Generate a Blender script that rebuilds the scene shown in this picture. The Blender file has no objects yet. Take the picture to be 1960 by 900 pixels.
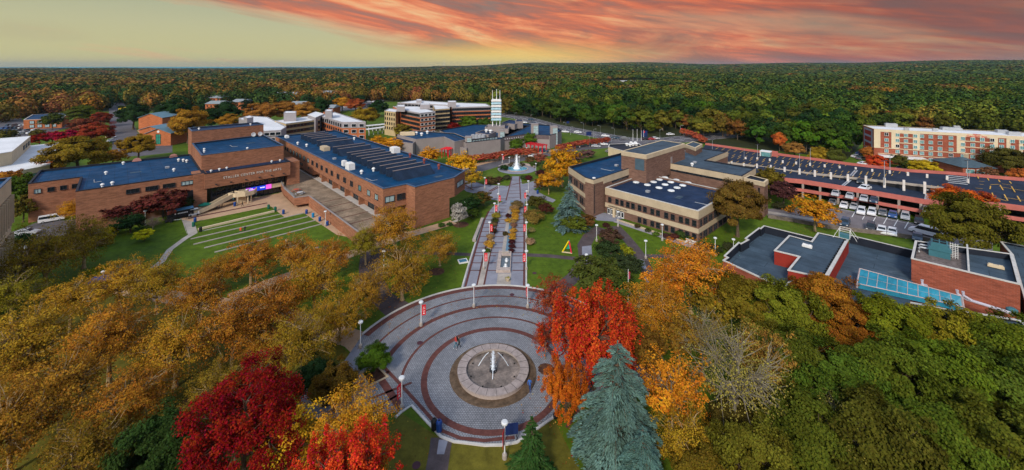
import bpy, bmesh, math, random
import numpy as np
from mathutils import Vector, Matrix, noise as mnoise
R = math.radians
SC = bpy.context.scene
COL = SC.collection
rnd = random.Random(7)

# ------------------------------------------------------------------ camera
F, HC, XC, YH = 784.0, 40.0, 980.0, 127.0
cam = bpy.data.cameras.new('camera')
camo = bpy.data.objects.new('camera', cam)
COL.objects.link(camo)
camo.location = (0, 0, HC)
camo.rotation_euler = (R(90), 0, 0)
cam.sensor_width = 36.0
cam.lens = 36.0 * F / 1960.0
cam.shift_y = -(450 - YH) / 1960.0
cam.clip_start = 0.5
cam.clip_end = 60000
SC.camera = camo

# ------------------------------------------------------------------ view
SC.view_settings.view_transform = 'Standard'
SC.view_settings.look = 'None'
SC.view_settings.gamma = 1.0
SC.view_settings.exposure = EXPOSURE = 0.0

SUN_EL, SUN_AZ = 34.0, 200.0      # sun is behind the camera to the left, soft through thin cloud

# ------------------------------------------------------------------ world: Nishita sky high up, sunset cloud band low down
W = bpy.data.worlds.new('World'); SC.world = W; W.use_nodes = True
nt = W.node_tree; N = nt.nodes; L = nt.links; N.clear()
def nd(t, **k):
    n = N.new(t)
    for a, b in k.items(): setattr(n, a, b)
    return n
def mth(op, a, b=None, c=None, clamp=False):
    n = nd('ShaderNodeMath', operation=op); n.use_clamp = clamp
    for i, v in enumerate((a, b, c)):
        if v is None: continue
        if isinstance(v, (int, float)): n.inputs[i].default_value = v
        else: L.new(v, n.inputs[i])
    return n.outputs[0]
def ramp(fac, stops, interp='LINEAR'):
    n = nd('ShaderNodeValToRGB'); cr = n.color_ramp; cr.interpolation = interp
    while len(cr.elements) < len(stops): cr.elements.new(0.5)
    for e, (p, c) in zip(cr.elements, stops):
        e.position = p; e.color = (*c, 1) if len(c) == 3 else c
    L.new(fac, n.inputs[0]); return n.outputs[0]
def mixc(fac, a, b, mode='MIX'):
    n = nd('ShaderNodeMix', data_type='RGBA', blend_type=mode)
    for s, v in ((n.inputs[0], fac), (n.inputs[6], a), (n.inputs[7], b)):
        if isinstance(v, (int, float)): s.default_value = v
        elif isinstance(v, tuple): s.default_value = (*v, 1)
        else: L.new(v, s)
    return n.outputs[2]
def s2l(r, g, b):
    f = lambda c: (c/255/12.92) if c <= 10 else ((c/255+0.055)/1.055)**2.4
    return (f(r), f(g), f(b))
tc = nd('ShaderNodeTexCoord')
sep = nd('ShaderNodeSeparateXYZ'); L.new(tc.outputs['Generated'], sep.inputs[0])
dx, dy, dz = sep.outputs
hor = mth('SQRT', mth('ADD', mth('MULTIPLY', dx, dx), mth('MULTIPLY', dy, dy)))
az = mth('ARCTAN2', dx, dy)                    # radians, 0 = straight ahead
el = mth('ARCTAN2', dz, hor)
# streak space: clouds run down to the right
def vec(x, y, z=0.0):
    n = nd('ShaderNodeCombineXYZ')
    for s, v in zip(n.inputs, (x, y, z)):
        if isinstance(v, (int, float)): s.default_value = v
        else: L.new(v, s)
    return n.outputs[0]
tilt = mth('ADD', el, mth('MULTIPLY', az, 0.16))
def noi(v, scale, detail=6, rough=0.55, dist=0.0):
    n = nd('ShaderNodeTexNoise'); n.inputs['Scale'].default_value = scale
    n.inputs['Detail'].default_value = detail; n.inputs['Roughness'].default_value = rough
    n.inputs['Distortion'].default_value = dist
    L.new(v, n.inputs['Vector']); return n.outputs[0]
v1 = vec(mth('MULTIPLY', az, 1.7), mth('MULTIPLY', tilt, 11.0), 2.37)
v2 = vec(mth('MULTIPLY', az, 3.2), mth('MULTIPLY', tilt, 34.0), 4.1)
n1 = noi(v1, 1.5, 8, 0.58, 0.9)
n2 = noi(v2, 1.6, 8, 0.6, 0.7)
n3 = noi(vec(mth('MULTIPLY', az, 1.0), mth('MULTIPLY', tilt, 5.0), 9.3), 1.3, 5, 0.5, 0.3)
# clear sky: grey-green above, pale yellow towards the horizon on the left
clear = ramp(mth('MULTIPLY', el, 5.5, clamp=True), [(0.0, s2l(208, 190, 132)), (0.10, s2l(204, 196, 140)), (0.45, s2l(192, 190, 150)), (1.0, s2l(156, 168, 150))])
# lit and shaded cloud
t = mth('ADD', mth('MULTIPLY', n1, 0.68), mth('MULTIPLY', n2, 0.32))
cloud = ramp(t, [(0.38, s2l(150, 122, 112)), (0.45, s2l(184, 118, 98)), (0.50, s2l(222, 126, 92)), (0.55, s2l(238, 152, 108)), (0.62, s2l(242, 192, 140))])
dusk = ramp(mth('MULTIPLY_ADD', az, 0.55, 0.5, clamp=True), [(0.42, (1, 1, 1)), (0.78, (0.88, 0.70, 0.68)), (0.95, (0.42, 0.38, 0.46))])
grain = ramp(n3, [(0.35, (0.0, 0.0, 0.0)), (0.65, (1, 1, 1))])
cloud = mixc(mth('MULTIPLY', mth('MULTIPLY_ADD', az, 0.9, 0.45, clamp=True), 0.85), cloud, mixc(0.9, cloud, dusk, 'MULTIPLY'))
n4 = noi(vec(mth('MULTIPLY', az, 2.6), mth('MULTIPLY', tilt, 13.0), 5.5), 1.3, 7, 0.6, 1.2)
shade = mth('MULTIPLY', mth('SUBTRACT', n4, mth('MULTIPLY_ADD', az, -0.10, 0.50)), 5.0, clamp=True)
cloud = mixc(mth('MULTIPLY', shade, 0.72), cloud, s2l(128, 92, 88))
# yellow glow low, just right of centre
g = mth('ADD', mth('POWER', mth('MULTIPLY', mth('SUBTRACT', az, -0.02), 3.8), 2.0), mth('POWER', mth('MULTIPLY', mth('SUBTRACT', el, 0.010), 27.0), 2.0))
glow = mth('POWER', 2.718, mth('MULTIPLY', g, -1.0))
cloud = mixc(mth('MULTIPLY', glow, 0.85), cloud, s2l(250, 214, 118))
# where the cloud bank lies: above a slanted lower-left edge
edge = mth('SUBTRACT', mth('ADD', el, mth('MULTIPLY', az, 0.18)), mth('ADD', -0.010, mth('MULTIPLY', mth('SUBTRACT', n1, 0.5), 0.13)))
cover = mth('MULTIPLY', edge, 22.0, clamp=True)
wisp = mth('MULTIPLY', mth('MULTIPLY', mth('SUBTRACT', n2, 0.44), 6.0, clamp=True), mth('MULTIPLY', mth('SUBTRACT', 0.016, mth('ABSOLUTE', mth('SUBTRACT', tilt, -0.088))), 80.0, clamp=True), clamp=True)
sky_low = mixc(mth('MULTIPLY', wisp, 0.75), clear, s2l(232, 172, 130))
sky_low = mixc(cover, sky_low, cloud)
holes = mth('MULTIPLY', mth('SUBTRACT', n3, 0.54), 6.0, clamp=True)
sky_low = mixc(mth('MULTIPLY', holes, 0.55), sky_low, s2l(176, 160, 132))
sky_low = mixc(mth('MULTIPLY', glow, 0.62), sky_low, s2l(248, 214, 110))
sky = nd('ShaderNodeTexSky', sky_type='NISHITA'); sky.sun_disc = False
sky.sun_elevation = R(SUN_EL); sky.sun_rotation = R(SUN_AZ); sky.air_density = 1.0; sky.dust_density = 1.2; sky.ozone_density = 2.0
bgH = nd('ShaderNodeBackground'); bgH.inputs[1].default_value = 0.13
L.new(sky.outputs[0], bgH.inputs[0])
# thin grey veil over the upper sky so the light is soft
bgV = nd('ShaderNodeBackground'); bgV.inputs[0].default_value = (0.70, 0.82, 1.0, 1); bgV.inputs[1].default_value = 0.40
add = nd('ShaderNodeAddShader'); L.new(bgH.outputs[0], add.inputs[0]); L.new(bgV.outputs[0], add.inputs[1])
bgL = nd('ShaderNodeBackground'); bgL.inputs[1].default_value = 1.0
L.new(sky_low, bgL.inputs[0])
mx = nd('ShaderNodeMixShader')
L.new(mth('MULTIPLY', mth('SUBTRACT', el, 0.20), 5.0, clamp=True), mx.inputs[0])
L.new(bgL.outputs[0], mx.inputs[1]); L.new(add.outputs[0], mx.inputs[2])
wo = nd('ShaderNodeOutputWorld'); L.new(mx.outputs[0], wo.inputs[0])

sl = bpy.data.lights.new('sun', 'SUN'); sl.energy = 3.1; sl.angle = R(9); sl.color = (1.0, 0.90, 0.78)
so = bpy.data.objects.new('sun', sl); COL.objects.link(so)
# direction towards the sun: azimuth measured clockwise from +Y
sd = Vector((math.sin(R(SUN_AZ))*math.cos(R(SUN_EL)), math.cos(R(SUN_AZ))*math.cos(R(SUN_EL)), math.sin(R(SUN_EL))))
so.rotation_euler = sd.to_track_quat('Z', 'Y').to_euler(); so.location = (0, 0, 120)

# ------------------------------------------------------------------ measuring
def P(px, py, z=0.0):
    """a measured point: where the sight line through a photo point meets height z"""
    Y = F * (HC - z) / (py - YH)
    return Vector(((px - XC) * Y / F, Y, z))
def P2(px, py, z=0.0):
    v = P(px, py, z); return (v.x, v.y)

# ------------------------------------------------------------------ materials
MATS = {}
def material(name, col, rough=0.8, var=0.12, vscale=0.6, spec=0.3, metal=0.0, kind=None, col2=None, objcol=False, emit=0.0, bump=0.0, uvs=1.0):
    if name in MATS: return MATS[name]
    m = bpy.data.materials.new(name); m.use_nodes = True
    t = m.node_tree; n = t.nodes; l = t.links; n.clear()
    out = n.new('ShaderNodeOutputMaterial'); b = n.new('ShaderNodeBsdfPrincipled')
    l.new(b.outputs[0], out.inputs[0])
    b.inputs['Roughness'].default_value = rough; b.inputs['Metallic'].default_value = metal
    b.inputs['Specular IOR Level'].default_value = spec if rough < 0.55 else min(spec, 0.10)
    def new(ty, **k):
        x = n.new(ty)
        for a, v in k.items(): setattr(x, a, v)
        return x
    def mix(f, a, c, mode='MIX'):
        x = new('ShaderNodeMix', data_type='RGBA', blend_type=mode)
        for s, v in ((x.inputs[0], f), (x.inputs[6], a), (x.inputs[7], c)):
            if isinstance(v, (int, float)): s.default_value = v
            elif isinstance(v, tuple): s.default_value = (*v, 1)
            else: l.new(v, s)
        return x.outputs[2]
    def noise(scale, detail=5, rough_=0.6, vecs=None, coord='UV'):
        x = new('ShaderNodeTexNoise'); x.inputs['Scale'].default_value = scale
        x.inputs['Detail'].default_value = detail; x.inputs['Roughness'].default_value = rough_
        c = new('ShaderNodeTexCoord')
        if vecs:
            mp = new('ShaderNodeMapping'); mp.inputs['Scale'].default_value = vecs
            l.new(c.outputs[coord], mp.inputs[0]); l.new(mp.outputs[0], x.inputs['Vector'])
        else: l.new(c.outputs[coord], x.inputs['Vector'])
        return x.outputs[0]
    def rmp(f, stops):
        x = new('ShaderNodeValToRGB'); cr = x.color_ramp
        while len(cr.elements) < len(stops): cr.elements.new(0.5)
        for e, (p, c) in zip(cr.elements, stops): e.position = p; e.color = (*c, 1)
        l.new(f, x.inputs[0]); return x.outputs[0]
    base = tuple(col)
    if objcol:
        oi = new('ShaderNodeObjectInfo'); base = oi.outputs['Color']
    g1 = lambda v: (v, v, v)
    if kind == 'brick':
        bt = new('ShaderNodeTexBrick'); c = new('ShaderNodeTexCoord'); l.new(c.outputs['UV'], bt.inputs['Vector'])
        bt.inputs['Scale'].default_value = 1.0; bt.inputs['Brick Width'].default_value = 0.62; bt.inputs['Row Height'].default_value = 0.2
        bt.inputs['Mortar Size'].default_value = 0.018; bt.inputs['Mortar Smooth'].default_value = 0.2
        bt.inputs['Color1'].default_value = (*base, 1); bt.inputs['Color2'].default_value = (*(col2 or tuple(x*0.72 for x in base)), 1)
        bt.inputs['Mortar'].default_value = (*tuple(x*0.8+0.05 for x in base), 1)
        k = mix(1.0, bt.outputs[0], rmp(noise(0.9, 6, 0.7, (0.5, 2.6, 1)), [(0.3, g1(0.66)), (0.7, g1(1.28))]), 'MULTIPLY')
        k = mix(1.0, k, rmp(noise(0.09, 4), [(0.3, g1(0.84)), (0.7, g1(1.14))]), 'MULTIPLY')
        l.new(k, b.inputs['Base Color'])
    elif kind == 'roof':       # membrane roofing with lapped seams, scuffs and ponding stains
        bt = new('ShaderNodeTexBrick'); c = new('ShaderNodeTexCoord')
        mp = new('ShaderNodeMapping'); mp.inputs['Rotation'].default_value = (0, 0, R(46)); l.new(c.outputs['UV'], mp.inputs[0]); l.new(mp.outputs[0], bt.inputs['Vector'])
        bt.inputs['Scale'].default_value = 1.0; bt.inputs['Brick Width'].default_value = 9.0; bt.inputs['Row Height'].default_value = 2.6
        bt.inputs['Mortar Size'].default_value = 0.06; bt.inputs['Mortar Smooth'].default_value = 0.4
        bt.inputs['Color1'].default_value = (*base, 1); bt.inputs['Color2'].default_value = (*tuple(x*0.86 for x in base), 1)
        bt.inputs['Mortar'].default_value = (*tuple(x*0.5 for x in base), 1)
        k = mix(1.0, bt.outputs[0], rmp(noise(0.22, 7, 0.7), [(0.3, g1(0.62)), (0.7, g1(1.35))]), 'MULTIPLY')
        k = mix(rmp(noise(0.16, 6, 0.75, (1.0, 2.2, 1)), [(0.60, g1(0)), (0.74, g1(0.6))]), k, tuple(min(1, x*1.2+0.09) for x in base))
        l.new(k, b.inputs['Base Color'])
        l.new(rmp(noise(0.3, 4), [(0.3, g1(rough-0.12)), (0.7, g1(rough+0.12))]), b.inputs['Roughness'])
    elif kind == 'paver':
        bt = new('ShaderNodeTexBrick'); c = new('ShaderNodeTexCoord'); l.new(c.outputs['UV'], bt.inputs['Vector'])
        bt.inputs['Scale'].default_value = uvs; bt.inputs['Brick Width'].default_value = 0.30; bt.inputs['Row Height'].default_value = 0.24
        bt.inputs['Mortar Size'].default_value = 0.028; bt.inputs['Mortar Smooth'].default_value = 0.1
        bt.inputs['Color1'].default_value = (*base, 1); bt.inputs['Color2'].default_value = (*(col2 or tuple(x*0.8 for x in base)), 1)
        bt.inputs['Mortar'].default_value = (*tuple(x*0.34 for x in base), 1)
        k = mix(1.0, bt.outputs[0], rmp(noise(0.12, 7, 0.7), [(0.3, g1(0.66)), (0.7, g1(1.3))]), 'MULTIPLY')
        k = mix(1.0, k, rmp(noise(1.4, 5, 0.8), [(0.3, g1(0.85)), (0.7, g1(1.12))]), 'MULTIPLY')
        l.new(k, b.inputs['Base Color'])
    elif kind == 'grass':
        k = rmp(noise(0.045, 6, 0.65), [(0.30, col2 or base), (0.48, base), (0.62, tuple(x*1.25 for x in base)), (0.74, (0.13, 0.12, 0.02))])
        k = mix(1.0, k, rmp(noise(0.7, 8, 0.8), [(0.3, g1(0.55)), (0.7, g1(1.45))]), 'MULTIPLY')
        k = mix(rmp(noise(2.2, 4, 0.8), [(0.66, g1(0)), (0.74, g1(0.55))]), k, (0.25, 0.11, 0.02))
        l.new(k, b.inputs['Base Color'])
    else:
        k = mix(1.0, base, rmp(noise(vscale, 6, 0.65), [(0.28, g1(1-var*1.6)), (0.72, g1(1+var*1.6))]), 'MULTIPLY')
        k = mix(1.0, k, rmp(noise(vscale*7, 4, 0.7), [(0.3, g1(1-var*0.7)), (0.7, g1(1+var*0.7))]), 'MULTIPLY')
        l.new(k, b.inputs['Base Color'])
    if bump:
        bp = new('ShaderNodeBump'); bp.inputs['Strength'].default_value = bump; bp.inputs['Distance'].default_value = 0.05
        l.new(noise(3.0, 5), bp.inputs['Height']); l.new(bp.outputs[0], b.inputs['Normal'])
    if emit:
        b.inputs['Emission Color'].default_value = (*col, 1); b.inputs['Emission Strength'].default_value = emit
    MATS[name] = m
    return m

brick = material('brown_brick', (0.34, 0.145, 0.076), kind='brick')
brick2 = material('plum_brick', (0.20, 0.110, 0.078), kind='brick')
orange_brick = material('orange_brick', (0.50, 0.155, 0.055), kind='brick')
red_brick = material('red_brick', (0.33, 0.088, 0.048), kind='brick')
roof_blue = material('roof_membrane', (0.002, 0.046, 0.118), rough=0.62, kind='roof')
roof_navy = material('dark_roof_membrane', (0.016, 0.034, 0.078), rough=0.66, kind='roof')
roof_slate = material('slate_roof_membrane', (0.055, 0.085, 0.115), rough=0.7, kind='roof')
roof_white = material('white_roof', (0.66, 0.67, 0.68), var=0.1, vscale=0.1)
roof_shingle = material('blue_grey_shingle', (0.13, 0.22, 0.27), var=0.12, vscale=0.5)
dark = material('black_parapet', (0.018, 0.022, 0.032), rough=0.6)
coping_blue = material('blue_coping', (0.030, 0.085, 0.16), rough=0.4)
coping_white = material('pale_coping', (0.52, 0.50, 0.46), rough=0.5)
beige = material('beige_concrete', (0.47, 0.38, 0.26), var=0.09, vscale=0.4)
cream = material('cream_stone', (0.58, 0.47, 0.31), var=0.08, vscale=0.3)
taupe = material('taupe_panel', (0.27, 0.235, 0.225), var=0.07, vscale=0.2)
white = material('white_paint', (0.72, 0.72, 0.70), rough=0.5, var=0.05)
grey_metal = material('grey_metal', (0.42, 0.44, 0.46), rough=0.4, metal=0.3, var=0.06)
concrete = material('concrete', (0.36, 0.32, 0.28), var=0.16, vscale=0.4)
stone = material('pale_stone', (0.40, 0.33, 0.29), var=0.2, vscale=1.2)
tan_pave = material('tan_paving', (0.44, 0.29, 0.18), var=0.12, vscale=0.3)
maroon = material('maroon_brick_strip', (0.115, 0.045, 0.038), var=0.2, vscale=2.0)
paver = material('blue_grey_pavers', (0.27, 0.28, 0.305), kind='paver')
paver_smooth = material('blue_grey_slabs', (0.23, 0.235, 0.275), var=0.12, vscale=0.35)
asphalt = material('asphalt', (0.105, 0.098, 0.105), var=0.18, vscale=0.2)
asphalt_dark = material('dark_deck_asphalt', (0.020, 0.030, 0.052), var=0.25, vscale=0.1)
path_mat = material('worn_path', (0.085, 0.066, 0.066), var=0.2, vscale=0.5)
grass = material('lawn_grass', (0.068, 0.112, 0.007), kind='grass', col2=(0.040, 0.078, 0.006))
wood_floor = material('forest_floor', (0.030, 0.034, 0.012), var=0.3, vscale=0.02)
mulch = material('mulch', (0.085, 0.040, 0.025), var=0.4, vscale=2.0)
glass = material('dark_window_glass', (0.012, 0.018, 0.024), rough=0.12, spec=0.7, var=0.3, vscale=0.3)
glass_lit = material('blind_window_glass', (0.34, 0.46, 0.47), rough=0.35, spec=0.5)
glass_teal = material('teal_window_glass', (0.13, 0.30, 0.31), rough=0.2, spec=0.6, var=0.3)
glass_blue = material('skylight_glass', (0.018, 0.19, 0.28), rough=0.5, spec=0.3, var=0.25, vscale=0.25)
glass_pale = material('pale_glazing', (0.36, 0.48, 0.50), rough=0.3, spec=0.5, var=0.15)
frame_dark = material('dark_window_frame', (0.035, 0.035, 0.04), rough=0.5)
red_paint = material('red_paint', (0.62, 0.018, 0.028), rough=0.5, var=0.06)
salmon = material('salmon_painted_concrete', (0.45, 0.135, 0.110), var=0.12, vscale=0.2)
yellow_paint = material('yellow_line_paint', (0.62, 0.36, 0.07), var=0.2)
blue_plastic = material('blue_plastic', (0.010, 0.050, 0.22), rough=0.4)
black_plastic = material('black_plastic', (0.012, 0.012, 0.014), rough=0.5)
green_cloth = material('green_canvas', (0.015, 0.16, 0.11), rough=0.8)
dark_red_paint = material('rust_red_panel', (0.26, 0.030, 0.020), var=0.1)
rubber = material('black_rubber', (0.015, 0.015, 0.015), rough=0.8)
car_paint = material('car_paint', (1, 1, 1), rough=0.3, spec=0.6, var=0.02, objcol=True)
teal_metal = material('teal_metal', (0.045, 0.15, 0.18), rough=0.45, var=0.1)
skin_m = material('skin', (0.42, 0.24, 0.17), rough=0.6)
cloth_m = material('clothing', (1, 1, 1), rough=0.9, objcol=True)
hair_m = material('hair', (0.02, 0.014, 0.01), rough=0.7)

# ------------------------------------------------------------------ object helpers
def tag(o, label=None, cat=None, group=None, kind=None):
    if label: o['label'] = label
    if cat: o['category'] = cat
    if group: o['group'] = group
    if kind: o['kind'] = kind
    return o
def empty(name, loc, label, cat, group=None, rz=0.0):
    o = bpy.data.objects.new(name, None); COL.objects.link(o)
    o.location = loc; o.rotation_euler = (0, 0, rz); o.empty_display_size = 0.5
    return tag(o, label, cat, group)
class MB:
    """collects faces; build() links them as one mesh object with wall-aligned UVs in metres"""
    def __init__(s): s.v = []; s.f = []; s.m = []
    def face(s, pts, m=0):
        i = len(s.v); s.v += [tuple(p) for p in pts]; s.f.append(tuple(range(i, i+len(pts)))); s.m.append(m)
    def box(s, c, size, rz=0.0, m=0, rx=0.0):
        cx, cy, cz = c; sx, sy, sz = (k/2 for k in size)
        M = Matrix.Rotation(rz, 3, 'Z') @ Matrix.Rotation(rx, 3, 'X')
        p = [M @ Vector((x, y, z)) + Vector(c) for z in (-sz, sz) for x, y in ((-sx, -sy), (sx, -sy), (sx, sy), (-sx, sy))]
        for q in ((0,3,2,1), (4,5,6,7), (0,1,5,4), (1,2,6,5), (2,3,7,6), (3,0,4,7)): s.face([p[k] for k in q], m)
        return s
    def prism(s, poly, z0, z1, m=0, mt=None, bottom=True):
        poly = ccw(poly); n = len(poly)
        for i in range(n):
            a, b = poly[i], poly[(i+1) % n]
            s.face([(a[0], a[1], z0), (b[0], b[1], z0), (b[0], b[1], z1), (a[0], a[1], z1)], m)
        s.face([(x, y, z1) for x, y in poly], m if mt is None else mt)
        if bottom: s.face([(x, y, z0) for x, y in reversed(poly)], m)
        return s
    def tube(s, pts, rad, m=0, seg=6, cap=True):
        pts = [Vector(p) for p in pts]
        if not isinstance(rad, (list, tuple)): rad = [rad]*len(pts)
        rings = []
        for i, p in enumerate(pts):
            d = (pts[min(i+1, len(pts)-1)] - pts[max(i-1, 0)]).normalized()
            u = d.cross(Vector((0, 0, 1)));
            if u.length < 0.01: u = d.cross(Vector((1, 0, 0)))
            u.normalize(); w = u.cross(d)
            rings.append([p + (u*math.cos(a) + w*math.sin(a))*rad[i] for a in (2*math.pi*k/seg for k in range(seg))])
        for a, b in zip(rings, rings[1:]):
            for k in range(seg): s.face([a[k], a[(k+1) % seg], b[(k+1) % seg], b[k]], m)
        if cap: s.face(rings[0][::-1], m); s.face(rings[-1], m)
        return s
    def lathe(s, c, prof, seg=16, m=0, a0=0, a1=2*math.pi):
        full = abs(a1-a0) > 6.28
        for (r0, z0), (r1, z1) in zip(prof, prof[1:]):
            for k in range(seg):
                A = a0+(a1-a0)*k/seg; B = a0+(a1-a0)*(k+1)/seg
                q = [(c[0]+r*math.cos(t), c[1]+r*math.sin(t), c[2]+z) for r, z, t in ((r0, z0, A), (r0, z0, B), (r1, z1, B), (r1, z1, A))]
                if r0 < 1e-4: q = [q[0], q[2], q[3]]
                elif r1 < 1e-4: q = q[:3]
                s.face(q, m)
        return s
    def build(s, name, mats, parent=None, smooth=False):
        if not isinstance(mats, (list, tuple)): mats = [mats]
        me = bpy.data.meshes.new(name)
        me.from_pydata(s.v, [], s.f)
        for m in mats: me.materials.append(m)
        me.polygons.foreach_set('material_index', s.m)
        if smooth: me.polygons.foreach_set('use_smooth', [True]*len(s.f))
        uv = me.uv_layers.new(name='UVMap').data
        for p in me.polygons:
            n = p.normal
            if abs(n.z) > 0.7: fu = lambda c: (c[0], c[1])
            else:
                t = Vector((-n.y, n.x, 0)).normalized()
                fu = lambda c, t=t: (c[0]*t.x + c[1]*t.y, c[2])
            for li in p.loop_indices: uv[li].uv = fu(s.v[me.loops[li].vertex_index])
        o = bpy.data.objects.new(name, me); COL.objects.link(o)
        if parent is not None:
            o.parent = parent
        return o
def ccw(poly):
    poly = [tuple(p[:2]) for p in poly]
    a = sum(p[0]*q[1]-q[0]*p[1] for p, q in zip(poly, poly[1:]+poly[:1]))
    return poly if a > 0 else poly[::-1]
def inset(poly, d):
    poly = ccw(poly); n = len(poly); out = []
    for i in range(n):
        p0, p1, p2 = (Vector(poly[(i+k) % n]) for k in (-1, 0, 1))
        e1 = (p1-p0).normalized(); e2 = (p2-p1).normalized()
        n1 = Vector((-e1.y, e1.x)); n2 = Vector((-e2.y, e2.x))
        k = 1 + n1.dot(n2)
        m = (n1+n2)/max(k, 0.25)
        out.append(tuple(p1+m*d))
    return out
def W0(parent, pts):
    """world polygon -> polygon in the parent's frame (parents are unrotated)"""
    l = parent.location; return [(x-l.x, y-l.y) for x, y in [p[:2] for p in pts]]
def mass(parent, poly, z0, z1, wall_m, roof_m, coping_m=None, par=0.55, rim=0.35, inner_m=None, wall_name='wall', roof_name='roof', chim=None):
    """walls + sunken roof + coping, three parts of a building. poly: world xy"""
    poly = ccw(W0(parent, poly)); ins = inset(poly, rim); n = len(poly)
    w = MB()
    for i in range(n):
        a, b = poly[i], poly[(i+1) % n]
        w.face([(a[0], a[1], z0), (b[0], b[1], z0), (b[0], b[1], z1), (a[0], a[1], z1)])
    wo = w.build(wall_name, wall_m, parent)
    r = MB()
    r.face([(x, y, z1-par) for x, y in ins], 0)
    for i in range(n):
        a, b = ins[i], ins[(i+1) % n]
        r.face([(b[0], b[1], z1-par), (a[0], a[1], z1-par), (a[0], a[1], z1), (b[0], b[1], z1)], 1)
    ro = r.build(roof_name, [roof_m, inner_m or dark], parent)
    c = MB()
    po = inset(poly, -0.06); pi = inset(poly, rim+0.02)
    for i in range(n):
        j = (i+1) % n
        c.face([(*po[i], z1+0.05), (*po[j], z1+0.05), (*pi[j], z1+0.05), (*pi[i], z1+0.05)])
        c.face([(*po[i], z1-0.12), (*po[j], z1-0.12), (*po[j], z1+0.05), (*po[i], z1+0.05)])
        c.face([(*pi[j], z1-0.03), (*pi[i], z1-0.03), (*pi[i], z1+0.05), (*pi[j], z1+0.05)])
    c.build('coping', coping_m or dark, parent)
    return wo, ro
WIN = {}
def winmesh(w, h, gm, fm, cols=2, rows=1, depth=0.16, name='window'):
    key = (round(w, 2), round(h, 2), gm.name, fm.name, cols, rows)
    if key in WIN: return WIN[key]
    t = min(0.09, w*0.06); f = MB(); g = MB()
    # frame in local x (along wall), y outwards negative
    f.box((0, -depth/2, h-t/2), (w, depth, t)); f.box((0, -depth/2-0.03, t/2), (w+0.12, depth+0.06, t))
    f.box((-w/2+t/2, -depth/2, h/2), (t, depth, h-2*t)); f.box((w/2-t/2, -depth/2, h/2), (t, depth, h-2*t))
    for k in range(1, cols): f.box((-w/2+w*k/cols, -depth*0.3, h/2), (t*0.7, depth*0.6, h-2*t))
    for k in range(1, rows): f.box((0, -depth*0.3-0.004, h*k/rows), (w-2*t, depth*0.55, t*0.7))
    g.face([(-w/2+t, -0.03, t), (w/2-t, -0.03, t), (w/2-t, -0.03, h-t), (-w/2+t, -0.03, h-t)])
    def mesh(b, nm, m):
        o = b.build(nm, m); me = o.data; bpy.data.objects.remove(o); return me
    WIN[key] = (mesh(f, name, fm), mesh(g, 'pane', gm))
    return WIN[key]
def add_win(parent, pos, ang, w, h, gm=None, fm=None, cols=2, rows=1, name='window', pane=True, depth=0.16):
    fm_, gm_ = winmesh(w, h, gm or glass, fm or frame_dark, cols, rows, depth, name)
    o = bpy.data.objects.new(name, fm_); COL.objects.link(o); o.parent = parent
    o.location = pos; o.rotation_euler = (0, 0, ang)
    p = bpy.data.objects.new('pane', gm_); COL.objects.link(p); p.parent = o
    return o
def wins(parent, A, B, spans, z, h, gm=None, fm=None, cols=2, rows=1, name='window', gfun=None, out=0.01):
    """windows along the wall A->B (outside on the right hand); spans = [(centre metres from A, width)]"""
    A = Vector(A[:2]); B = Vector(B[:2]); d = (B-A).normalized(); ang = math.atan2(d.y, d.x)
    nr = Vector((d.y, -d.x))
    for i, (c, w) in enumerate(spans):
        p = A + d*c + nr*out
        add_win(parent, (p.x-parent.location.x, p.y-parent.location.y, z), ang, w, h, gfun(i) if gfun else gm, fm, cols, rows, name)
def dup(root, loc, rz=None, label=None, group=None, scale=None, color=None):
    c = root.copy(); COL.objects.link(c); c.location = loc
    if rz is not None: c.rotation_euler = (0, 0, rz)
    if scale is not None: c.scale = (scale,)*3 if isinstance(scale, (int, float)) else scale
    if label: c['label'] = label
    if group: c['group'] = group
    for ch in list(KIDS.get(root.name, ())):
        k = ch.copy(); COL.objects.link(k); k.parent = c
        if color and ch.get('tint'): k.color = color
        for gch in KIDS.get(ch.name, ()):
            q = gch.copy(); COL.objects.link(q); q.parent = k
    return c
KIDS = {}
def learn(root):
    for o in bpy.data.objects:
        if o.parent: 
            l = KIDS.setdefault(o.parent.name, [])
            if o not in l: l.append(o)
def sheet(name, poly, m, z, parent=None, kind='structure'):
    b = MB(); pl = ccw(poly)
    me_f = [(x, y, z) for x, y in pl]
    if len(pl) > 4:
        from mathutils.geometry import tessellate_polygon
        for tri in tessellate_polygon([[Vector(p) for p in me_f]]):
            q = [me_f[i] for i in tri]
            if (Vector(q[1])-Vector(q[0])).cross(Vector(q[2])-Vector(q[0])).z < 0: q = q[::-1]
            b.face(q)
    else: b.face(me_f)
    o = b.build(name, m, parent)
    if parent is None and kind: o['kind'] = kind
    return o
def strip(name, pts, w, m, z, parent=None, kind='structure', mb=None):
    """a band of width w along world points"""
    b = mb or MB(); pts = [Vector(p[:2]) for p in pts]; l, r = [], []
    ws = w if isinstance(w, (list, tuple)) else [w]*len(pts)
    for i, p in enumerate(pts):
        d = (pts[min(i+1, len(pts)-1)]-pts[max(i-1, 0)]).normalized(); n = Vector((-d.y, d.x))
        l.append(p+n*ws[i]/2); r.append(p-n*ws[i]/2)
    for i in range(len(pts)-1):
        b.face([(*r[i], z), (*r[i+1], z), (*l[i+1], z), (*l[i], z)])
    if mb: return None
    o = b.build(name, m, parent)
    if parent is None and kind: o['kind'] = kind
    return o
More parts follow.
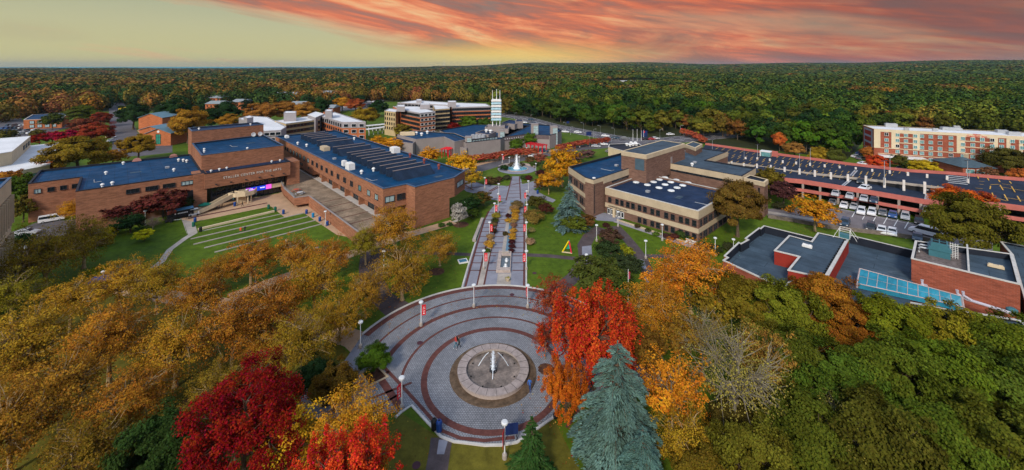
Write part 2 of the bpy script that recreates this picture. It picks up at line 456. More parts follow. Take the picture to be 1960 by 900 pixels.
def kerb(mb, pts, w=0.3, z=0.12, z0=0.0):
    pts = [Vector(p[:2]) for p in pts]; l, r = [], []
    for i, p in enumerate(pts):
        d = (pts[min(i+1, len(pts)-1)]-pts[max(i-1, 0)]).normalized(); n = Vector((-d.y, d.x))
        l.append(p+n*w/2); r.append(p-n*w/2)
    for i in range(len(pts)-1):
        a, b, c, d = l[i], l[i+1], r[i+1], r[i]
        mb.face([(*d, z), (*c, z), (*b, z), (*a, z)])
        mb.face([(*a, z), (*b, z), (*b, z0), (*a, z0)]); mb.face([(*d, z0), (*c, z0), (*c, z), (*d, z)])
    for i, k in ((0, 1), (len(pts)-1, -1)):
        mb.face([(*l[i], z0), (*r[i], z0), (*r[i], z), (*l[i], z)][::k])
def arc(c, r, a0, a1, n=48): return [(c[0]+r*math.cos(a0+(a1-a0)*k/n), c[1]+r*math.sin(a0+(a1-a0)*k/n)) for k in range(n+1)]
def text_part(txt, size, m, parent, pos, ang, tilt=R(90), ext=0.04, name='lettering', align='CENTER', space=1.0, xs=1.0):
    cu = bpy.data.curves.new(name, 'FONT'); cu.body = txt; cu.size = size; cu.extrude = ext; cu.align_x = align; cu.space_character = space
    o = bpy.data.objects.new(name, cu); COL.objects.link(o)
    dg = bpy.context.evaluated_depsgraph_get(); me = bpy.data.meshes.new_from_object(o.evaluated_get(dg))
    bpy.data.objects.remove(o); me.materials.clear(); me.materials.append(m)
    q = bpy.data.objects.new(name, me); COL.objects.link(q); q.parent = parent
    q.location = pos; q.rotation_euler = (tilt, 0, ang); q.scale = (xs, 1, 1)
    return q
# ================================================================== ground
def px_poly(pts, z=0.0): return [P2(x, y, z) for x, y in pts]
gb = MB(); S = 30000
gb.face([(-S, -300, 0), (S, -300, 0), (S, S, 0), (-S, S, 0)])
g0 = gb.build('ground', wood_floor); g0['kind'] = 'structure'
# lawn of the campus core
sheet('lawn', px_poly([(1500, 950), (1960, 900), (2400, 560), (2300, 330), (1960, 262), (1660, 262), (1622, 305), (1364, 276), (1180, 262), (1070, 240), (960, 222), (940, 195), (740, 195), (460, 212), (260, 214), (60, 214), (-300, 240), (-600, 600), (-300, 900), (400, 960)]), grass, 0.004)
sheet('leafy_lawn', px_poly([(770, 792), (845, 840), (930, 856), (990, 850), (1060, 802), (1110, 900), (1100, 1000), (600, 1000), (700, 850)]), material('leafy_grass', (0.105, 0.092, 0.012), kind='grass', col2=(0.06, 0.072, 0.01)), 0.009)
sheet('leafy_lawn', px_poly([(0, 620), (200, 560), (420, 590), (640, 655), (700, 700), (600, 780), (640, 1000), (0, 1000), (-300, 800)]), material('leafy_grass', (0, 0, 0)), 0.010)
# clearing beyond: sea strip at far left
sheet('water', [(-9500, 4900), (-1150, 4900), (-2400, 26000), (-29000, 26000)], material('sound_water', (0.015, 0.30, 0.36), rough=0.7, spec=0.2), 3.0)

# ---- roads
def band_px(name, pts, w, m, z, kind='structure'): return strip(name, [P2(x, y) for x, y in pts], w, m, z)
road_pts = [(880, 212), (940, 217), (1000, 226), (1050, 240), (1110, 252), (1180, 265), (1225, 270), (1290, 268), (1350, 262), (1400, 258)]
band_px('road', road_pts, 16, asphalt, 0.012)
band_px('road', [(850, 345), (905, 325), (960, 309), (1015, 300), (1075, 288), (1130, 281), (1180, 274)], 9.5, asphalt, 0.016)
sheet('road', px_poly([(1130, 286), (1190, 282), (1240, 288), (1236, 268), (1180, 262), (1150, 268)]), asphalt, 0.020)
band_px('pavement', [(800, 352), (862, 330), (905, 317), (955, 305), (1015, 296), (1060, 288), (1100, 283)], 3.4, tan_pave, 0.024)
band_px('road', [(246, 300), (242, 265), (232, 235), (226, 210), (222, 198), (205, 195)], [11, 11, 12, 12, 12, 12], asphalt, 0.012)
sheet('car_park', px_poly([(-80, 232), (-80, 262), (62, 262), (150, 240), (100, 228), (46, 234), (40, 226), (-40, 222)]), asphalt, 0.016)
sheet('car_park', px_poly([(640, 214), (735, 205), (735, 190), (640, 190)]), asphalt, 0.016)
sheet('car_park', px_poly([(262, 300), (330, 292), (330, 262), (285, 250), (240, 262)]), asphalt, 0.014)
sheet('pavement', px_poly([(280, 268), (300, 258), (282, 244), (262, 250)]), tan_pave, 0.018)
# service yard left of the arts centre
sheet('service_yard', px_poly([(36, 440), (70, 426), (175, 418), (240, 420), (150, 470), (95, 500), (10, 560), (-40, 560), (-60, 470)]), asphalt, 0.016)
# road by the parking garage
sheet('road', px_poly([(1466, 400), (1540, 398), (1600, 398), (1765, 430), (1900, 456), (1900, 480), (1765, 458), (1585, 438), (1470, 416)]), material('grey_road', (0.17, 0.15, 0.155), var=0.12, vscale=0.3), 0.016)
band_px('pavement', [(1466, 406), (1500, 411), (1560, 421)], 2.0, concrete, 0.030)
mk = MB()
for i in range(9):
    x = 1638 + i*20.2
    strip('', [P2(x, 398+i*4.3+5), P2(x-7.5, 398+i*4.3+18)], 0.16, None, 0.026, mb=mk)
strip('', [P2(1590, 397), P2(1800, 441)], 0.14, None, 0.027, mb=mk)
for c in ((1734, 457), (1755, 460), (1786, 466)): strip('', [P2(c[0], c[1]), P2(c[0]+1, c[1]-8)], 0.14, None, 0.026, mb=mk)
o = mk.build('road_markings', white); o['kind'] = 'structure'
mk = MB()
for w in (0,):
    for k in range(len(road_pts)-1):
        a, b = Vector(P2(*road_pts[k])), Vector(P2(*road_pts[k+1]))
        n = max(1, int((b-a).length/6)); nrm = Vector((-(b-a).y, (b-a).x)).normalized()
        for j in range(n):
            p = a+(b-a)*(j/n); q = a+(b-a)*((j+0.45)/n)
            for off in (-3.6, 3.6): strip('', [p+nrm*off, q+nrm*off], 0.22, None, 0.024, mb=mk)
        for off in (-0.25, 0.25, 7.4, -7.4): strip('', [a+nrm*off, b+nrm*off], 0.18, None, 0.0245, mb=mk)
o = mk.build('road_markings', white); o['kind'] = 'structure'
kb = MB()
kerb(kb, [P2(1470, 417), P2(1520, 425), P2(1585, 437), P2(1640, 444), P2(1700, 451), P2(1765, 460), P2(1800, 466)], 0.5, 0.9)
ob = kb.build('retaining_wall', material('rough_concrete', (0.17, 0.14, 0.12), var=0.3, vscale=1.5))
tag(ob, 'low weathered concrete retaining wall along the garage road', 'wall')

# ================================================================== plaza
PC = (-2.46, 53.5)
def pang(px, py):
    x, y = P2(px, py); a = math.atan2(y-PC[1], x-PC[0]); return a if a > -1.2 else a+2*math.pi
def _pang(px, py):
    x, y = P2(px, py); return math.atan2(y-PC[1], x-PC[0])
a_left = pang(694, 641); a_right = R(-8)
outer = arc(PC, 21.1, a_right, a_left, 90)
low = [(638, 660), (628, 690), (600, 700), (560, 800), (640, 860), (700, 800), (764, 789), (768, 789.3), (788, 776.5), (815, 805), (844, 836), (869, 846), (900, 849), (927, 852.5), (960, 852), (989, 847), (1033, 817), (1060, 798), (1078, 760)]
sheet('plaza', outer + [P2(x, y) for x, y in low[4:]] , paver, 0.028)
sheet('paved_terrace', px_poly([(694, 641), (660, 690), (590, 735), (560, 790), (640, 812), (712, 790), (764, 789.3), (790, 776)]), paver_smooth, 0.022)
def ring(r, w, a0, a1, z=0.036, n=90, m=maroon, name='brick_ring'):
    b = MB(); A = arc(PC, r+w/2, a0, a1, n); B = arc(PC, r-w/2, a0, a1, n)
    for i in range(n): b.face([(*B[i], z), (*A[i], z), (*A[i+1], z), (*B[i+1], z)][::1])
    o = b.build(name, m); o['kind'] = 'structure'
ring(20.55, 0.95, a_right, a_left)
ring(17.75, 0.32, R(-14), pang(700, 655))
ring(14.8, 0.75, R(-24), pang(742, 716))
ring(11.75, 0.36, R(-44), pang(772, 728))
ring(8.85, 0.78, 0, 2*math.pi)
b = MB(); kerb(b, arc(PC, 21.25, a_right, a_left, 90), 0.32, 0.12)
kerb(b, [P2(x, y) for x, y in [(757, 800), (768, 789.8), (788, 777), (815, 806), (844, 837), (869, 846.5), (900, 850), (927, 853.5), (960, 853), (989, 848), (1033, 818), (1060, 799)]], 0.28, 0.12)
o = b.build('kerb', coping_white); o['kind'] = 'structure'
b = MB()
for pts, w in (([(732, 700), (765, 735), (800, 773), (846, 825), (880, 839), (927, 844), (985, 838)], 0.42), ([(722, 716), (768, 784)], 0.9), ([(693, 770), (788, 733)], 0.35), ([(650, 748), (745, 712)], 0.4), ([(700, 792), (770, 752)], 0.3)):
    strip('', [P2(x, y) for x, y in pts], w, None, 0.041, mb=b)
o = b.build('brick_band', maroon); o['kind'] = 'structure'
# planter square with its kerb
pp = px_poly([(690, 716), (722, 702), (742, 722), (706, 740)])
sheet('planting_bed', pp, mulch, 0.05)
b = MB(); kerb(b, pp+[pp[0]], 0.3, 0.14); o = b.build('kerb', beige); o['kind'] = 'structure'
# mulch discs in paving and lawn
def disc(px, py, r, m=mulch, z=0.046, name='mulch_bed'):
    x, y = P2(px, py); n = 20
    return sheet(name, [(x+(r*(1+0.08*math.sin(3*k)))*math.cos(2*math.pi*k/n), y+r*math.sin(2*math.pi*k/n)) for k in range(n)], m, z)
disc(1045, 707, 1.05)
for x, y, r in ((770, 550, 2.0), (836, 520, 1.5), (195, 860, 2.2), (360, 785, 2.2), (882, 430, 2.0), (935, 352, 1.4), (952, 351, 1.3)): disc(x, y, r, z=0.012)
# ---- fountain in the plaza
fx = empty('fountain', (PC[0], PC[1], 0), 'round stone fountain with an upright water jet in the middle of the circular plaza', 'fountain')
b = MB()
b.lathe((0, 0, 0), [(5.65, 0.045), (5.6, 0.10), (4.5, 0.10)], 56)
b.build('gravel_apron', material('wet_gravel', (0.115, 0.078, 0.050), var=0.35, vscale=1.5), fx)
b = MB(); b.lathe((0, 0, 0), [(4.52, 0.05), (4.52, 0.52)], 56); b.build('basin_wall', stone, fx)
b = MB(); b.lathe((0, 0, 0), [(3.55, 0.52), (3.55, 0.30)], 56); b.build('inner_wall', concrete, fx)
b = MB(); b.lathe((0, 0, 0), [(4.64, 0.50), (4.64, 0.66), (3.50, 0.66), (3.50, 0.50)], 56)
for k in range(22):
    a = 2*math.pi*k/22; b.box((4.08*math.cos(a), 4.08*math.sin(a), 0.662), (1.16, 0.035, 0.012), a, m=1)
b.build('rim', [material('rim_stone', (0.32, 0.27, 0.25), var=0.18, vscale=1.3), rubber], fx)
b = MB(); b.lathe((0, 0, 0), [(3.56, 0.34), (1.6, 0.24), (0.0, 0.20)], 56)
b.build('basin_floor', material('basin_floor', (0.17, 0.135, 0.11), rough=0.35, var=0.55, vscale=0.5), fx)
b = MB(); b.lathe((0, 0, 0), [(0.5, 0.21), (0.46, 0.52), (0.34, 0.52), (0.34, 0.3)], 20); b.build('nozzle_ring', frame_dark, fx)
water_m = material('foaming_water', (0.70, 0.78, 0.86), rough=0.9, spec=0.1, var=0.12, vscale=3)
r_ = random.Random(3)
def jet(b, c, h, r0, seg=10, rings=16, m=0, rr=r_):
    prof = []
    for k in range(rings+1):
        t = k/rings; prof.append((max(0.015, r0*(1-t)**0.8*(1+0.07*math.sin(k*2.1))+0.05*rr.random()), h*t))
    for (ra, za), (rb, zb) in zip(prof, prof[1:]):
        for k in range(seg):
            A = 2*math.pi*k/seg; B = 2*math.pi*(k+1)/seg
            b.face([(c[0]+ra*math.cos(A), c[1]+ra*math.sin(A), c[2]+za), (c[0]+ra*math.cos(B), c[1]+ra*math.sin(B), c[2]+za), (c[0]+rb*math.cos(B), c[1]+rb*math.sin(B), c[2]+zb), (c[0]+rb*math.cos(A), c[1]+rb*math.sin(A), c[2]+zb)], m)
    for _ in range(int(330*r0/0.4)):
        t = rr.random(); a = rr.random()*6.28; rad = r0*(1.5-t*0.9)*rr.uniform(0.5, 1.5); s = 0.028*rr.uniform(0.6, 1.6)
        p = Vector((c[0]+rad*math.cos(a), c[1]+rad*math.sin(a), c[2]+h*t)); b.box(p, (s, s, s*2), a, m)
b = MB(); jet(b, (0, 0, 0.25), 2.6, 0.24); b.build('water_jet', water_m, fx)
for k, a in enumerate((R(160), R(20), R(-90))):
    b = MB(); h = 2.3 if k < 2 else 0.7
    e = (2.1 if k < 2 else 1.6)
    pts = [(e*math.cos(a)*(1-t), e*math.sin(a)*(1-t), 0.35+h*math.sin(math.pi*min(1, t*1.05)/2)*1.0) for t in (i/10 for i in range(11))]
    b.tube(pts[:8], [0.05-0.002*i for i in range(8)], seg=5); b.build('water_arc', water_m, fx)
for k in range(8):
    a = R(22+45*k); b = MB(); b.box((3.0*math.cos(a), 3.0*math.sin(a), 0.34), (0.16, 0.16, 0.10), a); b.build('basin_spout', rubber, fx)
def manhole(px, py):
    x, y = P2(px, py); b = MB(); b.lathe((0, 0, 0), [(0.42, 0.0), (0.42, 0.012), (0.0, 0.014)], 18)
    o = b.build('manhole_cover', material('manhole_iron', (0.07, 0.03, 0.04), rough=0.6)); o.location = (x, y, 0.045 if 560 < py < 850 and px > 780 else 0.02)
    return o
for i, (x, y, t) in enumerate(((803.5, 657, 'round dark manhole cover in the pavers left of the walking pair'), (980, 564.5, 'round manhole cover in the pavers near the foot of the walkway'), (1023, 523, 'round manhole cover in the lawn right of the long walkway'), (797, 891, 'round manhole cover in the leafy lawn at the bottom edge'))):
    tag(manhole(x, y), t, 'manhole cover')

# ================================================================== long walkway
LW = [(885.8, 551), (897, 510), (911, 465), (925.8, 419.6), (945, 394), (969.8, 382.4), (979.9, 337.7)]
RW = [(996.5, 337.7), (1004.4, 382), (1004.8, 418.6), (1006, 465), (1006, 510), (1006, 551)]
sheet('walkway', px_poly(LW+RW), paver_smooth, 0.026)
wb = MB()
def s_(pts, w=0.35, z=0.033): strip('', [P2(x, y) for x, y in pts], w, None, z, mb=wb)
s_([(890, 551), (901, 510), (914, 465), (928, 419.6), (936, 404)], 0.42)
s_([(912.8, 548.5), (924.4, 494), (936, 450), (947, 415), (951, 400)], 0.35)
s_([(926, 548), (938.5, 485), (952.5, 423), (956, 404)], 0.35)
s_([(1003, 549), (1003.5, 500), (1003.3, 450), (1003, 400)], 0.38)
s_([(968.6, 384), (980, 338)], 0.35); s_([(996.5, 382), (994, 338)], 0.35)
rows = [536.5+0*i for i in range(0)]
yk = [518, 503.5, 490, 484, 475, 464, 453, 443.5, 435.5, 428, 420.5, 413.5, 407, 400.5, 394.5, 388.5]
for y in yk:
    zf = (y-127)
    t = (548.5-y)/(548.5-419)
    xl = 890+t*38; x2 = 912.8+t*34.5; x3 = 926+t*26.5; xm = 958+t*8 if y > 470 else 962+t*8
    s_([(xl, y), (x2, y)], 0.30); s_([(x3, y), (949.5 if 484 < y < 523 else 955+t*12, y)], 0.30); s_([(981 if y > 480 else 985, y), (1003, y)], 0.30)
for y in (378, 371, 364.5, 358, 351, 345): s_([(972+(378-y)*0.2, y), (996, y)], 0.30)
o = wb.build('brick_band', maroon); o['kind'] = 'structure'
strip('stone_path', [P2(x, y) for x, y in [(919, 548), (931, 494), (943, 450)]], 1.0, concrete, 0.038)
b = MB(); kerb(b, [P2(x, y) for x, y in [(884.5, 551), (896, 510), (910, 465)]], 0.3, 0.14)
kerb(b, [P2(x, y) for x, y in [(1007.5, 549), (1007.3, 500), (1007, 420)]], 0.25, 0.10)
o = b.build('kerb', coping_white); o['kind'] = 'structure'
b = MB(); kerb(b, [P2(907, 462), P2(923.5, 420)], 0.7, 0.45); kerb(b, [P2(905, 461.5), P2(911, 461.5)], 0.8, 0.5)
tag(b.build('low_wall', concrete), 'long pale concrete seat wall edging the left side of the walkway', 'wall')
# cross streets in front of the far fountain
sheet('pavement', px_poly([(888, 342), (905, 347), (930, 354), (968, 356), (1003, 352), (1035, 343), (1062, 338), (1068, 350), (1035, 357), (1020, 362), (1042, 374), (1064, 383), (1058, 388), (1034, 380), (1006, 386), (968, 386), (940, 382), (915, 372), (893, 367), (872, 350)]), paver_smooth, 0.022)
wb = MB()
for pts in ([(893, 361), (925, 357)], [(935, 367), (952, 357)], [(939, 367), (956, 358)], [(968, 357), (1025, 344)], [(945, 381), (970, 381)], [(902, 346), (928, 354)], [(888, 353), (906, 364)]): strip('', [P2(x, y) for x, y in pts], 0.5, None, 0.034, mb=wb)
o = wb.build('brick_band', maroon); o['kind'] = 'structure'
# far fountain
FX = P2(989, 324)
ff = empty('fountain', (*FX, 0), 'far fountain with a tall white plume in a blue basin beyond the walkway', 'fountain')
b = MB(); b.lathe((0, 0, 0), [(7.4, 0.03), (7.4, 0.09), (4.4, 0.09)], 48); b.build('apron', paver_smooth, ff)
b = MB(); b.lathe((0, 0, 0), [(7.4, 0.0), (7.4, 0.8), (6.9, 0.8), (6.9, 0.0)], 30, a0=R(10), a1=R(170)); b.build('seat_wall', stone, ff)
b = MB(); b.lathe((0, 0, 0), [(4.5, 0.05), (4.5, 0.35), (4.1, 0.35), (4.1, 0.1)], 48); b.build('rim', stone, ff)
b = MB(); b.lathe((0, 0, 0), [(4.1, 0.22), (0, 0.22)], 48); b.build('water', material('pool_water', (0.06, 0.30, 0.40), rough=0.15, spec=0.6), ff)
b = MB(); jet(b, (0, 0, 0.2), 5.6, 0.75, rings=22); jet(b, (0, 0, 0.2), 2.2, 1.3, rings=10); b.build('water_jet', material('white_water', (0.85, 0.88, 0.9), var=0.05), ff)
# channel pool in the walkway
p0 = P(966, 505); ch = empty('reflecting_pool', (p0.x, p0.y, 0), 'rectangular stone pool with two small white spouts at the lower end of the walkway', 'pool')
def C(pts): return W0(ch, px_poly(pts))
b = MB()
o_ = ccw(C([(949.5, 522.7), (977, 522.7), (979, 486), (955, 484.5)])); i_ = ccw(C([(957.5, 517), (976, 517), (977.5, 492), (960, 492)]))
for k in range(4):
    j = (k+1) % 4
    b.face([(*o_[k], 0.55), (*o_[j], 0.55), (*i_[j], 0.55), (*i_[k], 0.55)]); b.face([(*o_[k], 0.02), (*o_[j], 0.02), (*o_[j], 0.55), (*o_[k], 0.55)]); b.face([(*i_[j], 0.1), (*i_[k], 0.1), (*i_[k], 0.55), (*i_[j], 0.55)])
b.build('pool_wall', stone, ch)
b = MB(); b.face([(*p, 0.22) for p in i_]); b.build('water', material('dark_pool_water', (0.07, 0.085, 0.09), rough=0.12, spec=0.6), ch)
for (x, y) in ((969.5, 503), (967.5, 514)):
    q = C([(x, y)])[0]; b = MB(); jet(b, (q[0], q[1], 0.22), 0.7, 0.22, rings=5); b.build('water_spout', material('white_water', (1, 1, 1)), ch)
b = MB(); q = C([(968, 489)])[0]; b.box((q[0], q[1], 0.72), (1.5, 0.5, 0.34)); b.build('weir', concrete, ch)
cn = MB()
strip('', [P2(x, y) for x, y in [(971, 484), (976, 440), (979, 400), (980, 384)]], 1.0, None, 0.042, mb=cn)
tag(cn.build('water_channel', material('channel_water', (0.08, 0.17, 0.24), rough=0.15)), 'narrow blue water channel running up the middle of the walkway', 'channel')
strip('channel_edge', [P2(x, y) for x, y in [(963.5, 484), (970, 440), (975, 402)]], 0.8, concrete, 0.045)
sheet('stone_pad', px_poly([(950, 548), (977, 548), (978.5, 524), (953, 524)]), concrete, 0.037)

# ================================================================== paths
band_px('path', [(700, 451), (712, 480), (708, 510), (712, 540), (730, 570), (765, 595)], [5, 4.5, 4.2, 4.2, 3.8, 4.6], path_mat, 0.014)
band_px('path', [(720, 478), (800, 484), (860, 485.5), (905, 488)], 1.4, path_mat, 0.018)
band_px('path', [(1005, 488), (1050, 490), (1100, 495), (1125, 502), (1140, 512)], 1.5, path_mat, 0.018)
band_px('path', [(1150, 436), (1128, 452), (1118, 470), (1122, 496), (1100, 530), (1060, 560), (1030, 580)], 3.0, path_mat, 0.015)
band_px('path', [(1178, 433), (1196, 452), (1214, 474), (1228, 494), (1240, 520), (1262, 550), (1300, 580)], 2.4, path_mat, 0.015)
band_px('path', [(1226, 490), (1280, 491), (1330, 492)], 1.6, path_mat, 0.018)
sheet('path_slab', px_poly([(1114, 472), (1132, 470), (1133, 487), (1114, 488)]), paver_smooth, 0.023)
sheet('path_slab', px_poly([(1222, 497), (1232, 497), (1238, 515), (1227, 515)]), paver_smooth, 0.023)
sheet('path_slab', px_poly([(1232, 531), (1244, 531), (1252, 545), (1238, 546)]), paver_smooth, 0.023)
band_px('path', [(846, 838), (842, 862), (835, 905)], [2.4, 2.2, 2.2], path_mat, 0.018)
sheet('path_slab', px_poly([(840, 842), (858, 842), (850, 870), (836, 870)]), paver_smooth, 0.023)
band_px('path', [(205, 545), (290, 562), (400, 580), (500, 592), (600, 620), (680, 650), (700, 668)], 3.6, tan_pave, 0.015)
band_px('path', [(440, 570), (520, 540), (600, 512), (700, 476), (780, 450), (868, 425)], 3.2, tan_pave, 0.018)
band_px('path', [(372, 446), (355, 456), (325, 478), (310, 500), (292, 514)], [1.6, 1.3, 1.2, 1.2, 1.2], concrete, 0.020)
band_px('path', [(868, 425), (885, 418), (905, 410)], 1.2, concrete, 0.02)
# ================================================================== amphitheatre lawn
def F6(x, y): return (350+x/6, 370+y/6)
sheet('paved_forecourt', px_poly([F6(-20, 300), F6(130, 330), F6(1010, 150), F6(1165, 275), F6(1390, 230), F6(1770, 480), F6(2200, 560), F6(1900, 380), F6(1440, 60), F6(1300, -80), F6(1100, 0), F6(600, 90), F6(240, 140), F6(60, 190)]), tan_pave, 0.020)
sheet('paved_forecourt', px_poly([F6(-20, 290), F6(130, 330), F6(170, 450), F6(60, 480), F6(0, 300)]), concrete, 0.017)
strip('brick_band', [P2(*F6(60, 290)), P2(*F6(970, 112))], 0.95, maroon, 0.026)
sheet('paved_forecourt', px_poly([F6(-160, 250), F6(-10, 250), F6(50, 480), F6(-15, 300)]), concrete, 0.013)
for i, (a, c, h, w) in enumerate((((175, 425), (1050, 215), 0.45, 0.5), ((200, 441), (1130, 241), 0.12, 0.28), ((90, 530), (1385, 232), 0.16, 0.32), ((120, 592), (1435, 272), 0.16, 0.32), ((245, 632), (1520, 315), 0.16, 0.32), ((365, 683), (1595, 357), 0.16, 0.32))):
    b = MB(); kerb(b, [P2(*F6(*a)), P2(*F6(*c))], w, h)
    o = b.build('stone_seat' if i == 0 else 'stone_kerb', cream if i == 0 else concrete)
    tag(o, ['long cream stone bench along the top of the stepped lawn', 'thin pale stone edge directly below the cream bench', 'uppermost pale stone terrace edge in the stepped lawn', 'second pale stone terrace edge down, where two people sit', 'third pale stone terrace edge down the stepped lawn', 'lowest pale stone terrace edge, partly under orange trees'][i], 'bench' if i == 0 else 'stone edge', 'stone edges of the stepped lawn')
# mounded bank left of the lawn
b = MB(); kerb(b, [P2(193, 466), P2(214, 447), P2(230, 438), P2(235, 437)], 0.4, 1.4)
tag(b.build('retaining_wall', taupe), 'grey concrete wing wall beside the maroon trees and grass bank', 'wall')
b = MB(); kerb(b, [P2(240, 524), P2(269, 519)], 0.4, 1.6)
tag(b.build('retaining_wall', taupe), 'short grey concrete wall end on the grass bank with a teal rail', 'wall')
b = MB()
for z in (1.75, 2.1, 2.45): b.tube([(*P2(196, 536), z-0.8), (*P2(262, 521), z)], 0.05, seg=5)
for k in range(5):
    a = Vector(P2(196, 536)).lerp(Vector(P2(262, 521)), k/4); b.tube([(a.x, a.y, 0.0), (a.x, a.y, 1.65+0.8*k/4)], 0.05, seg=5)
tag(b.build('handrail', teal_metal), 'teal metal handrail on the grass bank behind orange trees', 'railing')
# ================================================================== arts centre (left)
def bld(name, anchor, label, cat='building', group=None):
    return empty(name, (anchor[0], anchor[1], 0), label, cat, group)
def vent(parent, px, py, z, r=0.35, h=0.7, m=None):
    x, y = P2(px, py, z); lx, ly = x-parent.location.x, y-parent.location.y
    b = MB(); b.lathe((lx, ly, z), [(r*0.6, 0), (r*0.6, h*0.5), (r, h*0.55), (r*1.0, h*0.75), (r*0.5, h), (0, h)], 10)
    return b.build('roof_vent', m or white, parent)
ac = bld('arts_center', P2(440, 330, 10), 'sprawling brown brick arts centre with deep blue flat roofs behind the stepped lawn')
wl = px_poly([(54, 351.8), (76.2, 326), (364.4, 295.1), (389, 331.6), (144.9, 366.2), (154.4, 338.9)], 10)
mass(ac, wl, 0, 10, brick, roof_blue, dark, par=0.5, inner_m=dark)
def wall_pt(A, B, t): return (A[0]+(B[0]-A[0])*t, A[1]+(B[1]-A[1])*t)
a, n_, c_, d_ = wl[0], wl[5], wl[4], wl[3]
LA = (Vector(n_)-Vector(a)).length
wins(ac, a, n_, [(LA*0.17, 1.25), (LA*0.42, 1.25), (LA*0.66, 1.25), (LA*0.89, 1.25)], 7.2, 1.15, gfun=lambda i: glass_lit if i == 0 else glass)
LC = (Vector(d_)-Vector(c_)).length
wins(ac, c_, d_, [(LC*t, LC*0.105) for t in (0.41, 0.56, 0.70, 0.855)], 7.4, 1.15, cols=3, gfun=lambda i: glass_lit if i == 3 else glass)
q = wall_pt(c_, d_, 0.90); b = MB(); dd = (Vector(d_)-Vector(c_)).normalized(); nr = Vector((dd.y, -dd.x))
an = math.atan2(dd.y, dd.x)
b.box((q[0]-ac.location.x+nr.x*0.02, q[1]-ac.location.y+nr.y*0.02, 2.9), (2.2, 0.12, 5.8), an); b.build('doorway', frame_dark, ac)
# tower blocks
A1 = P2(391.6, 332.9, 10); B1 = P2(555.6, 308.9, 10)
dv = (Vector(B1)-Vector(A1)).normalized(); nv = Vector((-dv.y, dv.x))     # nv points to the back
t1 = px_poly([(385.6, 297.1), (542.7, 277.8), (504.4, 257.8), (367.8, 274.4)], 14.4)
mass(ac, t1, 9.4, 14.4, brick, roof_blue, coping_blue, par=0.45)
t2 = px_poly([(366.7, 251.1), (504.4, 238.2), (493.3, 233.8), (360, 244.9)], 18.3)
mass(ac, t2, 9.4, 18.3, brick, roof_navy, coping_blue, par=0.4)
# lobby block, overhanging
Av, Bv = Vector(A1), Vector(B1)
lob = [tuple(Av), tuple(Bv), tuple(Bv+nv*6.3), tuple(Av+nv*6.3)]
mass(ac, lob, 5.75, 10, brick, roof_navy, dark, par=0.35)
LL = (Bv-Av).length
def L_(u, v, z=0): # lobby frame: u along, v back; building-local
    p = Av+dv*u+nv*v; return Vector((p.x-ac.location.x, p.y-ac.location.y, z))
angL = math.atan2(dv.y, dv.x)
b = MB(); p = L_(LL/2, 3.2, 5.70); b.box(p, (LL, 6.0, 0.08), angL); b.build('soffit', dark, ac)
b = MB(); p = L_(0.4, 3.2, 0); 
b.prism([tuple(L_(-2.4, 0.6)[:2]), tuple(L_(0.6, 0.6)[:2]), tuple(L_(0.6, 6)[:2]), tuple(L_(-2.4, 6)[:2])], 0, 9.95, bottom=False); b.build('pier', brick, ac)
b = MB(); b.prism([tuple(L_(LL-0.6, 1.0)[:2]), tuple(L_(LL+3.0, 1.0)[:2]), tuple(L_(LL+3.0, 9)[:2]), tuple(L_(LL-0.6, 9)[:2])], 0, 9.6, bottom=False); b.build('pier', brick, ac)
# glazed front
g = MB(); g.box(L_(LL*0.53, 3.1, 2.9), (LL*0.9, 0.06, 5.7), angL); g.build('glazing', glass, ac)
f = MB()
for k in range(17): f.box(L_(LL*0.09+k*LL*0.88/16, 3.0, 2.9), (0.10 if k % 3 else 0.34, 0.16, 5.7), angL)
for z in (2.2, 3.4, 4.6): f.box(L_(LL*0.53, 3.0, z), (LL*0.88, 0.13, 0.10), angL)
f.build('mullions', frame_dark, ac)
for k, t in enumerate((0.33, 0.375, 0.42, 0.465, 0.51, 0.555, 0.60)):
    b = MB(); b.box(L_(LL*t, 2.9, 1.05), (0.62, 0.06, 2.1), angL); b.box(L_(LL*t, 2.86, 1.2), (0.36, 0.06, 1.1), angL, m=1); b.build('door', [frame_dark, glass_teal], ac)
for k, t in enumerate((0.45, 0.52, 0.61, 0.68, 0.77, 0.85)):
    b = MB(); b.box(L_(LL*t, 2.94, 4.3), (0.75, 0.05, 1.1), angL); b.box(L_(LL*t, 2.90, 4.3), (0.45, 0.05, 0.7), angL, m=1); b.build('poster', [material('poster_tan', (0.36, 0.27, 0.15)), frame_dark], ac)
# balcony band, sign screen
b = MB(); b.box(L_(LL*0.66, 1.9, 2.75), (LL*0.56, 0.22, 1.25), angL); b.build('balcony', cream, ac)
b = MB(); b.box(L_(LL*0.66, 2.5, 2.2), (LL*0.56, 1.2, 0.14), angL); b.build('balcony_floor', concrete, ac)
scr = material('screen_blue', (0.01, 0.045, 0.55), emit=0.9)
b = MB(); b.box(L_(LL*0.615, 1.72, 2.8), (LL*0.285, 0.12, 1.35), angL); sc_o = b.build('display_screen', [scr], ac)
def onscreen(mb, u, z, w, h, m): mb.box(L_(u, 1.645, z), (w, 0.02, h), angL, m=m)
b = MB(); onscreen(b, LL*0.495, 2.8, 1.2, 1.33, 0); onscreen(b, LL*0.54, 2.62, 1.8, 0.9, 0); b.build('screen_panel', [material('screen_violet', (0.30, 0.01, 0.55), emit=0.8)], sc_o)
b = MB(); onscreen(b, LL*0.742, 2.85, 1.5, 1.34, 0); b.build('screen_panel', [material('screen_pink', (0.75, 0.10, 0.60), emit=0.9)], sc_o)
wh = material('screen_white', (0.9, 0.9, 0.95), emit=0.8)
b = MB()
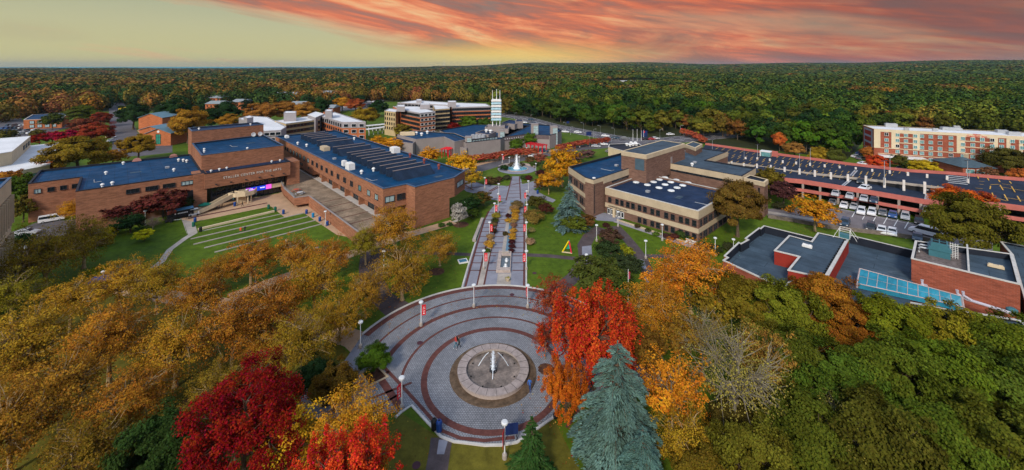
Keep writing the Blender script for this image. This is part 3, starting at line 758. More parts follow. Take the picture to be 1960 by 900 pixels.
for u, z, w, h in ((0.50, 3.05, 1.7, 0.28), (0.535, 2.74, 2.6, 0.16), (0.53, 2.46, 2.2, 0.12), (0.665, 2.9, 1.3, 0.3)): 
    k = 0; x = -w/2
    while x < w/2:
        ww = rnd.uniform(0.08, 0.26); b.box(L_(LL*u+x+ww/2, 1.63, z), (ww, 0.02, h*rnd.uniform(0.7, 1)), angL); x += ww+0.07
b.build('screen_text', wh, sc_o)
text_part('STALLER CENTER FOR THE ARTS', 0.92, material('sign_letter', (0.62, 0.60, 0.55), rough=0.4), ac, L_(LL*0.54, -0.05, 7.75), angL, ext=0.05, space=1.12)
for u in (0.12, 0.28, 0.45, 0.61, 0.76, 0.91):
    b = MB(); b.box(L_(LL*u, -0.18, 6.55), (0.42, 0.34, 0.26), angL); b.build('flood_light', frame_dark, ac)
# round clocks/dishes on the tower wall
for px, py in ((480.5, 257.5), (494.3, 256.2)):
    Vp = Vector(P2(366.7, 251.1, 18.3)); Vq = Vector(P2(504.4, 238.2, 18.3)); tt = (px-366.7)/(504.4-366.7)
    w_ = Vp.lerp(Vq, min(0.98, tt*1.02)); e = (Vq-Vp).normalized(); nn = Vector((e.y, -e.x)); w_ += nn*0.25
    z = HC-(py-YH)*w_.y/F
    b = MB(); b.lathe((0, 0, 0), [(0, 0.0), (0.75, 0.12), (0.75, 0.0)], 18); o = b.build('dish', white, ac)
    o.location = (w_.x-ac.location.x, w_.y-ac.location.y, z); o.rotation_euler = (R(90), 0, math.atan2(e.y, e.x))
# spiral ramp stair
rp = MB()
def rampseg(pts, w, th=0.22, hgt=0.95):
    P_ = [Vector(p) for p in pts]
    for side in (-1, 1):
        l = []
        for i, p in enumerate(P_):
            d = (P_[min(i+1, len(P_)-1)]-P_[max(i-1, 0)]); d.z = 0; d.normalize(); n = Vector((-d.y, d.x, 0))
            l.append((p+n*side*w/2, p+n*side*(w/2-0.18)))
        for (o0, i0), (o1, i1) in zip(l, l[1:]):
            up = Vector((0, 0, hgt)); dn = Vector((0, 0, -th))
            rp.face([o0+dn, o1+dn, o1+up, o0+up]); rp.face([i1+dn, i0+dn, i0+up, i1+up]); rp.face([o0+up, o1+up, i1+up, i0+up])
    for i in range(len(P_)-1):
        ds = []
        for j in (i, i+1):
            d = (P_[min(j+1, len(P_)-1)]-P_[max(j-1, 0)]); d.z = 0; d.normalize(); ds.append(Vector((-d.y, d.x, 0)))
        for zz in (0, -th):
            q = [P_[i]+ds[0]*w/2, P_[i]-ds[0]*w/2, P_[i+1]-ds[1]*w/2, P_[i+1]+ds[1]*w/2]; rp.face([v+Vector((0, 0, zz)) for v in q])
ra = [(L_(u, v, z)) for u, v, z in ((-3.6, -3.2, 0.1), (-1.0, -2.8, 0.55), (1.6, -2.2, 1.2), (4.0, -1.2, 1.9), (6.0, -0.3, 2.35), (7.2, 0.3, 2.5))]
rampseg(ra, 1.9)
rb = [(L_(u, v, 2.5)) for u, v in ((6.4, 0.8), (7.6, -0.9), (9.2, -1.5), (10.8, -1.1), (11.6, 0.4), (11.7, 1.4))]
rampseg(rb, 2.3)
for u, v in ((7.4, -1.9), (9.9, -2.1), (10.9, -1.3)): rp.box(L_(u, v, 1.15), (0.3, 0.3, 2.3), angL)
rp.box(L_(8.6, -0.2, 1.2), (2.6, 0.2, 2.4), angL)
rp.build('entrance_ramp', cream, ac)
# right block (gallery wing)
gz = 10.3
gw = px_poly([(527.5, 260.8), (641.7, 249.2), (890, 326.7), (868.9, 340.7), (851, 334.9)][:0] or [(527.5, 260.8), (641.7, 249.2), (890, 326.7), (870, 339.2), (794.4, 357.8), (777.8, 352.2), (733.3, 361)], gz)
# clean rectangle frame
G0 = Vector(gw[0]); G1 = Vector(gw[6]); gd = (G1-G0).normalized(); gn = Vector((-gd.y, gd.x))   # gn back (NE)
GL = (G1-G0).length
mass(ac, gw, 5.1, gz, brick, roof_blue, coping_blue, par=0.45)
def Gf(u, v, z=0): p = G0+gd*u+gn*v; return Vector((p.x-ac.location.x, p.y-ac.location.y, z))
angG = math.atan2(gd.y, gd.x)
lowp = [Gf(2.0, 1.6), Gf(GL-1.0, 1.6), Gf(GL-1.0, 4.2)]
gl_ = W0(ac, gw)
b = MB(); pl = [tuple(Gf(1.0, 2.0)[:2]), tuple(Gf(GL-0.8, 1.8)[:2]), tuple(Gf(GL-0.8, 9.0)[:2])]
e4, e3, e2 = gl_[4], gl_[3], gl_[2]
# solid corner block going to the ground
V4, V3, V2 = Vector(gl_[4]), Vector(gl_[3]), Vector(gl_[2])
b.prism([gl_[5], gl_[4], tuple(V4.lerp(V3, 0.86)), tuple(V4.lerp(V3, 0.86)+Vector((-6, 7))), (gl_[5][0]-3, gl_[5][1]+4)], 0, 5.12, bottom=False)
b.prism([tuple(Gf(1.0, 2.2)[:2]), tuple(Gf(GL-0.9, 2.0)[:2]), tuple(Gf(GL-0.9, 12)[:2]), tuple(Gf(1.0, 12)[:2])], 0, 5.11, bottom=False)
b.build('lower_wall', brick, ac)
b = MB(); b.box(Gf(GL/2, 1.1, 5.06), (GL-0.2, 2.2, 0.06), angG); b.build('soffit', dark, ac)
ts = [0.155, 0.185, 0.225, 0.265, 0.305, 0.345, 0.39, 0.435, 0.48, 0.525, 0.57, 0.615, 0.66, 0.71, 0.76, 0.81, 0.865, 0.92, 0.965]
cc = {4: glass_lit, 3: glass_lit, 5: glass_lit, 6: glass_lit, 7: glass_lit, 2: glass_lit, 17: glass_lit, 18: glass_lit, 16: glass_teal}
wins(ac, (G0.x, G0.y), (G1.x, G1.y), [(GL*t, 1.75) for t in ts], 6.7, 1.45, gfun=lambda i: cc.get(i, glass))
E0, E1 = Vector(gw[6]), Vector(gw[5]); EL_ = (E1-E0).length
wins(ac, tuple(E0), tuple(E1), [(EL_*0.27, EL_*0.40), (EL_*0.76, EL_*0.36)], 6.7, 1.5, gfun=lambda i: glass_lit if i == 0 else glass)
E2, E3 = Vector(gw[3]), Vector(gw[2]); wins(ac, tuple(E2), tuple(E3), [((E3-E2).length*0.5, (E3-E2).length*0.62)], 6.9, 1.5, gm=glass_lit)
add_w = [(GL*(0.60+0.098*k), 4.3) for k in range(4)]
for c, w in add_w:
    p = Gf(c, 1.98, 2.25); add_win(ac, p, angG, w, 2.6, glass, frame_dark, 5, 1)
for k in range(5):
    b = MB(); b.box(Gf(GL*(0.55+0.098*k), 1.3, 3.5), (0.5, 1.5, 3.2), angG); b.build('pier', brick, ac)
# brick oriel hanging above the terrace
b = MB(); b.prism([tuple(Gf(GL*0.30, -0.1)[:2]), tuple(Gf(GL*0.485, -0.1)[:2]), tuple(Gf(GL*0.485, 2.1)[:2]), tuple(Gf(GL*0.30, 2.1)[:2])], 3.4, 5.6); b.build('oriel', brick, ac)
b = MB(); b.box(Gf(GL*0.36, -0.12, 4.95), (3.2, 0.1, 0.9), angG); b.box(Gf(GL*0.44, -0.12, 4.95), (1.4, 0.1, 0.9), angG); b.build('window_band', glass, ac)
# saw-tooth skylights
ridge = [((752, 328), (821.1, 314.4))]
k0 = Vector(P2(752, 328, 11.95)); u0 = (k0-G0).dot(gd); v0 = (k0-G0).dot(gn)
lefts = [(752, 328), (740, 322.7), (727.8, 317.8), (716, 312.2), (704.4, 308.2), (694, 303.6), (684, 299.7), (674, 295.8), (665, 292.5), (647.5, 285.3), (638.5, 281.6), (616.7, 272.6), (607, 269.4), (597.5, 265), (590.5, 262), (584, 259.4), (577.5, 256.9)]
topm = material('skylight_curb', (0.30, 0.24, 0.22), var=0.1)
dk = material('skylight_felt', (0.014, 0.026, 0.050), rough=0.7, var=0.25, vscale=0.4)
for i, (x, y) in enumerate(lefts):
    k = Vector(P2(x, y, 11.95)); u = (k-G0).dot(gd); v = v0; ln = 11.4 if i < 13 else 9.5
    zb, zt = gz-0.45, 11.95; dep = 3.0 if i in (0, 9, 11) else 1.9
    b = MB()
    a_, b_ = Gf(u, v, zt), Gf(u, v+ln, zt); c_, d2 = Gf(u+dep, v+0.2, zb), Gf(u+dep, v+ln-0.2, zb); e_, f_ = Gf(u-0.25, v, zb), Gf(u-0.25, v+ln, zb)
    b.face([a_, c_, d2, b_]); b.face([e_, a_, b_, f_][::-1]); b.face([e_, c_, a_]); b.face([f_, b_, d2])
    s = b.build('roof_skylight', dk, ac)
    b = MB(); b.box((a_+b_)/2+Vector((0, 0, 0.05)), (0.28, ln, 0.10), angG+0.0); b.build('curb', topm, s)
# roof plant
def plant(parent, px, py, z, size, rz, m, name='air_handler', rx=0):
    x, y = P2(px, py, z); b = MB(); sx, sy, sz = size
    lx, ly = x-parent.location.x, y-parent.location.y
    b.box((lx, ly, z+sz/2), size, rz); b.box((lx, ly, z+sz+0.05), (sx*0.9, sy*0.9, 0.10), rz)
    for k in (-1, 1): b.box((lx+k*0.3*sx*math.cos(rz), ly+k*0.3*sx*math.sin(rz), z+sz+0.14), (sx*0.25, sy*0.5, 0.1), rz)
    return b.build(name, m, parent)
for px, py, s in ((622, 287.5, (4.2, 2.2, 1.3)), (670, 324, (2.8, 1.8, 1.8)), (659, 317, (1.5, 1.2, 1.4)), (756, 292, (3.2, 2.4, 1.8)), (549, 264, (2.6, 1.2, 0.9))): plant(ac, px, py, 9.85, s, angG, white if s[0] < 4 else beige)
for px, py in ((570, 277), (587, 281), (692, 374-0), (715, 328), (678, 268), (692, 333)):
    if py < 350: vent(ac, px, py, 9.85, 0.5, 1.1)
for px, py in ((785, 302), (812, 313), (840, 324)): vent(ac, px, py, 9.85, 0.5, 1.6, material('copper_vent', (0.22, 0.06, 0.05)))
for px, py in ((203, 334), (236, 315), (215, 354), (196, 358), (342, 309), (351, 309.5), (357.5, 311), (333, 328)): vent(ac, px, py, 9.5, 0.42, 0.9)
for px, py in ((262, 309), (332, 301)):
    x, y = P2(px, py, 9.6); b = MB(); b.lathe((0, 0, 0), [(0, 0.0), (1.1, 0.0), (1.1, 0.25), (0, 0.25)], 14, a0=0, a1=math.pi); o = b.build('smoke_vent', material('pinkish_vent', (0.42, 0.20, 0.17)), ac); o.location = (x-ac.location.x, y-ac.location.y, 9.6); o.rotation_euler = (R(80), 0, R(40))
for px, py, z in ((381, 248.5, 18.1), (479.5, 240, 18.1), (473.5, 286.3, 14.1), (391, 288, 14.1), (391, 292, 14.1)): vent(ac, px, py, z, 0.35, 0.7)
for px, py in ((404, 329), (434, 323.5), (481, 310.5), (520, 311), (420, 326), (536, 308.8)): vent(ac, px, py, 9.7, 0.35, 0.6)
# raised terrace with brick parapet
tz = 2.3
T = [Vector(P2(543, 361, 3)), Vector(P2(563.3, 379.5, 3)), Vector(P2(591, 375.6, 3))]
Tend = T[2]+gd*((Vector(P2(664.4, 425.6, 3))-T[2]).length+7.5)
Tpoly = [tuple(T[0]), tuple(T[1]), tuple(T[2]), tuple(Tend), tuple(Tend+gn*9.6), tuple(G0+gd*(GL*0.12)+gn*2.1), tuple(G0+gd*(GL*0.05)-gn*4)]
loc = W0(ac, Tpoly)
b = MB(); pl = ccw(loc)
from mathutils.geometry import tessellate_polygon
for tri in tessellate_polygon([[Vector((x, y, 0)) for x, y in pl]]):
    q = [Vector((*pl[i], tz)) for i in tri]
    if (q[1]-q[0]).cross(q[2]-q[0]).z < 0: q = q[::-1]
    b.face(q)
b.build('terrace_floor', material('stained_terrace', (0.235, 0.175, 0.12), var=0.35, vscale=0.25), ac)
b = MB(); kk = [Vector(p) for p in loc[:4]]
for i, (p, q) in enumerate(zip(kk, kk[1:])):
    z0 = 0.9 if i < 2 else 0.0
    e = (q-p).normalized(); n = Vector((-e.y, e.x))*0.3
    b.prism([tuple(p), tuple(q), tuple(q+n), tuple(p+n)], z0, 3.0)
q = Vector(loc[3]); w = Vector(loc[4]); e = (w-q).normalized(); n = Vector((-e.y, e.x))*0.3; b.prism([tuple(q), tuple(w), tuple(w+n), tuple(q+n)], 0, 3.0)
q = Vector(loc[6]); w = Vector(loc[0]); e = (w-q).normalized(); n = Vector((-e.y, e.x))*0.3; b.prism([tuple(q), tuple(w), tuple(w+n), tuple(q+n)], 0.9, 3.0)
b.build('terrace_wall', brick, ac)
b = MB()
for p, q in zip(kk, kk[1:]):
    e = (q-p).normalized(); n = Vector((-e.y, e.x))*0.32; p2 = p-n*0.1; q2 = q-n*0.1
    b.prism([tuple(p2), tuple(q2), tuple(q2+n*1.2), tuple(p2+n*1.2)], 3.0, 3.12)
b.build('terrace_coping', taupe, ac)
b = MB(); x0 = T[0]+Vector((0.1, 0.1))
for k in range(2): 
    pp_ = kk[0]+(kk[1]-kk[0])*0
b.prism([loc[0], loc[1], tuple(Vector(loc[2])+Vector((1, 1))), tuple(Vector(loc[6]))], 0.9, 1.2); b.build('terrace_slab', brick, ac)
b = MB(); t3 = kk[2]; b.prism([tuple(Gf(GL*0.40, 0)[:2]), tuple(Gf(GL*0.98, 0)[:2]), tuple(Gf(GL*0.98, 1.9)[:2]), tuple(Gf(GL*0.14, 1.9)[:2]), tuple(Gf(GL*0.14, -0.5)[:2])], tz+0.004, tz+0.02); b.build('terrace_walk', material('pale_walk', (0.46, 0.42, 0.38), var=0.1), ac)
b = MB()
tdir = gn
for k in range(5):
    s0 = kk[2]+Vector(gd)*(6+k*5.2); b.box((s0.x+gn.x*4.2, s0.y+gn.y*4.2, tz+0.03), (0.22, 7.6, 0.05), angG)
b.build('expansion_strip', maroon, ac)
b = MB()
rail = [kk[0]+gn*0.0, kk[1]]
for p, q in ((Vector(loc[6]), kk[0]), (kk[0], kk[1])):
    n = max(2, int((q-p).length/1.4))
    for i in range(n+1): s0 = p.lerp(q, i/n); b.tube([(s0.x, s0.y, 3.0), (s0.x, s0.y, 3.9)], 0.035, seg=4)
    for z in (3.3, 3.6, 3.9): b.tube([(p.x, p.y, z), (q.x, q.y, z)], 0.03, seg=4)
b.build('terrace_rail', grey_metal, ac)
# terrace furniture
def cafe_table(px, py, z, m, label):
    x, y = P2(px, py, z); t = empty('terrace_table', (x, y, z), label, 'table')
    b = MB(); b.lathe((0, 0, 0.72), [(0, 0.04), (0.85, 0.04), (0.85, -0.02), (0, -0.02)], 14); b.build('table_top', m, t)
    b = MB(); b.tube([(0, 0, 0), (0, 0, 0.72)], 0.06); b.build('pedestal', grey_metal, t)
    for k in range(4):
        a = R(45+90*k); b = MB(); b.box((1.15*math.cos(a), 1.15*math.sin(a), 0.42), (0.9, 0.32, 0.06), a+R(90)); b.tube([(0, 0, 0.15), (1.15*math.cos(a), 1.15*math.sin(a), 0.4)], 0.03, seg=4); b.build('bench_seat', m, t)
cafe_table(567, 367, tz, material('terracotta_table', (0.42, 0.10, 0.06)), 'red round picnic table on the brick terrace corner')
cafe_table(574, 372.5, tz, material('grey_table', (0.42, 0.42, 0.42)), 'grey round picnic table on the terrace beside the red one')
for px, py, lb in ((372, 397, 'green market parasol left, beside the cream entrance ramp'), (392, 404, 'green market parasol nearest the golf cart, by the bike racks')):
    x, y = P2(px, py); u_ = empty('parasol', (x, y, 0), lb, 'parasol', 'green parasols by the entrance ramp')
    b = MB(); b.tube([(0, 0, 0), (0, 0, 2.3)], 0.04); b.build('pole', grey_metal, u_)
    b = MB(); b.lathe((0, 0, 0), [(1.5, 1.85), (0, 2.4)], 8); b.lathe((0, 0, 0), [(1.5, 1.7), (1.5, 1.85)], 8); b.build('canopy', green_cloth, u_)
    b = MB(); b.lathe((0, 0, 0), [(0.35, 0.022), (0.35, 0.1), (0, 0.12)], 10); b.build('base', concrete, u_)
    b = MB(); b.lathe((0, 0, 0.7), [(0, 0.04), (0.6, 0.04), (0.6, 0)], 12); b.build('table_top', grey_metal, u_)
# bicycle rack row (simple hoops with bikes)
def bicycle(px, py, rz, col, label):
    x, y = P2(px, py); t = empty('bicycle', (x, y, 0.02), label, 'bicycle', 'bicycles by the entrance ramp', rz)
    for s in (-0.52, 0.52):
        b = MB(); b.tube([(s+0.33*math.cos(a), 0, 0.33+0.33*math.sin(a)) for a in (2*math.pi*k/14 for k in range(15))], 0.025, seg=4); b.build('wheel', rubber, t)
    b = MB(); b.tube([(-0.52, 0, 0.33), (-0.15, 0, 0.8), (0.42, 0, 0.82), (0.0, 0, 0.32), (-0.15, 0, 0.8)], 0.025, seg=4); b.tube([(0.52, 0, 0.33), (0.40, 0, 0.98)], 0.025, seg=4); b.tube([(-0.52, 0, 0.33), (0, 0, 0.32)], 0.02, seg=4); o = b.build('frame', cloth_m, t); o.color = (*col, 1)
    b = MB(); b.tube([(0.40, -0.27, 1.0), (0.40, 0.27, 1.0)], 0.02, seg=4); b.build('handlebar', rubber, t)
    b = MB(); b.box((-0.18, 0, 0.92), (0.26, 0.14, 0.06)); b.build('saddle', rubber, t)
for i, (x, y) in enumerate(((405, 402), (410, 400.5), (415, 399.5), (420, 398.5), (425, 397))): bicycle(x, y, angL+R(70), ((0.5, 0.5, 0.5), (0.3, 0.05, 0.05), (0.05, 0.1, 0.3), (0.4, 0.4, 0.42), (0.05, 0.05, 0.05))[i], 'bicycle standing in the row of racks under the cream ramp')

# ================================================================== left edge building (beige slab with fins)
lb = bld('office_block', P2(21.6, 339.6, 18.6), 'tall beige concrete block with vertical fins cut by the left edge of the picture')
e0 = Vector(P2(21.6, 339.6, 18.6)); e1 = Vector(P2(0, 360, 18.6)); ed = (e1-e0).normalized(); en = Vector((ed.y, -ed.x))
if en.x > 0: en = -en
mass(lb, [tuple(e0), tuple(e0+ed*26), tuple(e0+ed*26+en*16), tuple(e0+en*16)], 0, 18.6, cream, roof_blue, coping_blue, par=0.5)
eang = math.atan2(ed.y, ed.x)
b = MB()
for k in range(14):
    for z0, h in ((2.2, 6.0), (10.0, 5.4)):
        p = e0+ed*(0.9+k*1.9)-en*0.22; b.box((p.x-lb.location.x, p.y-lb.location.y, z0+h/2), (0.28, 0.5, h), eang)
b.build('fin', cream, lb)
for z0, h in ((2.2, 6.0), (10.0, 5.4)):
    b = MB(); p = e0+ed*13-en*0.06; b.box((p.x-lb.location.x, p.y-lb.location.y, z0+h/2), (25.4, 0.12, h), eang); b.build('window_strip', material('amber_glass', (0.20, 0.13, 0.07), rough=0.3), lb)
# ================================================================== white sports hall (left, behind)
sh = bld('sports_hall', P2(22, 290, 9), 'white flat roofed hall left of the arts centre, cut by the picture edge')
mass(sh, px_poly([(-40, 300), (22.5, 290), (58.2, 260.7), (-40, 268)], 10), 0, 10, cream, roof_white, white, par=0.05)
sa = px_poly([(-60, 345), (95, 316), (112, 273), (58, 279), (24, 300), (-50, 310)], 5.4)
mass(sh, sa, 0, 5.4, cream, roof_white, white, par=0.05)
S0, S1 = Vector(P2(-60, 345, 5.4)), Vector(P2(95, 316, 5.4)); SL = (S1-S0).length
wins(sh, tuple(S0), tuple(S1), [(SL*t, 2.2) for t in (0.35, 0.47, 0.59, 0.81, 0.93)], 1.4, 2.2, gfun=lambda i: (material('green_window', (0.03, 0.22, 0.15)), material('green_window', (0, 0, 0)), glass, glass_teal, glass_teal)[i])
H0, H1 = Vector(P2(22.5, 290, 10)), Vector(P2(58.2, 260.7, 10)); HL = (H1-H0).length
wins(sh, tuple(H0), tuple(H1), [(HL*t, 3) for t in (0.6, 0.74, 0.88)], 6.8, 1.6, gm=glass_lit)
# ================================================================== administration building (right of walkway)
ad = bld('administration_building', P2(1230, 370, 7), 'brown brick building with beige concrete bands and round white roof lights right of the walkway')
h1 = px_poly([(1088.4, 319.3), (1120, 340), (1135.6, 344.6), (1154.4, 339), (1154.4, 339), (1211, 320.4), (1189.3, 293)], 9.8)
h1 = h1[:3]+h1[4:]
mass(ad, h1, 0, 9.8, brick2, roof_blue, dark, par=0.6)
h2b = [Vector(P2(1159.3, 358.9, 7)), Vector(P2(1336.6, 404.3, 7))]; ax = (h2b[1]-h2b[0]).normalized(); ay = Vector((-ax.y, ax.x))
HX = (h2b[1]-h2b[0]).length
h2 = [tuple(h2b[0]), tuple(h2b[1]), tuple(h2b[1]+ay*21), tuple(h2b[0]+ay*21)]
mass(ad, h2, 0, 7, brick2, roof_navy, coping_white, par=0.5, inner_m=brick2)
axang = math.atan2(ax.y, ax.x)
def A_(u, v, z=0): p = h2b[0]+ax*u+ay*v; return Vector((p.x-ad.location.x, p.y-ad.location.y, z))
def bandbox(mb, u0, v0, u1, v1, z0, z1, out=0.12):
    """bands around front and right faces of the low block"""
    mb.box(A_((u0+u1)/2, v0-out/2, (z0+z1)/2), (u1-u0+out*2, out, z1-z0), axang)
    mb.box(A_(u1+out/2, (v0+v1)/2+0.001, (z0+z1)/2), (out, v1-v0, z1-z0), axang)
b = MB(); bandbox(b, 0, 0, HX, 21, 5.1, 6.97); bandbox(b, 0, 0, HX, 21, 1.85, 2.95); b.build('fascia', beige, ad)
up = [0.055, 0.145, 0.205, 0.275, 0.335, 0.41, 0.47, 0.55, 0.61, 0.695, 0.76, 0.84, 0.90, 0.965]
for k, t in enumerate(up):
    add_win(ad, A_(HX*t, -0.01, 3.35), axang, 0.95, 1.35, glass, frame_dark, 1, 2)
    if k > 4: add_win(ad, A_(HX*t, -0.01, 0.35), axang, 0.95, 1.3, glass, frame_dark, 1, 2)
for k in range(12):
    v = 1.3+k*1.5+(0.35 if k % 2 else 0)
    for z in (0.35, 3.35): add_win(ad, A_(HX+0.01, v, z), axang+R(90), 0.75, 1.35, glass, frame_dark, 1, 2)
# entrance recess and lettering
b = MB(); b.box(A_(HX*0.115, -0.03, 0.92), (HX*0.2, 0.05, 1.8), axang); b.build('doorway', frame_dark, ad)
for k in range(5):
    b = MB(); b.box(A_(HX*0.045+k*1.05, -0.10, 0.85), (0.8, 0.05, 1.55), axang); b.box(A_(HX*0.045+k*1.05, -0.135, 0.9), (0.55, 0.03, 1.2), axang, m=1); b.build('door', [white, glass], ad)
text_part('ADMINISTRATION', 0.62, frame_dark, ad, A_(HX*0.155, -0.20, 2.15), axang, ext=0.03, space=1.15)
b = MB(); b.box(A_(HX*0.13, -0.9, 1.1), (0.55, 0.55, 2.2), axang); b.build('column', cream, ad)
sheet('forecourt_paving', [tuple(h2b[0]+ax*(HX*u)+ay*v) for u, v in ((-0.01, 0), (0.22, 0), (0.2, -3.6), (0.06, -6.2), (-0.10, -3.5))], paver_smooth, 0.03)
p0_, p1_ = h2b[0]+ax*(HX*0.2)-ay*3.2, h2b[0]+ax*(HX*1.02)-ay*3.6
strip('pavement', [p0_, p1_, p1_+ax*4], 1.5, material('pale_path', (0.30, 0.28, 0.30), var=0.1), 0.03)
b = MB(); kerb(b, [p0_+ay*0.95, p1_+ay*0.95], 0.2, 0.35)
tag(b.build('low_wall', beige), 'low beige garden wall in front of the administration windows', 'wall')
# bands + stair towers of the high part
b = MB()
hv = [Vector(p) for p in W0(ad, h1)]
def face_band(mb, p, q, z0, z1, out=0.12, ext=0.0):
    e = (q-p).normalized(); n = Vector((e.y, -e.x)); c = (p+q)/2+n*out/2
    mb.box((c.x, c.y, (z0+z1)/2), ((q-p).length+ext, out, z1-z0), math.atan2(e.y, e.x))
for p, q, z0, z1 in ((hv[0], hv[1], 8.0, 9.77), (hv[0], hv[1], 4.3, 5.4), (hv[0], hv[1], 1.0, 1.6), (hv[1], hv[2], 8.7, 9.77), (hv[2], hv[3], 8.7, 9.77), (hv[3], hv[4], 8.0, 9.77)): face_band(b, p, q, z0, z1)
b.build('fascia', beige, ad)
for z, in ((5.9,), (2.2,)):
    p, q = Vector(h1[0]), Vector(h1[1]); l_ = (q-p).length
    wins(ad, tuple(p), tuple(q), [(l_*t, 0.8) for t in (0.10, 0.2, 0.42, 0.54, 0.76, 0.87)], z, 1.6, cols=1, rows=2)
p, q = Vector(h1[3]), Vector(h1[4]); l_ = (q-p).length
b = MB(); e = (q-p).normalized(); n = Vector((e.y, -e.x)); c = p.lerp(q, 0.62)+n*0.04; b.box((c.x-ad.location.x, c.y-ad.location.y, 7.6), (l_*0.68, 0.08, 0.5), math.atan2(e.y, e.x)); b.build('window_band', glass, ad)
b = MB(); p, q = Vector(h1[2]), Vector(h1[3]); e = (q-p).normalized(); n = Vector((e.y, -e.x)); c = p.lerp(q, 0.12)+n*0.04; b.box((c.x-ad.location.x, c.y-ad.location.y, 4.6), (0.22, 0.08, 7.6), math.atan2(e.y, e.x)); b.build('slit_window', glass, ad)
ct = px_poly([(1189.3, 289.6), (1236.7, 297.1), (1310.9, 275.2), (1266.9, 268.6)], 14.6)
mass(ad, ct, 6.4, 14.6, brick2, roof_slate, cream, par=0.12)
cv = [Vector(p) for p in W0(ad, ct)]
b = MB(); face_band(b, cv[0], cv[1], 13.4, 14.58); face_band(b, cv[1], cv[2], 13.4, 14.58); b.build('fascia', beige, ad)
b = MB(); e = (cv[1]-cv[0]).normalized(); n = Vector((e.y, -e.x)); c = cv[0].lerp(cv[1], 0.75)+n*0.06; b.box((c.x, c.y, 11.6), ((cv[1]-cv[0]).length*0.36, 0.12, 3.2), math.atan2(e.y, e.x)); b.build('louvre', material('blue_grey_louvre', (0.06, 0.10, 0.13), rough=0.5), ad)
b = MB(); c = cv[1].lerp(cv[2], 0.62); e = (cv[2]-cv[1]).normalized(); n = Vector((e.y, -e.x)); c = c+n*0.05; b.box((c.x, c.y, 10.75), (1.0, 0.1, 2.0), math.atan2(e.y, e.x)); b.build('door', taupe, ad)
h3 = [P2(1276, 311.3, 9.8), P2(1420, 337.5, 9.8), P2(1446, 322.3, 9.8), P2(1351, 306.5, 9.8), P2(1393, 290, 9.8), P2(1345, 284, 9.8), P2(1300, 285, 9.8)]
mass(ad, h3, 0, 9.8, brick2, roof_slate, dark, par=0.3)
h3v = [Vector(p) for p in W0(ad, h3)]
b = MB(); face_band(b, h3v[0], h3v[1], 8.1, 9.77); face_band(b, h3v[1], h3v[2], 8.1, 9.77); face_band(b, h3v[3], h3v[4], 8.1, 9.77); b.build('fascia', beige, ad)
e = (h3v[1]-h3v[0]).normalized(); n = Vector((e.y, -e.x)); c = h3v[0].lerp(h3v[1], 0.5)+n*0.04
b = MB(); b.box((c.x, c.y, 7.75), ((h3v[1]-h3v[0]).length*0.95, 0.08, 0.55), math.atan2(e.y, e.x)); b.build('window_band', glass, ad)
tw = px_poly([(1424, 341), (1463, 349.5), (1470, 344), (1435, 335)], 9.2)
mass(ad, tw, 0, 9.2, brick2, dark, cream, par=0.3)
tv = [Vector(p) for p in W0(ad, tw)]
b = MB(); face_band(b, tv[0], tv[1], 8.1, 9.17); face_band(b, tv[1], tv[2], 8.1, 9.17); b.build('fascia', beige, ad)
b = MB(); e = (tv[1]-tv[0]).normalized(); n = Vector((e.y, -e.x)); c = tv[0].lerp(tv[1], 0.75)+n*0.04; b.box((c.x, c.y, 5), (0.4, 0.08, 5.0), math.atan2(e.y, e.x)); b.build('slit_window', glass, ad)
pn = px_poly([(1312, 277), (1331, 283.5), (1344, 276), (1326, 271)], 12.2)
mass(ad, pn, 9.0, 12.2, brick2, roof_slate, cream, par=0.15)
pv = [Vector(p) for p in W0(ad, pn)]
b = MB(); face_band(b, pv[0], pv[1], 11.2, 12.18); face_band(b, pv[1], pv[2], 11.2, 12.18); b.build('fascia', beige, ad)
for i, (px, py) in enumerate(((1217.6, 348), (1239, 353), (1251, 347.5), (1262.3, 343), (1273, 338.9), (1261.4, 358.6), (1273, 352.5), (1284, 347.8), (1294.5, 343.8), (1284.6, 364), (1296, 358.5), (1306.8, 354), (1317, 349))):
    x, y = P2(px, py, 6.7); b = MB(); b.lathe((x-ad.location.x, y-ad.location.y, 6.5), [(0.92, 0), (0.92, 0.12), (0.78, 0.24), (0.45, 0.32), (0, 0.34)], 18); b.build('dome_skylight', material('dome_acrylic', (0.68, 0.70, 0.70), rough=0.25), ad)
for k in range(4): vent(ad, 1309+k*7, 291.5-k*0.8, 9.5, 0.45, 0.8)
vent(ad, 1324.7, 318, 9.5, 0.5, 1.0)
vent(ad, 1137, 343, 9.4, 0.5, 0.5)
nb = bld('service_building', P2(1190, 285, 3.5), 'small beige service building with round roof vents beside the bus road')
mass(nb, px_poly([(1164, 281), (1200, 291), (1235, 284), (1222, 274), (1166, 276)], 4.0), 0, 4.0, cream, dark, coping_white, par=0.5)
for px, py in ((1200, 279), (1206, 280), (1212, 279), (1218, 278.5), (1208, 276), (1216, 276)): vent(nb, px, py, 3.5, 0.9, 1.2)
# bench by the administration building
x, y = P2(1322, 468); bn = empty('park_bench', (x, y, 0), 'white slatted bench in the planting in front of the administration building', 'bench', rz=axang)
b = MB()
for k in range(4): b.box((0, -0.2+k*0.13, 0.45), (2.3, 0.10, 0.04))
b.build('seat', white, bn)
b = MB()
for k in range(3): b.box((0, 0.28, 0.6+k*0.15), (2.3, 0.04, 0.10))
b.build('backrest', white, bn)
for s in (-1.0, 1.0):
    b = MB(); b.box((s, 0.03, 0.24), (0.08, 0.5, 0.48)); b.build('leg', white, bn)
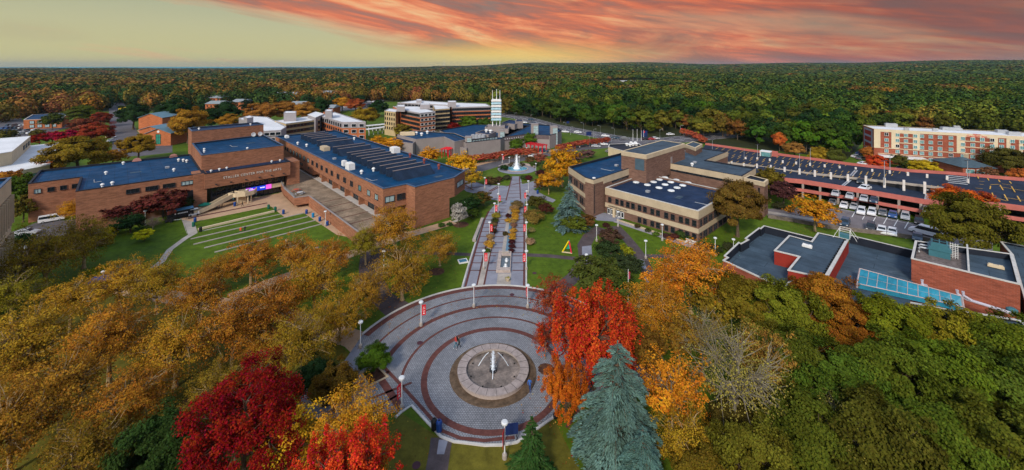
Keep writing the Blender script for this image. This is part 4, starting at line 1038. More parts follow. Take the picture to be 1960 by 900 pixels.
# ================================================================== generic facade helpers
def lv(parent, p): return Vector((p[0]-parent.location.x, p[1]-parent.location.y))
def slab(mb, parent, A, B, t0, t1, z0, z1, out=0.1, m=0):
    """panel proud of wall A->B between fractions t0..t1"""
    a, b = lv(parent, A), lv(parent, B); e = (b-a).normalized(); n = Vector((e.y, -e.x)); L0 = (b-a).length
    c = a+(b-a)*((t0+t1)/2)+n*(out/2); mb.box((c.x, c.y, (z0+z1)/2), (L0*(t1-t0), out, z1-z0), math.atan2(e.y, e.x), m)
def grid(parent, A, B, cols, zs, w, h, gm=None, fm=None, out=0.13, c=1, r=1, gf=None):
    L0 = (Vector(B)-Vector(A)).length
    for k, z in enumerate(zs): wins(parent, A, B, [(L0*t, w) for t in cols], z, h, gm, fm, c, r, gfun=(lambda i, k=k: gf(i, k)) if gf else None, out=out)

# ================================================================== student union roofs (right foreground)
un = bld('union_building', P2(1600, 500, 6), 'low red brick building with slate blue stepped roofs and a teal glass skylight')
u1 = [(1462, 432), (1455.5, 437.4), (1452.9, 436), (1426, 456.4), (1431.5, 459), (1418, 466.3), (1414, 463.6), (1386, 489.7), (1392.4, 493), (1383.6, 498.2), (1500, 552), (1590, 470), (1562, 456.5)]
mass(un, px_poly(u1, 6), 0, 6, red_brick, roof_slate, coping_white, par=1.5, rim=0.22)
u2 = [(1482, 479.5), (1510.6, 450.6), (1553, 462.3), (1565.7, 445.4), (1624.4, 458.2), (1582.6, 533), (1508, 516.9), (1529.3, 491)]
mass(un, px_poly(u2, 7), 0, 7.0, dark_red_paint, roof_slate, coping_white, par=0.15, rim=0.22)
u3 = [(1623, 449.5), (1753, 479.5), (1780, 590), (1530, 590), (1580, 530)]
u3 = px_poly([(1626, 450), (1752, 480)], 6); u3w = [u3[0], u3[1], (u3[1][0]-26, u3[1][1]-25), (u3[0][0]-22, u3[0][1]-21)]
l3 = [Vector(p) for p in W0(un, u3w)]
b = MB(); b.prism([tuple(p) for p in l3], 0, 4.5, 0, 1, bottom=False); b.build('roof', [red_brick, roof_slate], un)
e = (l3[1]-l3[0]).normalized(); n = Vector((e.y, -e.x))*0.25
b = MB(); b.prism([tuple(l3[0]), tuple(l3[1]), tuple(l3[1]+n), tuple(l3[0]+n)], 4.45, 6.0); b.build('parapet', dark, un)
b = MB(); b.prism([tuple(l3[0]-n*.2), tuple(l3[1]-n*.2), tuple(l3[1]+n*1.1), tuple(l3[0]+n*1.1)], 6.0, 6.06); b.build('coping', coping_white, un)
u4 = [P2(1744.4, 494.4, 8.2), P2(1952.9, 544.4, 8.2), P2(1936.7, 486.2, 8.2), P2(1752, 460.7, 8.2)]
mass(un, u4, 0, 8.2, red_brick, roof_slate, coping_white, par=1.0, rim=0.25)
u5 = px_poly([(1936, 487), (1914, 462), (2010, 480), (2100, 560), (1962, 575)], 6)
mass(un, u5, 0, 6.0, red_brick, roof_slate, coping_white, par=0.3, rim=0.25)
# divider in the tall block, gravel pit with the cooling tower
D0, D1 = lv(un, P2(1856.7, 521, 8.2)), lv(un, P2(1852.9, 468.4, 8.2))
b = MB(); e = (D1-D0).normalized(); n = Vector((-e.y, e.x))*0.22; b.prism([tuple(D0), tuple(D1), tuple(D1+n), tuple(D0+n)], 7.1, 8.24); b.build('divider_wall', coping_white, un)
pit = [lv(un, q) for q in (u4[0], P2(1856, 521, 8.2), P2(1852, 468, 8.2), u4[3])]
pi2 = inset([tuple(p) for p in pit], 0.3)
b = MB(); b.face([(*p, 7.215) for p in ccw(pi2)]); b.build('gravel_roof', material('roof_gravel', (0.15, 0.12, 0.11), var=0.4, vscale=1.5), un)
cx_, cy_ = P2(1798, 487, 7.3); lx, ly = cx_-un.location.x, cy_-un.location.y
ua = math.atan2(u4[1][1]-u4[0][1], u4[1][0]-u4[0][0])
ct_ = empty('cooling_tower', (cx_, cy_, 7.22), 'teal metal cooling tower with fan cells on the gravel roof of the red brick building', 'cooling tower', rz=ua)
b = MB(); b.box((0, 0, 0.55), (2.6, 3.0, 1.1)); b.box((0, 0, 1.18), (2.9, 3.2, 0.14))
for k in range(4):
    x0, x1 = -1.3+0.12*k, 1.3-0.12*k
b.prism([(-1.3, -1.5), (1.3, -1.5), (1.3, 1.5), (-1.3, 1.5)], 1.25, 1.6); b.prism([(-1.05, -1.35), (1.05, -1.35), (1.05, 1.35), (-1.05, 1.35)], 1.6, 2.2)
b.build('casing', teal_metal, ct_)
for s in (-0.66, 0.66):
    b = MB(); b.box((0, s, 2.28), (1.8, 1.1, 0.16)); b.build('fan_cell', teal_metal, ct_)
    b = MB()
    for k in (-0.45, 0.45): b.box((k, s, 2.37), (0.75, 0.9, 0.05))
    b.build('fan_grille', rubber, ct_)
b = MB()
for k in range(2): b.tube([(-1.3, -0.9+k*1.5, 0.9), (-2.3, -0.9+k*1.5, 0.9), (-2.5, -0.9+k*1.5, 0.7), (-2.5, -0.9+k*1.5, 0)], 0.16, seg=8)
b.build('pipe', grey_metal, ct_)
x, y = P2(1826, 494, 7.3); ld = empty('ladder_frame', (x, y, 7.22), 'pale metal ladder frames beside the teal cooling tower', 'ladder', rz=ua)
b = MB()
for s in (-0.45, -0.15, 0.15, 0.45): b.tube([(s, 0, 0), (s, 0, 2.6)], 0.04, seg=4)
for z in range(8): b.tube([(-0.45, 0, 0.3+z*0.3), (0.45, 0, 0.3+z*0.3)], 0.03, seg=4)
b.build('frame', white, ld)
plant(un, 1545, 473, 6.9, (1.5, 0.7, 0.35), ua, white, 'roof_unit')
plant(un, 1906, 512, 7.3, (1.8, 0.7, 0.3), ua, cream, 'roof_unit')
# row of small vents along the raised roof edge
for k in range(16):
    px, py = 1578+(1616-1578)*k/15, 524+(461-524)*k/15; x, y = P2(px, py, 6.9); b = MB(); b.box((x-un.location.x, y-un.location.y, 7.0), (0.25, 0.22, 0.28), ua); b.build('roof_anchor', rubber, un)
b = MB(); a_, b_ = P2(1619, 462, 7.0), P2(1578, 533, 7.0); strip('', [lv(un, a_), lv(un, b_)], 0.3, None, 7.08, mb=b); b.build('roof_gutter', coping_white, un)
# stair hatch
hx_, hy_ = P2(1617, 455, 7.0); sx = empty('roof_hatch_stair', (hx_, hy_, 7.05), 'small metal roof platform with railings at the corner of the raised roof', 'roof stair', rz=ua)
b = MB(); b.box((0, 0, 0.35), (1.6, 1.2, 0.7)); b.build('platform', teal_metal, sx)
b = MB()
for x0 in (-0.8, 0.8):
    for y0 in (-0.6, 0.6): b.tube([(x0, y0, 0), (x0, y0, 1.7)], 0.04, seg=4)
for z in (1.3, 1.7):
    b.tube([(-0.8, -0.6, z), (0.8, -0.6, z), (0.8, 0.6, z), (-0.8, 0.6, z), (-0.8, -0.6, z)], 0.035, seg=4)
b.tube([(0.8, -0.6, 1.7), (1.9, -0.9, 0)], 0.035, seg=4); b.tube([(0.8, 0.6, 1.7), (1.9, 0.9, 0)], 0.035, seg=4); b.tube([(-0.8, -0.6, 1.7), (-1.6, -1.6, 0)], 0.035, seg=4)
b.build('railing', white, sx)
# glass skylight
ta, tb = Vector(P2(1645.7, 514.5, 6.4)), Vector(P2(1841, 568, 6.4)); ba, bb = Vector(P2(1640, 543, 5.2)), Vector(P2(1844, 588, 5.2))
b = MB(); g = MB(); n = 10
for k in range(n):
    p, q = ta.lerp(tb, k/n), ta.lerp(tb, (k+1)/n); r, s = ba.lerp(bb, k/n), ba.lerp(bb, (k+1)/n)
    L4 = [Vector((*lv(un, p), 6.4)), Vector((*lv(un, q), 6.4)), Vector((*lv(un, s), 5.2)), Vector((*lv(un, r), 5.2))]
    g.face(L4[::-1]); g.face([L4[3], L4[2], Vector((*L4[2][:2], 4.52)), Vector((*L4[3][:2], 4.52))][::-1])
    b.tube([L4[0]+Vector((0, 0, 0.04)), L4[3]+Vector((0, 0, 0.04))], 0.045, seg=4)
    m_ = (L4[0]+L4[3])/2; m2 = (L4[1]+L4[2])/2; b.tube([m_+Vector((0, 0, 0.04)), m2+Vector((0, 0, 0.04))], 0.018, seg=4)
TA, TB, BA, BB = (Vector((*lv(un, p), z)) for p, z in ((ta, 6.44), (tb, 6.44), (ba, 5.24), (bb, 5.24)))
for p, q in ((TA, TB), (BA, BB)): b.tube([p, q], 0.08, seg=4)
b.tube([TA, BA], 0.1, seg=4); b.tube([TB, BB], 0.13, seg=4); b.box(BA-Vector((0, 0, 0.35)), (0.2, 0.2, 0.7)); b.box(BB-Vector((0, 0, 0.35)), (0.26, 0.26, 0.7))
# back side of the skylight
g.face([Vector((*TA[:2], 4.5)), Vector((*TB[:2], 4.5)), TB, TA][::-1]); g.face([TA, BA, Vector((*BA[:2], 4.5)), Vector((*TA[:2], 4.5))]); g.face([TB, BB, Vector((*BB[:2], 4.5)), Vector((*TB[:2], 4.5))])
sg = g.build('skylight', glass_blue, un); fb = b.build('skylight_frame', material('pinkish_frame', (0.42, 0.34, 0.33), rough=0.4), un)
# ducts along the brick wall
pipe_m = material('insulated_duct', (0.46, 0.44, 0.50), rough=0.35, var=0.1)
b = MB(); q = lambda px, py, z: Vector((*lv(un, P2(px, py, z)), z))
for off in (0, 0.42): b.tube([q(1832, 555, 6.2)+Vector((off, -off, 0)), q(1833, 563, 5.6)+Vector((off, -off, 0)), q(1850, 573, 5.0)+Vector((off, -off, 0)), q(1908, 591, 5.0)+Vector((off, -off, 0)), q(1922, 596, 4.8)+Vector((off, -off, 0)), q(1940, 602, 4.8)+Vector((off, -off, 0))], 0.19, seg=8)
b.build('duct', pipe_m, un)
b = MB(); b.tube([q(1765, 535, 5.9), q(1765.5, 545, 5.2), q(1773, 547, 4.8)], 0.22, seg=8); b.build('duct', pipe_m, un)
x, y = P2(1937, 597, 4.6); b = MB(); b.lathe((x-un.location.x, y-un.location.y, 4.5), [(0.6, 0), (0.6, 0.5), (0.3, 0.7), (0, 0.7)], 14); b.build('roof_fan', teal_metal, un)
low_e = [P2(1846, 588, 4.5), P2(1952, 612, 4.5), P2(1990, 650, 4.5), P2(1850, 640, 4.5)]
mass(un, [P2(1640, 560, 4.3), P2(1780, 585, 4.3), P2(1950, 612, 4.3), P2(2020, 660, 4.3), P2(1700, 640, 4.3), P2(1600, 600, 4.3)], 0, 4.3, red_brick, roof_slate, coping_white, par=0.3)
x, y = P2(1640, 646, 2.2); add_win(un, (*lv(un, (x, y)), 1.6), ua, 2.4, 1.2, glass_teal, frame_dark, 2, 1)

for k, (px, py, z, bb) in enumerate(((180, 345, 9.5, ac), (260, 330, 9.5, ac), (320, 322, 9.5, ac), (440, 279, 13.95, ac), (480, 274, 13.95, ac), (640, 305, 9.85, ac), (700, 342, 9.85, ac), (840, 338, 9.85, ac), (1180, 318, 9.2, ad), (1150, 324, 9.2, ad), (1300, 378, 6.5, ad), (1240, 368, 6.5, ad), (1330, 388, 6.5, ad), (1240, 281, 14.48, ad), (1330, 312, 9.5, ad))):
    x, y = P2(px, py, z); b = MB(); c = (x-bb.location.x, y-bb.location.y)
    if k % 3 == 0: b.tube([(c[0], c[1], z+0.12), (c[0]+2.6, c[1]-2.5, z+0.12), (c[0]+3.6, c[1]-1.5, z+0.12)], 0.07, seg=5); b.build('roof_pipe', grey_metal, bb)
    elif k % 3 == 1: b.box((c[0], c[1], z+0.02), (2.4, 1.3, 0.03), R(44)); b.build('roof_patch', roof_slate, bb)
    else: b.box((c[0], c[1], z+0.2), (0.9, 0.9, 0.4), R(44)); b.box((c[0], c[1], z+0.43), (1.0, 1.0, 0.06), R(44)); b.build('roof_hatch', grey_metal, bb)

# ================================================================== parking garage
ga = bld('parking_garage', P2(1650, 350, 5), 'long open multi level parking garage with salmon parapets and a dark striped top deck')
# deck strips in world space
bk = [(1350, 277.5, 5.0), (1455, 292.9, 5.0), (1622, 316, 5.0), (1739, 329.5, 5.6), (1813, 334, 6.2), (1960, 347, 6.6), (2120, 360, 6.8)]      # far edge (deck level)
md = [(1330, 302, 5.0), (1446, 317, 5.0), (1535, 329, 5.2), (1660, 342.7, 5.9), (1733, 350.2, 6.3), (1806, 359, 6.5)]                         # split edge, upper side
fr = [(1430, 338, 5.0), (1535, 348, 5.0), (1640, 364.5, 4.8), (1769, 386.6, 4.6), (1832, 392, 5.6), (1907, 393, 6.6), (1960, 400, 6.6), (2120, 420, 6.6)]
def W3(l): return [Vector((*lv(ga, P2(x, y, z)), z)) for x, y, z in l]
def poly3(mb, pts, m=0):
    for tri in tessellate_polygon([[Vector((p.x, p.y, 0)) for p in pts]]):
        q = [pts[i] for i in tri]
        if (q[1]-q[0]).cross(q[2]-q[0]).z < 0: q = q[::-1]
        mb.face(q, m)
BK, MD, FR = W3(bk), W3(md), W3(fr)
b = MB(); poly3(b, BK[:5]+MD[::-1]); 
RJ = [BK[4], BK[5], BK[6], FR[7], FR[6], FR[5], FR[4], MD[5]]; poly3(b, RJ)
b.build('upper_deck', asphalt_dark, ga)
MDl = [Vector((p.x, p.y, z)) for p, z in zip(MD, (4.99, 4.97, 4.85, 4.6, 4.5, 4.4))]
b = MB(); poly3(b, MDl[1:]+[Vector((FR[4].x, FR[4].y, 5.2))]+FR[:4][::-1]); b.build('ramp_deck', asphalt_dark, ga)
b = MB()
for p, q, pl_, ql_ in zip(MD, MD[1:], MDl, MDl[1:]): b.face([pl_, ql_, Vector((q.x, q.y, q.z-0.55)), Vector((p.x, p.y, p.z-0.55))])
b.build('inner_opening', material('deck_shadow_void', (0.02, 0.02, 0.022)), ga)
def beam(mb, pts, h0, h1, th=0.35, m=0, off=0.0):
    for p, q in zip(pts, pts[1:]):
        d = (q-p); d.z = 0; d.normalize(); n = Vector((d.y, -d.x, 0)); a0, a1 = n*off, n*(off+th)
        c = [p+a0, q+a0, q+a1, p+a1]
        lo = [Vector((v.x, v.y, v.z+h0)) for v in c]; hi = [Vector((v.x, v.y, v.z+h1)) for v in c]
        mb.face(hi); mb.face(lo[::-1])
        for i in range(4): mb.face([lo[i], lo[(i+1) % 4], hi[(i+1) % 4], hi[i]])
b = MB(); beam(b, MD, -0.55, 0.12, 0.2); b.build('split_edge', concrete, ga)
FRb = [Vector((p.x, p.y, min(p.z, p.z))) for p in FR]
sal = salmon
b = MB(); beam(b, FR, -0.55, 0.75, 0.3); b.build('parapet', sal, ga)
b = MB(); beam(b, BK[::-1], -0.5, 0.9, 0.3); b.build('parapet', sal, ga)
FR2 = [Vector((p.x, p.y, p.z-2.5)) for p in FR]
b = MB(); beam(b, FR2, -0.45, 0.45, 0.3); b.build('parapet', sal, ga)
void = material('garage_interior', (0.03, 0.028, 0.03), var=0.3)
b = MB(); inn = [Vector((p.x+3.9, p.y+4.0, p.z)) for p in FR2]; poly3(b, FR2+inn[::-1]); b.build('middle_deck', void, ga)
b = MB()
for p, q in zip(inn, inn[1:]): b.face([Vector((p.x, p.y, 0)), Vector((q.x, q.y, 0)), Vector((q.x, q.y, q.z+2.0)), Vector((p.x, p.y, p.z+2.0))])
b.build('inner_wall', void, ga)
def along(pts, t):
    tot = sum((q-p).length for p, q in zip(pts, pts[1:])); s = t*tot
    for p, q in zip(pts, pts[1:]):
        l_ = (q-p).length
        if s <= l_: return p.lerp(q, s/l_), (q-p).normalized()
        s -= l_
    return pts[-1], (pts[-1]-pts[-2]).normalized()
for k, px in enumerate((1538, 1571, 1605.5, 1643, 1681, 1722, 1764, 1812, 1862, 1914, 1968)):
    for (x0, y0, z0), (x1, y1, z1) in zip(fr, fr[1:]):
        if x0 <= px <= x1:
            t = (px-x0)/(x1-x0); p = W3([(px, y0+(y1-y0)*t, z0+(z1-z0)*t)])[0]
            b = MB(); b.box((p.x-0.1, p.y+0.1, (p.z-0.5)/2), (0.55, 0.55, p.z-0.5), R(-40)); b.build('column', material('column_concrete', (0.30, 0.25, 0.22), var=0.15), ga)
# parking bay lines on the decks
ym = MB()
def lerp3(a, b, t): return tuple(a[i]+(b[i]-a[i])*t for i in range(3))
def at_edge(edge, px):
    for e0, e1 in zip(edge, edge[1:]):
        if e0[0] <= px <= e1[0]: return lerp3(e0, e1, (px-e0[0])/(e1[0]-e0[0]))
    return edge[-1]
def mark(pa, pb, w=0.15):
    a, c = W3([pa, pb]); a.z += 0.012; c.z += 0.012; d = (c-a).normalized(); n = Vector((-d.y, d.x, 0))*w/2
    ym.face([a-n, c-n, c+n, a+n])
def between(px, t, e0, e1):
    u = at_edge(e0, px+0); v = at_edge(e1, px+0); return lerp3(u, v, t)
def slant_mark(px, t0, t1, dx, e0, e1):
    a = between(px, t0, e0, e1); c = between(px-dx, t1, e0, e1); mark(a, c)
for k in range(38):
    px = 1376+k*11.6; sc_ = (px-1350)/450
    for t0 in (0.04, 0.36, 0.52, 0.82):
        slant_mark(px+t0*-10, t0, t0+0.17, 6.5-4.0*sc_, bk, md)
for k in range(17):
    px = 1516+k*15.8
    slant_mark(px, 0.08, 0.30, 4.5, [(x, y, z) for (x, y, _), z in zip(md, (4.99, 4.97, 4.85, 4.6, 4.5, 4.4))], fr)
for x0, y0, x1, y1 in ((1871, 337, 1873, 342), (1890, 341, 1893, 345.5), (1911, 344, 1914, 348.5), (1932, 347, 1936, 351.5), (1914, 354, 1920, 364), (1936, 357, 1943, 368), (1922, 372, 1929, 384), (1947, 375, 1955, 388), (1895, 362, 1896, 356), (1896, 353.5, 1912, 353), (1899, 369, 1901, 376), (1902, 377, 1927, 385), (1874, 347, 1884, 347.5), (1875, 353, 1883, 353.5), (1867, 360, 1881, 361.5), (1878, 370, 1886, 372), (1912, 357, 1962, 366), (1922, 378, 1962, 384), (1918, 352, 1936, 354.5), (1880, 380, 1896, 384)):
    mark((x0, y0, 6.62), (x1, y1, 6.62), 0.22)
ym.build('bay_lines', yellow_paint, ga)['kind'] = 'stuff'
b = MB()
for (px0, py0, px1, py1, z) in ((1607, 359, 1626, 343.5, 5.0), (1611, 359.5, 1629, 345, 5.0)): 
    a, c = W3([(px0, py0, z), (px1, py1, z)]); a.z += 0.03; c.z += 0.03; strip('', [a, c], 0.35, None, 5.03, mb=b)
for (px0, py0, px1, py1) in ((1627, 337, 1637, 326), (1631, 338, 1641, 327)):
    a, c = W3([(px0, py0, 5.7), (px1, py1, 5.3)]); d = (c-a).normalized(); n = Vector((-d.y, d.x, 0))*0.18; up = Vector((0, 0, 0.12)); b.face([a-n+up, c-n+up, c+n+up, a+n+up])
b.build('expansion_joint', grey_metal, ga)
b = MB(); poly3(b, [v+Vector((0, 0, 0.03)) for v in W3([(1771, 371, 4.65), (1812, 375, 4.9), (1812, 388, 5.2), (1768, 386, 4.6)])]); b.build('steel_plate', grey_metal, ga)
b = MB()
for k in range(5):
    a, c = W3([(1814, 336.5+k*3.3, 6.5), (1852, 340.5+k*3.3, 6.6)]); b.tube([a+Vector((0, 0, 0.05)), c+Vector((0, 0, 0.05))], 0.12, seg=4)
b.build('ramp_beam', grey_metal, ga)
# white pillars standing above the decks
wp = material('pillar_paint', (0.66, 0.62, 0.58), var=0.12, vscale=1.0)
def zin(px, py):
    return 5.0 if px < 1622 else 5.0+min(1.6, (px-1622)/190*1.6)
for (px, py, h) in ((1400.6, 333-20, 0.7), (1427.3, 304.5, 0.7), (1449.6, 309-4, 0.7), (1473.5, 308, 0.8), (1498.3, 312, 0.9), (1524, 314.5, 0.9), (1550.5, 317.5, 1.0), (1578.5, 320.5, 1.0), (1607.3, 323.5, 1.0), (1638, 325.5, 0.9), (1669.6, 329, 0.9), (1703, 332.5, 1.0), (1737.8, 336.5, 1.1), (1774.5, 340.5, 1.1), (1812.7, 344.5, 1.2), (1424, 318, 1.0), (1449, 321.5, 1.4), (1475.5, 320, 0.7), (1852.5, 350.5, 1.2)):
    z = zin(px, py) if px < 1800 else 6.55; p = W3([(px, py, z)])[0]; b = MB(); b.box((p.x, p.y, z+h/2), (0.5, 0.5, h), R(-42)); b.build('pillar', wp, ga)
for (px, py, h) in ((1502, 329, 1.6), (1530.5, 333.7, 1.8), (1559.8, 338, 2.0), (1590.5, 343, 2.1), (1623, 347.5, 2.2), (1657.5, 353, 2.5), (1693, 359, 2.8), (1730, 365, 3.0), (1770, 371, 3.3)):
    z = 4.95-(px-1500)/270*0.3; p = W3([(px, py, z)])[0]; b = MB(); b.box((p.x, p.y, z+h/2), (0.55, 0.55, h), R(-42)); b.build('pillar', wp, ga)
# glass stair kiosk
p = P2(1466, 299, 5.0); kx = empty('stair_kiosk', (p[0], p[1], 5.0), 'small white and glass stair kiosk on the far edge of the garage deck', 'kiosk', rz=R(-45))
b = MB(); b.box((0, 0, 1.9), (3.6, 3.0, 0.3)); b.box((-1.6, 0, 0.95), (0.3, 2.8, 1.9)); b.box((0, 1.3, 0.95), (3.4, 0.2, 1.9)); b.build('frame', white, kx)
b = MB(); b.box((0.2, -1.35, 0.95), (2.8, 0.1, 1.7)); b.box((1.65, 0, 0.95), (0.1, 2.6, 1.7)); b.build('glazing', glass_teal, kx)
b = MB(); b.box((2.6, 1.6, 1.0), (2.2, 0.4, 2.2)); b.build('back_wall', salmon, kx)

# ================================================================== hotel
ho = bld('hotel', P2(1800, 300, 7), 'five storey red brick and cream hotel with a white roof and red rooftop lettering')
hz = 14.0
hf = [P2(1672.7, 247, hz), P2(1831, 255, hz), P2(1960, 262.2, hz), P2(2120, 270, hz)]
hp = [hf[0], hf[3], P2(2160, 262, hz), P2(1652, 239.6, hz)]
mass(ho, hp, 0, hz, red_brick, roof_white, cream, par=0.25)
HA, HB = hf[0], hf[3]; HLn = (Vector(HB)-Vector(HA)).length
def hot(px, zz=12.5):  # photo column -> fraction along front wall
    # intersect sight line with wall line
    a, c = Vector(HA), Vector(HB); k = (px-XC)/F; d = c-a
    return (k*a.y-a.x)/(d.x-k*d.y)
cr = material('cream_render', (0.62, 0.52, 0.36), var=0.05)
b = MB(); slab(b, ho, HA, HB, 0, 1, 13.05, 13.97, 0.16)
for p0, p1 in ((1641, 1652), ): pass
for p0, p1 in ((1672.7, 1685), (1706, 1721), (1747, 1761), (1831, 1846.5), (1901, 1910), (1926, 1934), (1950, 1958)): slab(b, ho, HA, HB, max(0, hot(p0)), hot(p1), 6.55, 13.04, 0.13)
for p0, p1 in ((1706, 1761), (1831, 1910), (1926, 1960)): slab(b, ho, HA, HB, hot(p0), hot(p1), 12.75, 13.05, 0.12)
for z in (11.15, 8.9):
    for p0, p1 in ((1721, 1747), (1846.5, 1901)): slab(b, ho, HA, HB, hot(p0), hot(p1), z-0.15, z+0.15, 0.11)
slab(b, ho, HA, HB, 0, 1, 6.3, 6.54, 0.17); slab(b, ho, HA, HB, 0.02, 1, 4.0, 4.2, 0.15)
b.build('facade_panel', cr, ho)
b = MB(); slab(b, ho, P2(1652, 239.6, hz), HA, 0.12, 0.88, 4.5, 13.4, 0.1); b.build('facade_panel', material('grey_panel', (0.25, 0.28, 0.33)), ho)
b = MB()
for z in (10.9, 8.3, 5.7): slab(b, ho, P2(1652, 239.6, hz), HA, 0.2, 0.78, z, z+1.7, 0.14)
b.build('balcony_row', dark_red_paint, ho)
cols = [hot(c) for c in (1696.3, 1717.5, 1733.5, 1751.5, 1764, 1781, 1798.7, 1819.5, 1842.5, 1861.2, 1879.5, 1898.5, 1916.3, 1937, 1956)]
grid(ho, HA, HB, cols, (11.45, 9.2, 6.95, 4.7), 1.25, 1.3, None, white, out=0.15, c=2, gf=lambda i, k: glass if (i*5+k*3) % 11 == 0 else glass_teal)
grid(ho, HA, HB, cols[5:9], (2.3,), 1.25, 1.3, glass_teal, white, out=0.15, c=2)
hd = (Vector(HB)-Vector(HA)).normalized(); hn = Vector((hd.y, -hd.x)); hang = math.atan2(hd.y, hd.x)
p = Vector(HA)+hd*HLn*hot(1869)+hn*0.2
text_part('Hilton', 0.85, red_paint, ho, (p.x-ho.location.x, p.y-ho.location.y, 13.62), hang, ext=0.06)
text_part('Garden Inn', 1.25, red_paint, ho, (p.x-ho.location.x, p.y-ho.location.y, 12.80), hang, ext=0.06)
for px, py, s in ((1705, 243, (4, 2, 1.4)), (1735, 250, (1.5, 1, 1)), (1790, 250, (1.5, 1, .8)), (1820, 249, (6, 2.5, 1.0)), (1917, 254, (3.0, 2, 1)), (1940, 258, (3.5, 2, 1)), (1831, 246, (2, 1, 1))): plant(ho, px, py, hz-0.2, s, hang, grey_metal)
b = MB(); p = Vector(HA)+hd*HLn*hot(1722)+hn*2.5; b.box((p.x-ho.location.x, p.y-ho.location.y, 3.5), (14, 4.5, 0.4), hang)
for s in (-6, 0, 6): b.box((p.x-ho.location.x+hd.x*s+hn.x*1.5, p.y-ho.location.y+hd.y*s+hn.y*1.5, 1.7), (0.4, 0.4, 3.4), hang)
b.build('entrance_canopy', white, ho)
b = MB(); p = Vector(HA)+hd*HLn*hot(1745)+hn*5.2; b.box((p.x-ho.location.x, p.y-ho.location.y, 2.4), (6, 2.5, 0.5), hang); b.build('awning', blue_plastic, ho)
# pavilion with hipped blue roof
pv_ = bld('hotel_pavilion', P2(1872, 312, 0), 'single storey brick pavilion with a hipped blue grey roof in front of the hotel')
e1_, e2_ = Vector(P2(1843, 320, 3.2)), Vector(P2(1905, 322, 3.2)); dd = (e2_-e1_).normalized(); nn = Vector((-dd.y, dd.x))
c0, c1, c2, c3 = (lv(pv_, v) for v in (e1_, e2_, e2_+nn*13, e1_+nn*13))
b = MB(); b.prism([tuple(v) for v in (c0, c1, c2, c3)], 0, 3.2); b.build('wall', red_brick, pv_)
b = MB(); o4 = inset([tuple(v) for v in (c0, c1, c2, c3)], -0.6); m1 = (c0+c3)/2+dd*4.5; m2 = (c1+c2)/2-dd*4.5; z0, z1 = 3.15, 5.6
q0, q1, q2, q3 = [Vector((*v, z0)) for v in o4]; r1, r2 = Vector((*m1, z1)), Vector((*m2, z1))
cc_ = [Vector((*v, z0)) for v in (c0-dd*.6-nn*.6, c1+dd*.6-nn*.6, c2+dd*.6+nn*.6, c3-dd*.6+nn*.6)]
b.face([cc_[0], cc_[1], r2, r1]); b.face([cc_[1], cc_[2], r2]); b.face([cc_[2], cc_[3], r1, r2]); b.face([cc_[3], cc_[0], r1]); b.face(cc_[::-1])
b.build('roof', material('dark_shingle', (0.065, 0.10, 0.125), var=0.15), pv_)
pl_ = (e2_-e1_).length
wins(pv_, tuple(e1_), tuple(e2_), [(pl_*0.22, 2.6), (pl_*0.55, 2.6), (pl_*0.84, 1.8)], 0.8, 1.7, glass_teal, white, 2)
b = MB(); m3 = (m1+m2)/2; b.box((m3.x+1.5, m3.y, 6.0), (1.0, 1.0, 1.6), 0.3); b.build('chimney', beige, pv_)

# ================================================================== dorm blocks
def dorm(label, polys, group='residence halls'):
    d = bld('residence_hall', polys[0][0], label, 'building', group)
    return d
def block(parent, poly, z, wall, faces, roof=roof_white, nfl=5, top=None, z0=0):
    mass(parent, poly, z0, z, wall, roof, material('grey_trim', (0.42, 0.40, 0.40)), par=0.2, rim=0.3)
    fh = (z-0.6)/nfl
    for (i, n, w, style) in faces:
        A, B = poly[i], poly[(i+1) % len(poly)]
        if (Vector(B)-Vector(A)).length < 1: continue
        # keep outside on the right hand: polygon given clockwise seen from above -> swap
        cs = sum(p[0]*q[1]-q[0]*p[1] for p, q in zip(poly, poly[1:]+poly[:1]))
        if cs < 0: A, B = B, A
        zs = [0.9+k*fh for k in range(nfl)]
        grid(parent, A, B, [(k+0.5)/n for k in range(n)], zs[1:], w, fh*0.58, None, white if style == 'g' else frame_dark, out=0.12 if style != 'g' else 0.16, c=1)
        if top:
            b = MB(); slab(b, parent, A, B, 0, 1, z-fh-0.1, z-0.13, 0.10); b.build('upper_panel', top, parent)
gtop = material('grey_cladding', (0.30, 0.28, 0.29), var=0.05)
crm = material('yellow_cream_brick', (0.50, 0.38, 0.20), var=0.08)
dz_ = 14.0
da = bld('residence_hall', P2(655, 233, dz_), 'orange brick and grey residence hall with a white roof directly behind the sawtooth roof', 'building', 'residence halls')
pA = px_poly([(655, 234), (700, 233.5), (640, 214.5), (611, 221)], dz_)
block(da, pA, dz_, orange_brick, [(0, 3, 2.2, 'g'), (3, 11, 1.5, 'w')], top=gtop)
db = bld('residence_hall', P2(575, 232, 13.5), 'cream brick residence hall with a square grey rooftop room, left of the orange one', 'building', 'residence halls')
pB = px_poly([(526, 231), (547, 237), (612, 228.5), (592, 222)], 13.0)
block(db, pB, 13.0, crm, [(1, 10, 1.7, 'w')])
mass(db, px_poly([(543, 216.5), (567, 216), (567, 213), (546, 213)], 17), 12.7, 17, gtop, roof_white, gtop, par=0.05)
mass(db, px_poly([(589, 219.5), (604, 225), (620, 218), (604, 214)], 14.6), 0, 14.6, gtop, roof_white, white, par=0.05)
dc = bld('residence_hall', P2(510, 240, 13), 'white roofed residence hall just behind the arts centre tower', 'building', 'residence halls')
pC = px_poly([(457, 226), (505, 251), (538, 249), (548, 242.5), (512, 224), (480, 222)], 12.6)
block(dc, pC, 12.6, gtop, [(1, 3, 2.0, 'g')])
mass(dc, px_poly([(466, 224), (473, 226.5), (485, 224.5), (478, 221)], 16.5), 12.3, 16.5, gtop, roof_white, gtop, par=0.05)
